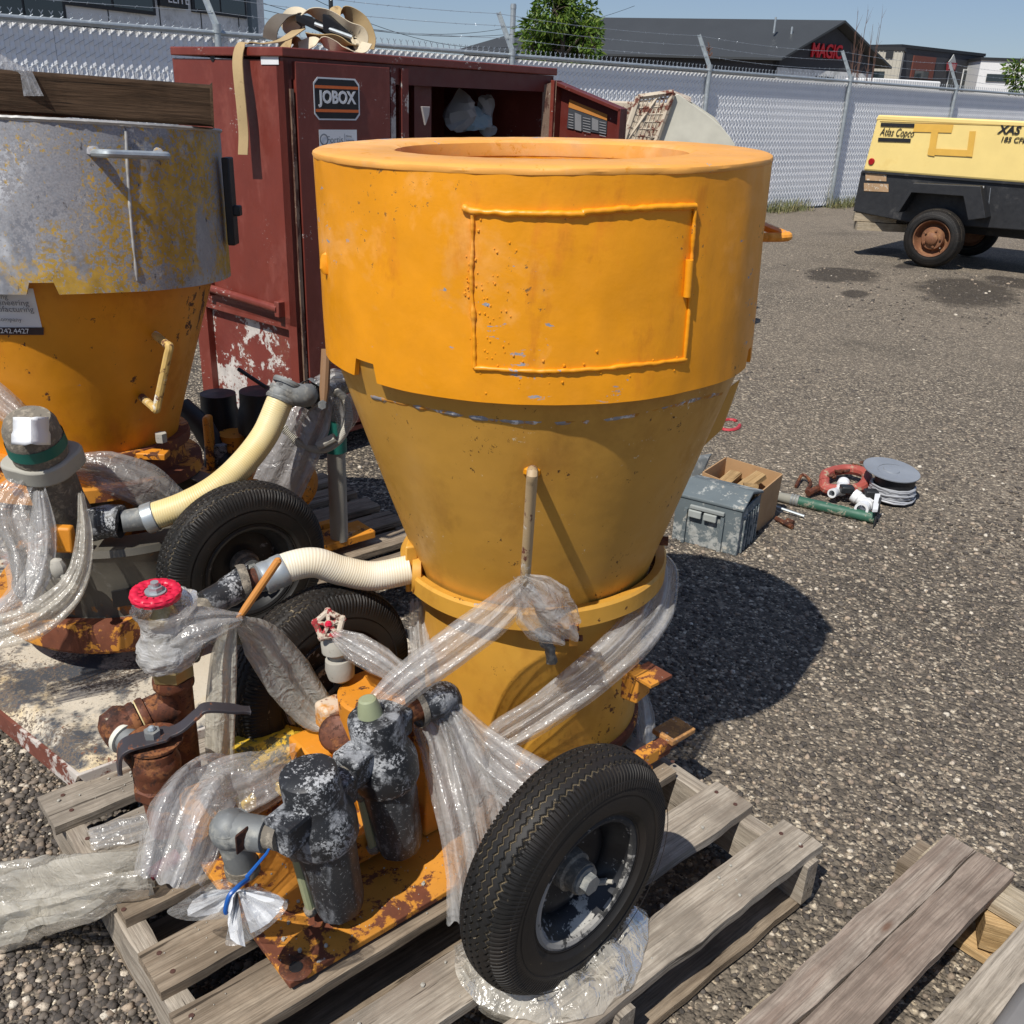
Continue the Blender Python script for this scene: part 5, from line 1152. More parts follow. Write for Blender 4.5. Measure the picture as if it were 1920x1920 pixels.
# white skid plate under left machine
sk = thing("steel_skid", "white painted steel skid plate flaking to rust under the left machine", "skid", (-.9, 1.9, .14))
zs = .17; sA, sB = Z(143, 1445, zs), Z(0, 1325, zs)
cr = Vector((sA.x, sA.y, 0)); lv = Z(0, 1330, zs)-sA; lv = Vector((lv.x, lv.y, 0)).normalized(); lu = Vector((Z(440, 1335, zs).x-sA.x, Z(440, 1335, zs).y-sA.y, 0)).normalized()
b = MB(); NX, NY = 44, 30; LX, LY = .80, 1.15; rows = []
for i in range(NX+1):
    row = []
    for j in range(NY+1):
        x, y = LX*i/NX, LY*j/NY; e = min(x, y); z = zs-(.016 if e < .02 else 0)-.007*ss(.05, .10, e)+.003*nz((x*5, y*5, 0))
        row.append(cr+lu*x+lv*y+ZZ*z)
    rows.append(row)
rows = rows[::-1]; b.grid(rows); b.build("top_plate", skidm, sk, smooth=50)
b = MB(); 
b.prism([cr+lu*.0-lv*.001+ZZ*(zs-.012), cr+lu*LX-lv*.001+ZZ*(zs-.012), cr+lu*LX-lv*.001+ZZ*(zs-.055), cr+lu*.5-lv*.001+ZZ*(zs-.055), cr+lu*.46-lv*.001+ZZ*(zs-.035), cr+lu*.16-lv*.001+ZZ*(zs-.035), cr+lu*.10-lv*.001+ZZ*(zs-.085), cr+lu*.04-lv*.001+ZZ*(zs-.085)], lv*.008); b.build("front_apron", skide, sk, smooth=0, bevel=.002)
b = MB(); b.prism([cr+ZZ*(zs-.014), cr+lv*LY+ZZ*(zs-.014), cr+lv*LY+ZZ*(zs-.06), cr+lv*.03+ZZ*(zs-.06)], lu*.008); b.build("side_apron", skide, sk, smooth=0)
for t in (.1, .42, .74):
    b = MB(); b.box(cr+lu*t+lv*.5+ZZ*.055, lu*.03, lv*.42, ZZ*.055); b.build("runner", skide, sk, smooth=0)
# timber on top of the drum and splintered board
t0, t1_ = Y(-60, 178, 1.95), Y(400, 215, 1.98)
tz = 1.334+.055
a_ = Z(395, 200, 1.3); 
bR = Z(402, 240, 1.311); th_ = Vector((.955, .297, 0)); tn_ = Vector((-th_.y, th_.x, 0)); bL = PL(0, 214, bR, tn_); tv = (bR-bL).normalized(); Lt = 1.35; TBH = .085
tup = tn_.cross(tv)*-1; tup = tup if tup.z > 0 else -tup
tcen = bR-tv*(Lt/2)+tn_*.07+tup*(TBH/2+.002)
b = MB(); ob = board("x", Lt, .14, TBH, woodd, None, (0, 0, 0), 0, 77, .8); me = ob.data; bpy.data.objects.remove(ob)
o = bpy.data.objects.new("timber_beam", me); COL.objects.link(o); o.location = tcen; o.rotation_euler = (0, -math.asin(tv.z), math.atan2(tv.y, tv.x))
m_ = o.modifiers.new("b", 'BEVEL'); m_.width = .006; m_.segments = 2; m_.limit_method = 'ANGLE'
tag(o, "long dark weathered timber beam lying across the grey steel drum", "timber")
c = Z(25, 212, 1.318); o = board("board_offcut", .34, .07, .014, woodd, None, (c.x-.06, c.y, 1.318), R(6), 78, 2); tag(o, "short splintered board offcut tucked under the timber beam at the left edge", "board")

# ================================================================== THIRD MACHINE behind (dark filters, orange tank)
bm = thing("pump_unit", "shaded pump unit with black filters and an orange tank in front of the red cabinet", "machine", (-1.05, 2.9, .0))
def dk(name, mb, mat, **k): return mb.build(name, mat, bm, **k)
for (x, yt, yb, rr, yy) in ((408, 735, 830, .055, 2.9), (487, 730, 860, .062, 2.8)):
    p, q = Y(x, yt, yy), Y(x+6, yb+40, yy); b = MB(); b.lathe([(.0001, 0), (rr, -.004), (rr*1.02, -.05), (rr*1.18, -.08), (rr*1.18, -.13), (rr*.9, -.15), (rr*.8, -.32), (.0001, -.33)], p, ZZ, n=28); dk("filter_body", b, blackd)
b = MB(); b.tube([Y(340, 760, 2.8), Y(380, 800, 2.78), Y(420, 870, 2.75)], [.03, .035, .035], 14); dk("black_pipe", b, blackd)
b = MB(); b.tube([Y(405, 830, 2.75), Y(405, 880, 2.75)], [.035, .035], 14); dk("blue_grey_coupling", b, blackp)
b = MB(); b.lathe([(.0001, 0), (.05, 0), (.052, -.1), (.06, -.14)], Y(440, 812, 2.8), ZZ, n=20); dk("orange_casting", b, dirtyor)
b = MB(); b.box(Y(400, 900, 2.7), (.12, 0, 0), (0, .1, 0), (0, 0, .03)); b.box(Y(395, 850, 2.72), (.012, 0, 0), (0, .02, 0), (0, 0, .12)); b.box(Y(470, 880, 2.85), (.09, 0, 0), (0, .06, 0), (0, 0, .08)); dk("pump_casting", b, dirtyor, bevel=.008)
tc = Y(540, 905, 2.55); b = MB(); b.lathe([(.0001, .05), (.06, .045), (.082, .025), (.085, 0), (.085, -.14), (.06, -.16)], tc, Vector((.55, -.8, .1)), n=36); dk("orange_tank", b, dirtyor)
b = MB(); b.tube([Y(447, 692, 2.75), Y(500, 727, 2.7)], .006, 8); dk("black_lever", b, blackd)
# vertical PVC riser, manifold and hose elbow
rb = Z(636, 1000, .19); rx, ry = rb.x, rb.y
b = MB(); b.tube([(rx, ry, .17), (rx, ry, .46)], .0265, 20); dk("plastic_riser", b, pipem)
b = MB(); b.tube([(rx, ry, .45), (rx, ry, .56)], .031, 20); dk("green_taped_joint", b, greent)
rtop = Y(640, 745, ry); b = MB(); b.tube([(rx, ry, .55), (rx+.002, ry, rtop.z)], [.035, .034], 16); b.jit(.002, 40); dk("black_riser", b, blackd)
mA, mB_ = Y(570, 742, 2.14), Y(655, 715, ry)
b = MB(); b.tube([mA, mB_], [.025, .029], 18); dk("manifold_pipe", b, blackp, smooth=50)
b = MB(); b.lathe([(.036, -.02), (.038, 0), (.036, .02)], mA.lerp(mB_, .12), mB_-mA, n=6); dk("hex_union", b, fit, smooth=15)
b = MB(); b.tube(spline([mA.lerp(mB_, .05), mA, Y(545, 738, 2.13), hs[-1]+Vector((.004, 0, .02)), hs[-1]], 6), [.027]*25, 18); dk("elbow_hose_end", b, fit, smooth=60)
for t in (0, .02, .04):
    b = MB(); b.lathe([(.034, -.006), (.036, 0), (.034, .006)], hs[-1]+(hs[-1]-hs[-2]).normalized()*(t+.005), hs[-1]-hs[-2], n=24); dk("hose_clamp", b, fit)
b = MB(); b.tube([Y(505, 753, 2.1), Y(520, 748, 2.1)], .006, 8); dk("clamp_screw", b, galv)
la_, lb_ = Y(612, 655, 2.16), Y(607, 755, 2.12); b = MB(); b.tube([la_, la_.lerp(lb_, .75), lb_], [.012, .012, .008], 10); dk("rusty_valve_lever", b, worn("tan_rust_lever", (.25, .14, .07), [], .7)); hb(lb_-Vector((0, .01, 0)), (0, -1, 0), .010, .012, fit, bm, "pivot_bolt")
cs = [Y(632, 735, 2.25), Y(648, 750, 2.22), Y(654, 785, 2.2), Y(640, 820, 2.2), Y(615, 840, 2.2), Y(590, 842, 2.2), Y(560, 830, 2.2), Y(532, 802, 2.2)]
sp_ = spline(cs, 30); b = MB(); path = []
for i, p in enumerate(sp_):
    t_ = (sp_[min(i+1, len(sp_)-1)]-sp_[max(0, i-1)]).normalized(); e = t_.cross(Vector((0, 1, 0))).normalized(); f_ = t_.cross(e)
    for k in range(3):
        q = (i*3+k)*.9; pp_ = p.lerp(sp_[min(i+1, len(sp_)-1)], k/3); path.append(pp_+.0085*(math.cos(q)*e+math.sin(q)*f_))
b.tube(path, .0022, 4, caps=False); dk("spring_cable", b, pale, smooth=60)
b = MB(); b.tube([Y(597, 836, 2.19), Y(628, 820, 2.19)], .011, 10); dk("cable_sleeve", b, pale)
b = MB(); b.box(Z(640, 1005, .165), U*.09, V*.05, ZZ*.012); b.box(Z(610, 985, .18)-U*.1, U*.15, V*.012, ZZ*.012); b.box(Z(600, 1020, .15)-U*.1, U*.16, V*.03, ZZ*.02); dk("orange_frame", b, dirtyor, smooth=0, bevel=.003)
pal3 = thing("wooden_pallet", "dark shaded wooden pallet behind the two tyres, under the pump unit", "pallet", (-.4, 2.35, 0))
for i in range(6):
    c = Z(700, 1060, .12)+V*(-.02)-V*(.14*i-.05)-U*.25; board("deck_board", 1.0, .09, .02, woodb, pal3, (c.x, c.y, .12), A41, 60+i)
for u in (-.45, 0, .42):
    c = Z(700, 1060, .06)-V*.3-U*.25+U*u; board("stringer", .8, .036, .09, woodb, pal3, (c.x, c.y, .062), A41-math.pi/2, 70)
# angled wood plank piece seen between tyre and cone
c = Z(720, 1120, .16); 

# ================================================================== RED CABINET
cab = thing("tool_cabinet", "dark red steel tool cabinet with its right door open and a webbing coil on top", "cabinet", (-.85, 3.61, 0))
CF = Vector((math.cos(R(50.4)), math.sin(R(50.4)), 0)); CD = Vector((-CF.y, CF.x, 0)); CN_ = -CD; c00 = Vector((-.85, 3.61, 0)); CT = Y(530, 88, 3.61).z
def fp(x, y, off=0): return PL(x, y, c00+CN_*off, CN_)
def s_(x, y=200): return (fp(x, y)-c00).dot(CF)
LW = (Z(1045, 127.5, CT)-c00); LW = 1.50; DP = .67
def panel(name, a, e1, w, e2, h, th, mat, par=cab, **k):
    n = Vector(e1).cross(Vector(e2)); b = MB(); e1, e2 = Vector(e1), Vector(e2)
    b.prism([a, a+e1*w, a+e1*w+e2*h, a+e2*h], -n*th); return b.build(name, mat, par, smooth=0, **k)
B0 = .10
panel("top", c00+ZZ*CT-CD*.012-CF*.012, CF, LW+.024, CD, DP+.024, .03, redp, bevel=.004)
b = MB(); 
panel("end_panel", c00+ZZ*.56, CD, DP, ZZ, CT-.04-.56, -.02, redp)
pe_ = lambda x, y: PL(x, y, c00, CF)
z1 = pe_(470, 500).z
panel("lower_end_panel", c00+CF*.03+ZZ*B0, CD, DP, ZZ, .50, -.02, redw)
panel("end_rail", c00+ZZ*.54, CD, DP, ZZ, .05, -.03, redp, bevel=.003)
panel("corner_post", c00+ZZ*B0-CF*.001, CD, .05, ZZ, .46, -.028, redp); panel("corner_post", c00+ZZ*B0+CD*(DP-.06), CD, .06, ZZ, .46, -.028, redp)
a_, c_ = PL(392, 540, c00-CF*.02, CF), PL(522, 580, c00-CF*.02, CF); b = MB(); b.tube([a_, c_], .016, 12); b.build("lifting_bar", redp, cab)
for p_ in (a_, c_): b = MB(); b.box(p_+CF*.02, CF*.03, CD*.014, ZZ*.03); b.build("bar_bracket", redp, cab, bevel=.003)
panel("back_panel", c00+CD*DP+ZZ*B0, CF, LW, ZZ, CT-B0-.04, .02, redp)
panel("right_end_panel", c00+CF*LW+ZZ*B0, CD, DP, ZZ, CT-B0-.04, .02, redp)
panel("floor_panel", c00+ZZ*B0+CF*.02+CD*.01, CF, LW-.04, CD, DP-.03, .02, redp)
panel("shelf", c00+ZZ*1.12+CF*.03+CD*.06, CF, LW-.06, CD, DP-.1, .02, woodb)
panel("shelf", c00+ZZ*.7+CF*.03+CD*.06, CF, LW-.06, CD, DP-.1, .02, woodb)
s0, s1, s2, s3_ = s_(553), s_(765), s_(790), s_(1018)
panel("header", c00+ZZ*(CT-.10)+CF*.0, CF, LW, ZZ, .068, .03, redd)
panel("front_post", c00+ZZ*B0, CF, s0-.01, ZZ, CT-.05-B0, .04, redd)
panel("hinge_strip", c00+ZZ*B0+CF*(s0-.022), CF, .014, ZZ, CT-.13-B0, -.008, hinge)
dtop = fp(600, 118).z
door = panel("closed_door", c00+ZZ*(B0+.02)+CF*s0-CD*.012, CF, s_(728)-s0, ZZ, dtop-B0-.02, .03, redp, bevel=.003)
panel("door_edge_strip", c00+ZZ*(B0+.02)+CF*(s_(731))-CD*.006, CF, .025, ZZ, dtop-B0-.02, .02, worn("edge_scraped_red", (.13, .024, .018), [((.55, .5, .45), 16, .5, .04, 3, .5, 0)], .6), door)
panel("door_edge_strip", c00+ZZ*(B0+.02)+CF*(s_(750))-CD*.012, CF, .035, ZZ, dtop-B0-.02, .02, worn("edge_scraped_red2", (.15, .03, .022), [((.55, .5, .45), 18, .54, .04, 8, .5, 0)], .6), door)
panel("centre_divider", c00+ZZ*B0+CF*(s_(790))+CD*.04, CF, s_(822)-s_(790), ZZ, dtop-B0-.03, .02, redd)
a_ = fp(795, 215, .02); b = MB(); b.prism([a_-CF*.02+ZZ*.03, a_+CF*.025+ZZ*.03, a_+CF*.02-ZZ*.0, a_+CF*.0-ZZ*.04], CN_*.01); b.build("latch_tongue", worn("pale_latch", (.4, .36, .34), [], .6), door, smooth=0, bevel=.002)
# badge
def badge(x0, y0, x1, y1, off): 
    return fp(x0, y1, off), fp(x1, y1, off), fp(x1, y0, off), fp(x0, y0, off)
def octo(sc, off):
    a, q = fp(590, 224, off), fp(675, 224, off); w = (q-a).dot(CF); h = fp(590, 143, off).z-a.z; cc = (fp(590, 143, off)+fp(675, 229, off))/2; cc = c00+CF*((fp(632, 186, off)-c00).dot(CF))+CN_*off+ZZ*fp(632, 186, off).z
    w, h = w/2*sc, h/2*(1-(1-sc)*w/h*1.0); k = .18*w
    return [cc+CF*x+ZZ*y for x, y in ((-w+k, -h), (w-k, -h), (w, -h+k), (w, h-k), (w-k, h), (-w+k, h), (-w, h-k), (-w, -h+k))], cc, w, h
pts, cc, w, h = octo(1.0, .014); b = MB(); b.prism(pts, CN_*.001); bg_ = b.build("maker_badge", white, door, smooth=0)
pts, cc, w, h = octo(.95, .0155); b = MB(); b.prism(pts, CN_*.0006); b.build("badge_field", blackt, bg_, smooth=0)
for sgn_ in (-1, 1):
    b = MB(); b.box(cc+ZZ*sgn_*h*.60+CN_*.0015, CF*w*.985, CN_*.0003, ZZ*h*.075); b.build("badge_stripe", oranget, bg_, smooth=0)
text("badge_lettering", "JOBOX", white, bg_, cc-CF*w*.86-ZZ*h*.44+CN_*.0015, CF, ZZ, w=w*1.74, h=h*.88, off=.035)
a, q = fp(600, 300, .014), fp(670, 300, .014); zt = fp(600, 243, .014).z; b = MB(); b.prism([a, q, Vector((q.x, q.y, zt)), Vector((a.x, a.y, zt))], CN_*.0008); fs_ = b.build("company_sticker", white, door, smooth=0)
wd = (q-a).length; ztx = fp(630, 268, .014).z; text("sticker_lettering", "Fortis", greyt, fs_, Vector((a.x, a.y, ztx))+CF*wd*.2+CN_*.0016, CF, ZZ, w=wd*.42, ext=.0004)
b = MB(); b.lathe([(.02, 0), (.015, .0004)], Vector((a.x, a.y, ztx+.012))+CF*wd*.12+CN_*.0014, CN_, n=24); b.build("company_emblem", greyt, fs_)
b = MB(); b.box(Vector((a.x, a.y, ztx+.012))+CF*wd*.66+CN_*.0014, CF*.0008, CN_*.0003, ZZ*.02); b.build("sticker_rule", greyt, fs_, smooth=0)
for i_, wd_ in enumerate(("Mining", "Engineering")): text("sticker_lettering", wd_, greyt, fs_, Vector((a.x, a.y, ztx+.018-.014*i_))+CF*wd*.7+CN_*.0016, CF, ZZ, w=wd*(.15+.07*i_), ext=.0004)
# small white label and hole on the end panel
p0, p1_, p2_ = (PL(x, y, c00-CF*.002, CF) for x, y in ((490, 121), (523, 121), (490, 102))); b = MB(); b.prism([p0, p1_, Vector((p1_.x, p1_.y, p2_.z)), Vector((p0.x, p0.y, p2_.z))], -CF*.001); b.build("blank_label", white, cab, smooth=0)
b = MB(); b.lathe([(.0001, .001), (.012, .001), (.014, 0)], PL(398, 108, c00-CF*.002, CF), -CF, n=16); b.build("cable_hole", blackt, cab)
# door ajar on the right
pr = c00+CF*LW; hT = 1.50
dd_ = Vector((.93, -.36, 0)).normalized()
tL, tR = Y(1047, 151, pr.y), Y(1174, 204, pr.y-.22); dd_ = Vector((tR.x-tL.x, tR.y-tL.y, 0)); Ld = dd_.length; dd_.normalize(); dn = Vector((dd_.y, -dd_.x, 0))
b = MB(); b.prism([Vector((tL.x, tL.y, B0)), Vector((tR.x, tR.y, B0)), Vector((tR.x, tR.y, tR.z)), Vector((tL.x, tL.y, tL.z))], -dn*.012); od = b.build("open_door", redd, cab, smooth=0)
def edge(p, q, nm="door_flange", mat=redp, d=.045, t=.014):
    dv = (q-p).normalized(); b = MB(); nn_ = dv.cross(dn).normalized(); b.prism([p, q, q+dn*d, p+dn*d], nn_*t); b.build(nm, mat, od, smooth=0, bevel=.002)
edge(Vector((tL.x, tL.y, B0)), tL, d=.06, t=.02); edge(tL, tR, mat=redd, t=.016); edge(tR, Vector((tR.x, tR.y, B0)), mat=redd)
b = MB(); ps, pq = Vector((tL.x, tL.y, 0))-CF*.03+dn*.02, 0
b.prism([Y(1018, 160, pr.y-.05), Y(1044, 151, pr.y-.05), Y(1036, 300, pr.y-.05), Y(1012, 300, pr.y-.05)], Vector((0, .01, 0))); b.build("hinge_leaf", hinge, od, smooth=0)
def dp(x, y, o_=.004): return PL(x, y, tL+dn*o_, dn)
q4 = [dp(1063, 240), dp(1137, 252), dp(1139, 215), dp(1068, 186)]; b = MB(); b.prism(q4, dn*.001); lb0 = b.build("warning_label", worn("faded_dark_label", (.05, .055, .065), [], .5), od, smooth=0)
q4 = [dp(1066, 201, .0065), dp(1138, 226, .0065), dp(1139, 215, .0065), dp(1068, 186, .0065)]; b = MB(); b.prism(q4, dn*.0006); b.build("label_header", flat("amber_print", (.5, .2, .04)), lb0, smooth=0)
for xx in (1078, 1110):
    q4 = [dp(xx, 243, .0068), dp(xx+12, 246, .0068), dp(xx+12, 216+(xx-1078)*.3, .0068), dp(xx, 211+(xx-1078)*.3, .0068)]; b = MB(); b.prism(q4, dn*.0006); b.build("label_picture", flat("faded_grey_print", (.2, .2, .21)), lb0, smooth=0)
for xx, ww in ((1066, 9), (1093, 14), (1124, 12)):
    for k in range(6):
        y = 213+k*5+(xx-1066)*.25; b = MB(); b.prism([dp(xx, y+1.6, .0068), dp(xx+ww, y+1.6+ww*.22, .0068), dp(xx+ww, y+ww*.22, .0068), dp(xx, y, .0068)], dn*.0005); b.build("label_text_line", flat("pale_print_line", (.25, .25, .26)) if k == 0 and xx == 1066 else bpy.data.materials["pale_print_line"], lb0, smooth=0)
# rags and bottles inside
ragm = worn("pale_blue_rag", (.3, .42, .5), [((.5, .5, .5), 9, .5, .1, 3, 1, 0)], .9); ragw = worn("greyish_white_rag", (.4, .42, .45), [], .9)
for i, (x, y, w, h, mt, lab) in enumerate(((865, 215, .06, .08, ragw, "crumpled whitish rag on the cabinet shelf, furthest left"), (885, 225, .09, .06, ragm, "pale blue crumpled rag in the middle of the cabinet shelf"), (910, 215, .06, .08, ragw, "whitish rag standing right of the blue rag inside the cabinet"))):
    p = PL(x, y, c00+CD*.25, CN_); b = MB(); b.ball((p.x, p.y, p.z), 1, 18, (w, w*.8, h)); b.jit(.05, 12); b.jit(.015, 40); o = b.build("crumpled_rag", mt, smooth=25); tag(o, lab, "rag", "rags on the cabinet shelf")
# webbing coil on the cabinet
sc0 = Y(600, 75, 3.95); CTZ = CT+.002
def ribbon(pts, w, mat, name, par, nrm_fn=None, th=.003, n=10, side=None):
    P = spline(pts, n); rows = []
    for i, p in enumerate(P):
        t_ = (P[min(i+1, len(P)-1)]-P[max(0, i-1)]).normalized(); sd = side or Vector((0, 1, 0)); sd = (sd-t_*sd.dot(t_)).normalized(); nn_ = t_.cross(sd)
        rows.append([p-sd*w/2, p+sd*w/2, p+sd*w/2+nn_*th, p-sd*w/2+nn_*th])
    b = MB(); b.grid(rows, cv=True); k_ = len(b.v); b.f += [(0, 1, 2, 3), (k_-1, k_-2, k_-3, k_-4)]; return b.build(name, mat, par, smooth=40)
stp = thing("ratchet_strap", "coiled tan webbing strap with ratchet on top of the red cabinet, one end hanging down", "strap", (sc0.x, sc0.y, CT))
sy = 3.95; sdv = (CN_*.9+CF*.45).normalized()
def sY(x, y, d=0): return Y(x, y, sy+d)
tail = [Y(560, 55, 3.9), Y(530, 74, 3.78), Y(500, 80, 3.72), Y(470, 80, 3.74), Y(452, 84, 3.735), Y(445, 110, 3.72), Y(447, 150, 3.70), Y(452, 200, 3.69), Y(456, 250, 3.69), Y(455, 290, 3.68)]
ribbon(tail, .058, strapm, "hanging_tail", stp, side=CD)
ribbon([sY(556, 62), sY(540, 45), sY(548, 28), sY(575, 22), sY(610, 30), sY(645, 50), sY(672, 62), sY(676, 75), sY(662, 84)], .06, strapw, "printed_webbing", stp, side=sdv, n=8)
ribbon([sY(505, 74, -.05), sY(510, 50, -.05), sY(530, 30, -.03), sY(556, 30, 0), sY(560, 55, 0)], .055, worn("stained_webbing", (.12, .1, .08), [], .9), "dark_loop", stp, side=sdv)
ribbon([sY(620, 28, .06), sY(645, 22, .06), sY(675, 40, .06), sY(690, 70, .05), sY(688, 92, .04)], .06, strapm, "rear_loop", stp, side=sdv)
ribbon([sY(575, 66, -.02), sY(615, 72, -.02), sY(650, 82, -.02), sY(668, 84, .0)], .05, strapm, "lower_wrap", stp, side=sdv)
ribbon([sY(560, 88, -.06), sY(600, 76, -.06), sY(640, 92, -.06), sY(675, 95, -.05), sY(688, 80, -.02)], .045, strapw, "lower_wrap", stp, side=sdv)
ribbon([sY(522, 86, -.04), sY(550, 78, -.04), sY(560, 90, -.04)], .05, strapm, "lower_wrap", stp, side=sdv)
b = MB(); b.box(sY(618, 58), (.09, .05, -.035), (.02, .02, 0), (0, 0, .012)); b.box(sY(640, 62), (.05, .03, -.03), (.01, .02, 0), (0, 0, .03)); b.build("ratchet_buckle", blackd, stp, smooth=0, bevel=.004)
b = MB(); b.tube([sY(590, 45, -.03), sY(660, 70, -.03)], .008, 8); b.build("ratchet_handle", galv, stp)
for k, chh in enumerate("www.erickson"):
    x, y = 664-k*9.2, 60-k*3.0-(0 if k < 5 else (k-5)*.2); p = sY(x, y, -.025); text("strap_lettering", chh, blackt, stp, p, (-.9, -.2, .35), (-.3, -.5, -.8), size=.017, ext=.0006)

# ================================================================== COMPRESSOR TRAILER
zs_ = Y(1618, 320, 10.4).z; sL = Y(1618, 320, 10.4); sR = Z(1920, 343.5, zs_)
TF = Vector((sR.x-sL.x, sR.y-sL.y, 0)).normalized(); TN = Vector((TF.y, -TF.x, 0)); tp = Vector((sL.x, sL.y, 0)); ct = thing("compressor_trailer", "pale yellow and black towable compressor trailer parked by the fence at right", "trailer", tp)
def cp(x, y, o_=0): return PL(x, y, tp+TN*o_, TN)
topz = cp(1800, 222).z; TDp = 1.25; TLn = 3.0
tlx = (cp(1645, 217)-tp).dot(TF)
b = MB(); P_ = [tp+ZZ*zs_, tp+TF*TLn+ZZ*zs_, tp+TF*TLn+ZZ*(topz-.03), tp+TF*tlx+ZZ*(topz-.03)]; b.prism(P_, -TN*TDp); b.build("canopy", yelp, ct, smooth=0, bevel=.02)
b = MB(); b.prism([tp+TF*(tlx-.01)+ZZ*(topz-.05)+TN*.004, tp+TF*TLn+ZZ*(topz-.05)+TN*.004, tp+TF*TLn+ZZ*topz+TN*.004, tp+TF*(tlx+.01)+ZZ*topz+TN*.004], -TN*(TDp+.01)); b.build("canopy_lid", yelp, ct, smooth=0, bevel=.012)
lz_ = cp(1616, 398).z; b = MB(); b.prism([tp+ZZ*lz_-TF*.03, tp+TF*.55+ZZ*(lz_-.05), tp+TF*TLn+ZZ*(lz_+.03), tp+TF*TLn+ZZ*(zs_-.004), tp-TF*.02+ZZ*(zs_-.004)], -TN*TDp); b.build("lower_body", blackm, ct, smooth=0, bevel=.01)
b = MB(); b.box(tp+TF*TLn/2+ZZ*(zs_-.006)+TN*.01, TF*TLn/2, TN*.012, ZZ*.010); b.build("seam_rail", blackm, ct, smooth=0)
# fender
fpx = [(1680, 396), (1707, 354), (1712, 343), (1838, 349), (1848, 409), (1815, 413), (1806, 368), (1709, 361), (1685, 399)]
FO = .20
pts = [cp(x, y, FO) for x, y in fpx]
b = MB(); b.prism(pts, -TN*FO); b.build("mudguard", blackm, ct, smooth=0, bevel=.006)
b = MB(); b.tube([cp(1843, 349, .1), cp(1841, 357, .1)], .012, 6); b.build("side_marker", white, ct)
wc = cp(1755, 427, .12); wr = wc.z if False else (cp(1755, 369, .12).z-cp(1755, 483, .12).z)/2
me_t = tyre_mesh("wheel", wr, .20, wr*.62, False)
rimr = worn("rusty_brown_rim", (.2, .085, .04), [((.3, .15, .07), 14, .52, .1, 3, 1, 0), ((.06, .03, .02), 14, .6, .05, 8, 1, 0)], .7)
wheel(ct, (wc.x, wc.y, wr), TN, wr, .20, wr*.62, me=me_t, rmat=rimr)
wheel(ct, Vector((wc.x, wc.y, wr))-TN*1.25+TF*.02, -TN, wr, .20, wr*.62, me=me_t, rmat=rimr)
hubc = Vector((wc.x, wc.y, wr)); b = MB(); b.lathe([(wr*.40, .03), (wr*.36, .055), (wr*.22, .06), (wr*.2, .085), (wr*.12, .10), (.0001, .10)], hubc, TN, n=32)
for k in range(5):
    q = k*math.tau/5; b.ball(hubc+TN*.066+TF*math.cos(q)*wr*.28+ZZ*math.sin(q)*wr*.28, .014, 6)
b.build("wheel_hub", rimr, ct, smooth=35)
b = MB(); b.tube([Vector((wc.x, wc.y, wr)), Vector((wc.x, wc.y, wr))-TN*1.25], .04, 8); b.box(Vector((wc.x, wc.y, wr+.06))-TN*.6, TF*.9, TN*.03, ZZ*.04); b.build("axle", blackm, ct)
b = MB(); c = cp(1634, 303, .0); b.lathe([(.0001, .012), (.028, .012), (.034, 0)], c, TN, n=20); b.build("tail_reflector", M("red_reflector", .2).done((.35, .008, .012)), ct)
def strip(name, x0, y0, x1, y1, x2, y2, x3, y3, mat, o_=.006, par=ct):
    b = MB(); b.prism([cp(x0, y0, o_), cp(x1, y1, o_), cp(x2, y2, o_), cp(x3, y3, o_)][::-1], TN*.002); return b.build(name, mat, par, smooth=0)
strip("logo_bar", 1652, 230, 1715, 232, 1714, 239, 1651, 237, blackt); strip("logo_bar", 1647, 258, 1708, 260, 1707, 267, 1646, 265, blackt)
a = cp(1649, 254, .008); w_ = (cp(1713, 256, .008)-a).length; text("maker_lettering", "Atlas Copco", blackt, ct, a-ZZ*.02, TF, ZZ, w=w_, h=.095, shear=.35, ext=.002)
a = cp(1869, 250.5, .008); text("model_lettering", "XAS", blackt, ct, a, TF, ZZ, w=(cp(1913, 251, .008)-a).length, ext=.002, shear=.2, off=.03)
a = cp(1877, 266, .008); text("model_lettering", "185 CFM", blackt, ct, a, TF, ZZ, w=(cp(1903, 266, .008)-a).length*1.95, ext=.002, shear=.15, off=.015)
strip("tape_residue", 1716, 232, 1788, 234, 1784, 249, 1712, 247, tape); strip("tape_residue", 1747, 242, 1760, 243, 1752, 293, 1740, 291, tape, .008)
strip("tape_residue", 1741, 278, 1824, 282, 1820, 294, 1739, 290, tape, .007); strip("tape_residue", 1818, 246, 1830, 246, 1823, 294, 1812, 293, tape, .009)
for (x0, y0, x1, y1) in ((1623, 325, 1662, 340), (1620, 343, 1666, 360)):
    lb0 = strip("worn_decal", x0, y0, x1, y0+2, x1, y1, x0, y1-2, worn("worn_tan_decal", (.42, .27, .15), [((.65, .6, .5), 30, .56, .03, 3, 1, 0)], .7), .004)
strip("panel_seam", 1857, 352, 1858, 352, 1852, 405, 1851, 405, greyt, .003); strip("panel_seam", 1700, 250, 1701, 250, 1700, 251, 1699, 251, tape, .001)
strip("canopy_seam", 1650, 227, 1920, 236, 1920, 236.8, 1650, 227.8, flat("seam_shadow_line", (.45, .3, .08)), .003)
b = MB(); b.tube([tp+TF*2.9+ZZ*.45-TN*.6, tp+TF*4.3+ZZ*.4-TN*.6], .05, 8); b.build("drawbar", blackm, ct)
wb = thing("timber_blocks", "two short grey timber blocks stacked under the rear of the compressor trailer", "timber blocks", cp(1645, 416, -.2))
for i, (z, dx, L_) in enumerate(((.0, .0, .42), (1, .04, .5))):
    c = cp(1645+i*6, 400, -.15); board("timber_block", L_, .14, .08, lf_, wb, (c.x+dx-.02, c.y, lz_-.05-i*.087), R(-12+i*8), 80+i)
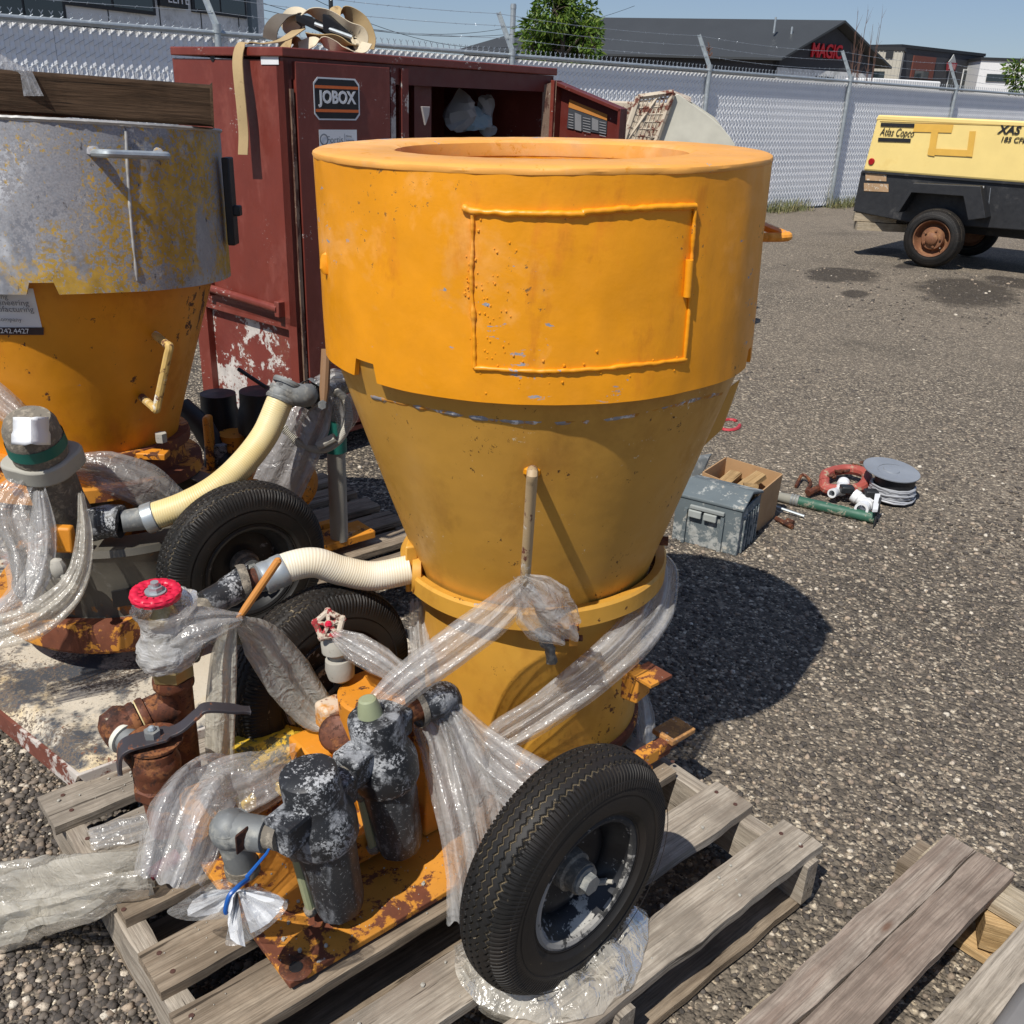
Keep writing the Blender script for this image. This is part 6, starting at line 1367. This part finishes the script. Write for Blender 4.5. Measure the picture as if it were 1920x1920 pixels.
# dark pebbly tuft left of the trailer is covered by fence weeds
# ================================================================== CREAM MIXER behind the drum
my = 6.2; mx = thing("cream_mixer", "cream painted mixer hopper with rusty wire guard standing against the fence behind the orange drum", "mixer", Y(1270, 400, my))
def my_(x, y, d=0): return Y(x, y, my+d)
mx.location = Vector((my_(1270, 300).x, my, 0))
b = MB(); b.prism([my_(1262, 179), my_(1272, 176), my_(1292, 191), my_(1315, 207), my_(1338, 224), my_(1358, 243), my_(1370, 258), my_(1378, 272), my_(1384, 330), my_(1370, 430), my_(1250, 420), my_(1218, 330), my_(1233, 262)], (0, .03, 0)); b.build("side_panel", cream, mx, smooth=0, bevel=.004)
b = MB(); b.prism([my_(1264, 170, .45), my_(1296, 182, .45), my_(1296, 192, .0), my_(1264, 176, .0)], (0, .02, -.01)); b.build("top_cover", creamd, mx, smooth=0)
b = MB(); b.prism([my_(1295, 190, .45), my_(1340, 220, .45), my_(1378, 270, .45), my_(1370, 430, .45), my_(1250, 420, .45), my_(1233, 262, .45)], (0, .03, 0)); b.build("side_panel", cream, mx, smooth=0)
b = MB(); b.box(my_(1215, 250, .3)-ZZ*.12, (.22, 0, .0), (0, .2, 0), (-.06, 0, .3)); b.build("drum_body", creamd, mx, smooth=0, bevel=.01)
b = MB()
tl, tr, br, bl_ = my_(1197, 182, -.06), my_(1262, 173, -.02), my_(1228, 270, -.02), my_(1170, 262, -.1)
def q_(u, v): return tl.lerp(tr, u).lerp(bl_.lerp(br, u), v)
for u in (0, 1): b.tube([q_(u, 0), q_(u, 1)], .018, 6)
b.tube([q_(0, 0), q_(1, 0)], .018, 6); b.tube([q_(0, 1), q_(1, 1)], .012, 6); b.build("guard_frame", creamd, mx)
for i in range(8):
    u = (i+.5)/8; b = MB(); b.tube([q_(u, .02), q_(u, .98)], .0055, 5); b.build("guard_bar", creamd, mx)
for i in range(6):
    v = (i+.7)/6.5; b = MB(); b.tube([q_(.02, v), q_(.98, v)], .0055, 5); b.build("guard_bar", creamd, mx)
b = MB(); b.tube([q_(0, .1), q_(.8, .9)], .009, 5); b.tube([q_(.1, 1), q_(.6, .0)], .009, 5); b.build("guard_brace", creamd, mx)
for x in (1240, 1350):
    b = MB(); p = my_(x, 420, .2); b.tube([(p.x, p.y, 0), (p.x, p.y, p.z)], .03, 8); b.build("leg", creamd, mx)
# ================================================================== GROUND CLUTTER
tb_ = thing("tool_box", "open grey plastic tool box caked with cement dust on the gravel behind the machine", "tool box", Z(1320, 1028))
BLp, BRp = Z(1259, 1010), Z(1380, 1043); e1 = (BRp-BLp).normalized(); e2 = Vector((-e1.y, e1.x, 0)); wB = (BRp-BLp).length; hB_ = .165; dB = .20
def bx(u, v, z): return BLp+e1*u+e2*v+ZZ*z
def wallp(name, a, b_, par, mat, h, th=.008, z0=0): 
    d = (b_-a).normalized(); n = Vector((d.y, -d.x, 0)); m = MB(); m.prism([a+ZZ*z0, b_+ZZ*z0, b_+ZZ*h, a+ZZ*h], -n*th); return m.build(name, mat, par, smooth=0, bevel=.002)
wallp("front_wall", bx(0, 0, 0), bx(wB, 0, 0), tb_, toolm, hB_); wallp("end_wall", bx(wB, .002, 0), bx(wB, dB, 0), tb_, toolm, hB_-.002); wallp("back_wall", bx(wB, dB, 0), bx(0, dB, 0), tb_, toolm, hB_); wallp("end_wall", bx(0, dB, 0), bx(0, .002, 0), tb_, toolm, hB_-.002)
b = MB(); b.prism([bx(-.004, -.004, hB_-.002), bx(wB+.006, -.004, hB_-.002), bx(wB-.0, .10, hB_+.028), bx(.005, .10, hB_+.028)], ZZ*.012); b.prism([bx(.005, .10, hB_+.028), bx(wB, .10, hB_+.028), bx(wB+.006, dB+.004, hB_), bx(-.004, dB+.004, hB_)], ZZ*.012); b.build("lid", toolm, tb_, smooth=0, bevel=.004)
for t in (.33, .56):
    b = MB(); b.box(bx(wB*t, -.010, hB_*.72), e1*.023, e2*.008, ZZ*.013); b.build("latch", worn("pale_latch_plastic", (.34, .36, .34), [], .6), tb_, smooth=0, bevel=.003)
b = MB(); b.box(bx(wB*.5, -.008, hB_*.86), e1*wB*.26, e2*.006, ZZ*.007); b.build("handle", worn("dusty_handle", (.28, .3, .29), [], .6), tb_, smooth=0, bevel=.003)
for t in (.18, .74):
    b = MB(); b.box(bx(wB*t, -.004, hB_*.4), e1*.006, e2*.006, ZZ*hB_*.39); b.build("wall_rib", toolm, tb_, smooth=0)
for k in range(6):
    b = MB(); b.box(bx(wB+.003, .03+k*.028, hB_*.42), e1*.004, e2*.004, ZZ*hB_*.4); b.build("wall_rib", toolm, tb_, smooth=0)
# broken lid flap behind
p = Z(1300, 925, .05); b = MB(); b.prism([Y(1292, 905, 3.45), Y(1318, 885, 3.5), Y(1330, 857, 3.55), Y(1300, 862, 3.5), Y(1283, 890, 3.45)], (.02, .05, 0)); o = b.build("broken_lid", worn("dusty_grey_lid", (.14, .15, .15), [((.3, .3, .28), 20, .5, .1, 3, 1, 0)], .7), smooth=0, bevel=.003); tag(o, "dusty grey plastic lid leaning behind the tool box", "lid")
# cardboard box with offcuts
k0, k1, k2, k3 = Z(1406, 1010), Z(1452, 968), Z(1352, 935), Z(1310, 965); hb_ = .17
cb = thing("cardboard_box", "open brown cardboard box standing against the back of the tool box", "box", k0)
top = [Vector((q.x, q.y, 0)) for q in (k0, k1, k2, k3)]
for i in range(4): 
    a_, c_ = top[i], top[(i+1) % 4]; d = (c_-a_).normalized(); n = Vector((d.y, -d.x, 0)); m = MB(); m.prism([a_, c_, c_+ZZ*hb_+n*.006, a_+ZZ*hb_+n*.006], -n*.005); m.build("wall", card, cb, smooth=0)
m = MB(); m.prism([q+ZZ*.004 for q in top], ZZ*.003); m.build("bottom", card, cb, smooth=0)
cc_ = sum(top, Vector())/4
for i, (dx, dy, tl_) in enumerate(((.0, -.02, .3), (-.05, .03, -.2), (.04, .03, .5))):
    ob = board("wood_offcut", .2, .05, .02, woodf, None, (cc_.x+dx, cc_.y+dy, .12), R(30+i*25), 90+i, tilt=R(-25+20*i)); tag(ob, ("pale wood offcut sticking out at the front of the cardboard box", "wood offcut along the left side inside the cardboard box", "wood offcut along the right side inside the cardboard box")[i], "wood offcut", "offcuts in the cardboard box")
# green tube
g0, g1 = Z(1455, 930, .02), Z(1640, 972, .02); gl_ = thing("green_shaft", "dirty green pipe with pale handle end lying on the gravel right of the cardboard box", "pipe", g0)
b = MB(); b.tube([g0.lerp(g1, .22), g1], [.02, .021], 14); b.build("tube", worn("dirty_green_pipe", (.03, .11, .07), [((.35, .32, .24), 20, .52, .06, 3, 1, 4)], .55), gl_)
b = MB(); b.tube([g0-(g1-g0)*.12, g0.lerp(g1, .24)], [.016, .022], 12); b.build("handle_end", worn("grey_weathered_handle", (.25, .24, .2), [], .8), gl_)
for t in (.17, .2, .23): b = MB(); d = (g1-g0).normalized(); b.tube([g0.lerp(g1, t)-d*.004, g0.lerp(g1, t)+d*.004], .0235, 14); b.build("collar_ring", fit, gl_)
# rusty chain, red hose ring
rc = Z(1583, 905); b = MB(); b.lathe([(0, 0)], rc) if False else None
pts = [Z(x, y, .035+dz) for x, y, dz in ((1545, 905, 0), (1550, 888, .01), (1585, 880, .01), (1620, 886, .02), (1625, 900, .01), (1610, 915, 0), (1575, 918, 0), (1548, 915, 0), (1545, 905, .01))]
b = MB(); b.tube(spline(pts, 6), .021, 10); o = b.build("faded_red_hose", worn("faded_red_rubber", (.38, .08, .06), [((.4, .3, .2), 20, .55, .06, 3, 1, 0)], .6)); tag(o, "short faded red hose coiled in a loop beside the grey wire spool", "hose")
pts = [Z(1555+8*k, 893-3.2*k+3*math.sin(k*2), .055) for k in range(9)]
b = MB()
for k, p in enumerate(pts): 
    d = Vector((math.cos(k*1.57), math.sin(k*1.57), .3)).normalized(); b.tube([p-d*.014, p+Vector((.008, 0, 0)), p+d*.014, p-Vector((.008, 0, 0)), p-d*.014], .005, 6, caps=False)
o = b.build("rusty_chain", rust); tag(o, "short rusty chain lying across the faded red hose", "chain")
pts = [Z(1492, 912, .01), Z(1505, 890, .03), Z(1520, 905, .015), Z(1512, 922, .01), Z(1535, 912, .03)]; b = MB(); b.tube(spline(pts, 5), .007, 6); o = b.build("bent_rusty_rod", rust); tag(o, "bent rusty rod left of the white plastic fittings", "rod")
b = MB(); b.tube([Z(1515, 925, .02), Z(1540, 913, .03)], .014, 8); o = b.build("rusty_pipe_stub", rust); tag(o, "rusty pipe stub lying against the faded red hose", "pipe")
# white fittings
wf = [((1582, 905), (1570, 935), .024), ((1600, 928), (1618, 940), .026), ((1615, 955), (1640, 930), .026), ((1560, 925), (1590, 915), .018)]
labs = ("white plastic elbow leaning on the red hose", "white plastic pipe fitting with open end facing the camera, left one", "large white plastic pipe fitting at the end of the green pipe", "small white plastic cap left of the pipe fittings")
for (a_, c_, r), lab in zip(wf, labs):
    p, q = Z(a_[0], a_[1], .045), Z(c_[0], c_[1], .03); b = MB(); d = (q-p).normalized(); q2_ = p+d*max(.07, (q-p).length*.7)
    b.lathe([(r*.65, -.002), (r, -.002), (r*1.02, .02), (r*.9, .025), (r*.9, .05), (r*1.02, .055), (r*1.02, .075), (r*.7, .075), (r*.65, .02)], p, -d if False else d, n=20); o = b.build("pipe_fitting", pvc, smooth=30); tag(o, lab, "pipe fitting", "white plastic fittings")
b = MB(); b.prism([Z(1640, 930, .06), Z(1650, 930, .06), Z(1645, 960, .06), Z(1635, 960, .06)], ZZ*.01); o = b.build("white_plastic_strip", pvc, smooth=0); tag(o, "narrow white plastic strip beside the wire spool", "plastic strip")
for (x, y) in ((1588, 917), (1633, 925)): b = MB(); b.box(Z(x, y, .06), (.025, 0, 0), (0, .02, 0), (0, 0, .014)); o = b.build("black_clip", blackd, bevel=.005); tag(o, "black plastic clip on the white fittings, %s one" % ("left" if x < 1600 else "right"), "clip")
# spool with tilted flange and loose wire coils
spc = Z(1672, 940); sp = thing("wire_spool", "grey plastic spool of grey wire with its flange tilted, on the gravel", "spool", spc)
b = MB(); fa = Vector((.06, -.1, 1)); b.lathe([(.0001, .004), (.03, .004), (.032, .0), (.10, .004), (.108, .004), (.108, 0), (.1, -.003), (.0001, -.003)], spc+ZZ*.115+Vector((-.01, .04, 0)), fa, n=40); b.build("flange", worn("grey_flange", (.22, .24, .27), [], .5), sp)
b = MB(); b.lathe([(.075, 0), (.075, .115)], spc+Vector((-.0, .03, 0)), fa, n=24); b.build("core", blackd, sp)
b = MB(); path = []
for k in range(260):
    q = k*.45; r = .082+.012*nz((k*.05, 1, 0)); path.append(spc+Vector((0, .02, 0))+Vector((r*math.cos(q), r*math.sin(q), +.012+.05*abs(math.sin(k*.012))+.004*math.sin(k))))
b.tube(path, .0045, 5); b.build("wire_winding", worn("grey_wire", (.33, .34, .36), [], .45), sp)
b = MB(); b.prism([Z(1648, 935, .08), Z(1652, 937, .08), Z(1640, 985, .005), Z(1636, 990, .005)], Vector((.002, .0, .008))); o = b.build("cutting_disc", trim, smooth=0); tag(o, "thin dark steel disc edge leaning at the end of the green pipe", "disc")
b = MB(); b.tube([Z(1455, 950, .02), Z(1508, 968, .012)], .005, 6); o = b.build("steel_rod", galv); tag(o, "thin bright steel rod in front of the green pipe", "rod")
for i, (x0, y0, x1, y1) in enumerate(((1455, 972, 1486, 988), (1475, 975, 1488, 980))):
    b = MB(); b.tube([Z(x0, y0, .012), Z(x1, y1, .012)], .009, 7); o = b.build("rusty_bolt", rust); tag(o, ("longer rusty bolt on the gravel beside the cardboard box", "shorter rusty bolt on the gravel beside the cardboard box")[i], "bolt", "rusty bolts")
pts = [Z(1367+20*math.cos(q), 797+10*math.sin(q), .008) for q in [k*math.tau/16 for k in range(15)]]; b = MB(); b.tube(pts, .009, 6); o = b.build("red_ring", worn("faded_red_plastic", (.45, .04, .05), [], .5)); tag(o, "thin red plastic ring on the gravel just right of the cone", "ring")

# ================================================================== PLASTIC FILM
def ribbonfilm(pts, ws, par=None, mat=None, seed=0, pleat=.012, nf=5, name="plastic_film", lay=2, n=9, face=None, twist=0.0, jag=.0, label=None, cat="plastic film", group=None):
    """crumpled sheet bunched along a path; pts = (x, y, depth) sightings, ws = half widths in metres"""
    P = spline([Y(*p) if not isinstance(p, Vector) else p for p in pts], n); W = lerp_list(ws, len(P)); b = MB(); L = 0; NS = 30
    for l_ in range(lay):
        rows = []; uvs = []; L = 0
        for i, p in enumerate(P):
            t_ = (P[min(i+1, len(P)-1)]-P[max(0, i-1)]).normalized()
            fc = (face or (CAM-p)).normalized(); sd = t_.cross(fc).normalized(); nn = sd.cross(t_)
            if twist: a = twist*i/len(P); sd, nn = sd*math.cos(a)+nn*math.sin(a), nn*math.cos(a)-sd*math.sin(a)
            if i: L += (P[i]-P[i-1]).length
            row = []; w = W[i]*(1 if l_ == 0 else .82)
            for k in range(NS+1):
                s = -1+2*k/NS; env = 1-.35*abs(s)**2
                f = math.sin(s*nf*1.6+seed+l_*2.1+3*noise.noise((L*3, seed, s)))+.6*noise.noise((s*4, L*7, seed+l_*7))+.35*noise.noise((s*11, L*16, seed+l_*3))
                ed = 1+.12*noise.noise((L*9, seed+5, math.copysign(1, s)))+jag*noise.noise((L*30, seed, math.copysign(2, s)))
                bul = math.sqrt(max(0, 1-s*s))*(pleat*1.4)*(1 if l_ == 0 else -.7)
                row.append(p+sd*(w*s*ed)+nn*(pleat*f*env*.6+bul)+t_*(.010*noise.noise((s*3, L*5, seed+2)))); uvs.append((s*w*1.0+.5*l_, L))
            rows.append(row)
        b.grid(rows, uvs=uvs)
    return b.build(name, mat or film, par, smooth=80, label=label)
G_ = "clear film tied round the orange machine"
def pf(label, pts, ws, **k):
    g = k.pop('group', G_); o = ribbonfilm(pts, ws, **k); tag(o, label, "plastic film", g); return o
pf("twisted film strap running from the cone handle down left to the black filter", [(990, 1095, 1.40), (960, 1125, 1.41), (915, 1165, 1.41), (860, 1205, 1.40), (800, 1250, 1.37), (740, 1300, 1.33), (700, 1330, 1.31)], [.018, .03, .034, .033, .034, .032, .022], seed=1, pleat=.012, nf=6)
pf("crumpled film knot hanging from the bottom of the cone handle", [(975, 1090, 1.40), (1005, 1120, 1.40), (1030, 1150, 1.405), (1062, 1180, 1.42)], [.02, .046, .052, .03], seed=2, pleat=.02, nf=4, jag=.3)
pf("wide film loop wrapped round the right side of the cone and across the lower body", [(1225, 1040, 1.80), (1240, 1075, 1.76), (1225, 1140, 1.68), (1180, 1200, 1.56), (1110, 1265, 1.50), (1030, 1325, 1.47), (950, 1375, 1.45), (915, 1395, 1.43)], [.018, .035, .042, .042, .038, .036, .032, .02], seed=3, pleat=.014, nf=6)
pf("film strap under the black elbow running down right to the front tyre", [(770, 1290, 1.40), (830, 1330, 1.39), (890, 1390, 1.37), (945, 1440, 1.33), (1000, 1480, 1.30)], [.015, .028, .034, .045, .055], seed=4, pleat=.014, nf=6)
pf("film hanging from the strap knot down behind the front tyre", [(850, 1345, 1.38), (880, 1420, 1.34), (905, 1500, 1.31), (920, 1580, 1.29), (925, 1640, 1.28)], [.022, .04, .05, .05, .045], seed=5, pleat=.016, nf=6)
pf("film curtain hanging between the black filter and the front tyre", [(800, 1345, 1.38), (830, 1430, 1.34), (855, 1530, 1.28), (872, 1640, 1.235), (880, 1720, 1.21)], [.03, .036, .034, .03, .04], seed=6, pleat=.014, nf=5)
pf("film strip behind the left side of the lower orange body", [(785, 1125, 1.72), (786, 1180, 1.70), (792, 1240, 1.62)], [.018, .025, .022], seed=7, nf=4)
pf("film strip behind the right side of the lower orange body", [(1200, 1290, 1.80), (1208, 1340, 1.78), (1212, 1400, 1.74)], [.012, .022, .022], seed=8, nf=4)
pf("film twisted round the pipe beside the broken white handwheel", [(628, 1190, 1.43), (665, 1212, 1.42), (710, 1238, 1.405), (760, 1275, 1.395)], [.012, .026, .026, .016], seed=9, nf=4)
# pool under the front tyre
def pool(pts, lab, z0=.145, seed=0, hgt=.035, mat=filmy, group=G_, cutter=None):
    C_ = sum((Z(x, y, z0) for x, y in pts), Vector())/len(pts); E_ = spline([Z(x, y, z0) for x, y in pts+[pts[0]]], 6); rows = []; uvs = []
    for k, e in enumerate(E_):
        row = []
        for j in range(15):
            t = j/14; p = C_.lerp(e, t); h = hgt*(1-t**3)*(.5+1.2*abs(noise.noise((p.x*9, p.y*9, seed))))+.016*noise.noise((p.x*28, p.y*28, seed))+.006*noise.noise((p.x*70, p.y*70, seed+1)); row.append(p+ZZ*max(.0, h+.004)+Vector((.008*nz((p.x, p.y, 1), 30), .008*nz((p.x, p.y, 2), 30), 0))); uvs.append((p.x*.4+p.y*.2+.05*nz((p.x, p.y, 3), 8), p.y*.8+.3*nz((p.x, p.y, 4), 6)))
        rows.append(row)
    b = MB(); b.grid(rows, uvs=uvs); o = b.build("plastic_film", mat, smooth=80); tag(o, lab, "plastic film", group); return o
pool([(850, 1775), (900, 1755), (1010, 1800), (1130, 1770), (1205, 1700), (1212, 1755), (1195, 1830), (1140, 1890), (1040, 1925), (930, 1900), (865, 1850)], "crumpled yellowed film bunched under the front black tyre", .142, 3, .05)
pf("yellowed film fold rising along the right side of the front tyre", [(1190, 1715, 1.30), (1185, 1770, 1.20), (1130, 1840, 1.12), (1030, 1885, 1.07), (930, 1872, 1.06), (870, 1800, 1.09)], [.012, .035, .036, .03, .03, .02], seed=11, mat=filmy, nf=4)
# left side of the orange machine
gp_ = t1
pf("film stretched from the red handwheel valve to the orange bar", [(300, 1205, 1.34), (350, 1185, 1.34), (400, 1170, 1.36), (450, 1160, 1.385)], [.045, .040, .028, .010], seed=12, nf=4, mat=filmt, pleat=.008)
b = MB(); rows = []; uvs = []
for i in range(30):
    h = -.02+.108*i/29; row = []
    for j in range(48):
        q = math.tau*j/48; rr = .0465+.006*math.sin(i*.25)+.005*noise.noise((math.cos(q)*3, math.sin(q)*3, h*60))+.0025*noise.noise((math.cos(q)*9, math.sin(q)*9, h*160)); cc = gvx+ZZ*(.052+h); row.append(cc+Vector((rr*math.cos(q), rr*math.sin(q), .006*math.sin(q+1)))); uvs.append((h, q*.05))
    rows.append(row)
b.grid(rows, cv=True, uvs=uvs); o = b.build("film_wrap", filmmat("tight_wrapped_film", .8, (.8, .79, .77)), smooth=80); tag(o, "tight clear film wrapped round the valve just below the red handwheel", "plastic film", G_)
pf("film strip hanging straight down from the orange bar past the dark lever", [(432, 1165, 1.385), (420, 1230, 1.375), (415, 1310, 1.37), (412, 1390, 1.36), (415, 1430, 1.355)], [.012, .022, .025, .025, .022], seed=13, nf=3, mat=filmmat("cloudy_film", .85, (.7, .66, .56)), pleat=.008)
pf("film strip sagging from the orange bar down right to the orange housing", [(450, 1165, 1.385), (490, 1200, 1.42), (540, 1270, 1.45), (595, 1335, 1.46), (650, 1365, 1.44)], [.012, .035, .045, .036, .014], seed=14, nf=3, mat=filmmat("grey_cloudy_film", .75, (.6, .59, .54)), pleat=.010)
pf("clear film bag draped over the rusty ball valve down to the pallet", [(420, 1465, 1.25), (385, 1480, 1.19), (355, 1530, 1.13), (335, 1590, 1.10), (315, 1650, 1.07)], [.025, .05, .062, .06, .05], seed=15, nf=4, pleat=.03, n=12)
pf("loose film stretched from the bag over the yellow motor casing", [(385, 1500, 1.17), (440, 1480, 1.19), (500, 1455, 1.22), (550, 1420, 1.27)], [.05, .05, .045, .03], seed=16, nf=4, mat=filmt, pleat=.012)
mr = M("dull_red_plug", .5).done((.14, .02, .035)); pgp = Z(305, 1630, .185); b = MB(); b.tube([pgp-U*.022, pgp+U*.03+ZZ*.012], [.011, .015], 14); o = b.build("red_plug", mr); tag(o, "dull red plug showing through the clear film bag at its lower end", "plug")
def ground_film(pts, ws, lab, seed, mat, hg=.03, zf=None):
    P = [Z(x, y, z) for x, y, z in pts]; o = ribbonfilm(P, ws, seed=seed, mat=mat, face=Vector((0, 0, 1)), pleat=hg, nf=5, n=12, jag=.2); tag(o, lab, "plastic film", "loose film on the ground"); return o
ground_film([(285, 1640, .17), (200, 1650, .17), (120, 1670, .12), (60, 1680, .06), (0, 1690, .04), (-60, 1700, .03)], [.035, .04, .05, .075, .085, .08], "yellowed film trailing off the pallet onto the gravel at the left edge", 21, filmy, .028)
ground_film([(230, 1660, .16), (150, 1700, .12), (90, 1715, .06), (20, 1740, .03), (-50, 1750, .02)], [.02, .04, .05, .05, .05], "second fold of yellowed film lying on the gravel at the lower left", 22, filmy, .02)
ground_film([(300, 1540, .145), (230, 1560, .145), (170, 1575, .145)], [.03, .04, .03], "thin film stuck on the pallet boards left of the film bag", 23, filmt, .008)
# paper bag tied with a blue tie
pbt = thing("paper_in_bag", "white paper in a clear bag tied with a blue cable tie below the pipe tee", "bag", Z(445, 1700, .16))
kx = Y(445, 1668, 1.045)
def fan(c, tips, mat, name, seed, bulge=.02, n=10):
    pp_ = mat is paperm; n = 4 if pp_ else n; c = Vector(c); E_ = spline(tips, 2 if pp_ else 5); rows = []; uvs = []
    for k, e in enumerate(E_):
        row = []
        for j in range(n+1):
            t = j/n; p = c.lerp(e, t); w = math.sin(math.pi*t); d = (CAM-p).normalized(); row.append(p+d*(bulge*w*(1+.8*math.sin(k*(1.9 if pp_ else .55)+seed))+.008*noise.noise((k*.3, t*4, seed))*t)); uvs.append((k*.01, t*.15))
        rows.append(row)
    b = MB(); b.grid(rows, uvs=uvs); return b.build(name, mat, pbt, smooth=18 if pp_ else 60)
fan(kx, [Y(460, 1775, 1.0), Y(432, 1760, 1.01), Y(428, 1700, 1.03), Y(450, 1672, 1.04), Y(500, 1672, 1.03), Y(533, 1690, 1.0), Y(505, 1730, .985), Y(470, 1750, .985)], paperm, "white_paper", 1, .022)
fan(kx, [Y(435, 1675, 1.05), Y(400, 1668, 1.07), Y(360, 1690, 1.08), Y(352, 1718, 1.06), Y(390, 1716, 1.05), Y(428, 1705, 1.04)], paperm, "white_paper", 3, .012)
fan(kx, [Y(445, 1650, 1.06), Y(400, 1652, 1.08), Y(340, 1690, 1.09), Y(313, 1710, 1.08), Y(350, 1726, 1.05), Y(430, 1722, 1.02)], filmt, "clear_bag", 5, .022)
fan(kx, [Y(430, 1740, .995), Y(424, 1772, .98), Y(465, 1765, .97), Y(520, 1725, .97), Y(538, 1690, .985), Y(480, 1660, 1.02)], filmt, "clear_bag", 7, .03)
b = MB(); b.tube(spline([Y(465, 1648, 1.04), Y(447, 1662, 1.018), Y(430, 1680, 1.005), Y(423, 1705, 1.0), Y(424, 1712, 1.0)], 6), .0035, 8); b.tube([Y(462, 1645, 1.04), Y(500, 1600, 1.06), Y(508, 1585, 1.07)], [.003, .0022, .0015], 6); b.build("cable_tie", bluet, pbt)
# film on the left machine
G2 = "clear film on the left machine"
def lf2(lab, pts, ws, **k): return pf(lab, pts, ws, group=G2, **k)
lf2("film loop hanging from the outlet flange at the far left", [(48, 905, 1.86), (20, 960, 1.82), (50, 1040, 1.78), (45, 1110, 1.72), (10, 1160, 1.68), (-60, 1200, 1.64)], [.03, .055, .05, .03, .035, .03], seed=31, nf=4, mat=filmt, pleat=.014)
lf2("film strip down the front of the left machine crossing the wing bolt", [(75, 920, 1.83), (80, 990, 1.80), (75, 1060, 1.76), (45, 1120, 1.72), (-10, 1150, 1.70)], [.012, .028, .026, .028, .02], seed=32, nf=3, pleat=.008)
lf2("film strip right of the wing bolt sweeping down to the skid plate", [(152, 925, 1.83), (158, 1000, 1.79), (150, 1070, 1.75), (120, 1120, 1.71), (60, 1165, 1.66), (0, 1185, 1.63), (-60, 1200, 1.60)], [.006, .016, .022, .030, .036, .034, .03], seed=33, nf=4, mat=filmy, pleat=.010)
lf2("film sheet with shade in its tint hanging behind the outlet pipe under the orange cone", [(140, 875, 2.0), (200, 885, 2.0), (270, 910, 2.02), (330, 950, 2.05)], [.03, .05, .05, .04], seed=34, nf=3, mat=filmmat("shade_tinted_film", .5, (.5, .48, .45)), pleat=.01)  # darker copy of the film, shade put into its tint
lf2("film bunched at the left edge behind the paper capped outlet", [(50, 800, 1.98), (20, 770, 2.0), (-30, 730, 2.02)], [.02, .03, .035], seed=35, nf=4)
pf("film sheet greyed for shade hanging behind the long cream hose", [(600, 735, 2.25), (580, 790, 2.22), (550, 850, 2.2), (520, 915, 2.18)], [.035, .055, .06, .065], seed=36, nf=5, mat=filmmat("shade_greyed_film", .85, (.45, .43, .42)), pleat=.008, group="film on the pump unit")  # grey tint paints the shade behind the hose into the film
pf("small film piece over the manifold beside the orange drum", [(595, 715, 2.2), (625, 705, 2.2), (650, 708, 2.2)], [.012, .018, .012], seed=37, nf=3, group="film on the pump unit")
pf("film tail hanging from the manifold beside the spring cable", [(640, 745, 2.24), (648, 780, 2.24), (640, 815, 2.24)], [.03, .03, .01], seed=38, nf=3, mat=bpy.data.materials["shade_tinted_film"], group="film on the pump unit")
b = MB(); b.grid([[Y(-80+i*11.5+4*(j), 135-55*(1-j/6)*math.exp(-((i-3)/6)**2)*1.0+ (i*2.2 if j < 0 else 0)+45*j/6, 2.15+.02*nz((i, j, 1))) for j in range(7)] for i in range(13)], uvs=[(i*.02, j*.02) for i in range(13) for j in range(7)])
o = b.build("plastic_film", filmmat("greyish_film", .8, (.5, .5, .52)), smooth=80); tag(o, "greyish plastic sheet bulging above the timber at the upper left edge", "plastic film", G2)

# crumbs of cement and grit on the boards and skid plate
b = MB(); rr_ = random.Random(5)
for i in range(520):
    if i < 300: u_, v_ = rr_.uniform(.32, 1.35), rr_.choice(boards)[0]+rr_.uniform(-.038, .038); z_ = PT+.0105
    else:
        q_ = cor+U*rr_.uniform(.01, .5)-V*rr_.uniform(.01, .32); u_, v_ = q_.dot(U), q_.dot(V); z_ = zp
    r = .0009+.0032*rr_.random()**3; b.ball(uv(u_, v_, z_+r*.5), r, 6, (1, 1.2, .7))
b.jit(.0006, 300); o = b.build("cement_crumbs", pale, smooth=0); o['kind'] = 'stuff'; o['label'] = 'pale crumbs of cement and grit on pallet boards and skid plate'
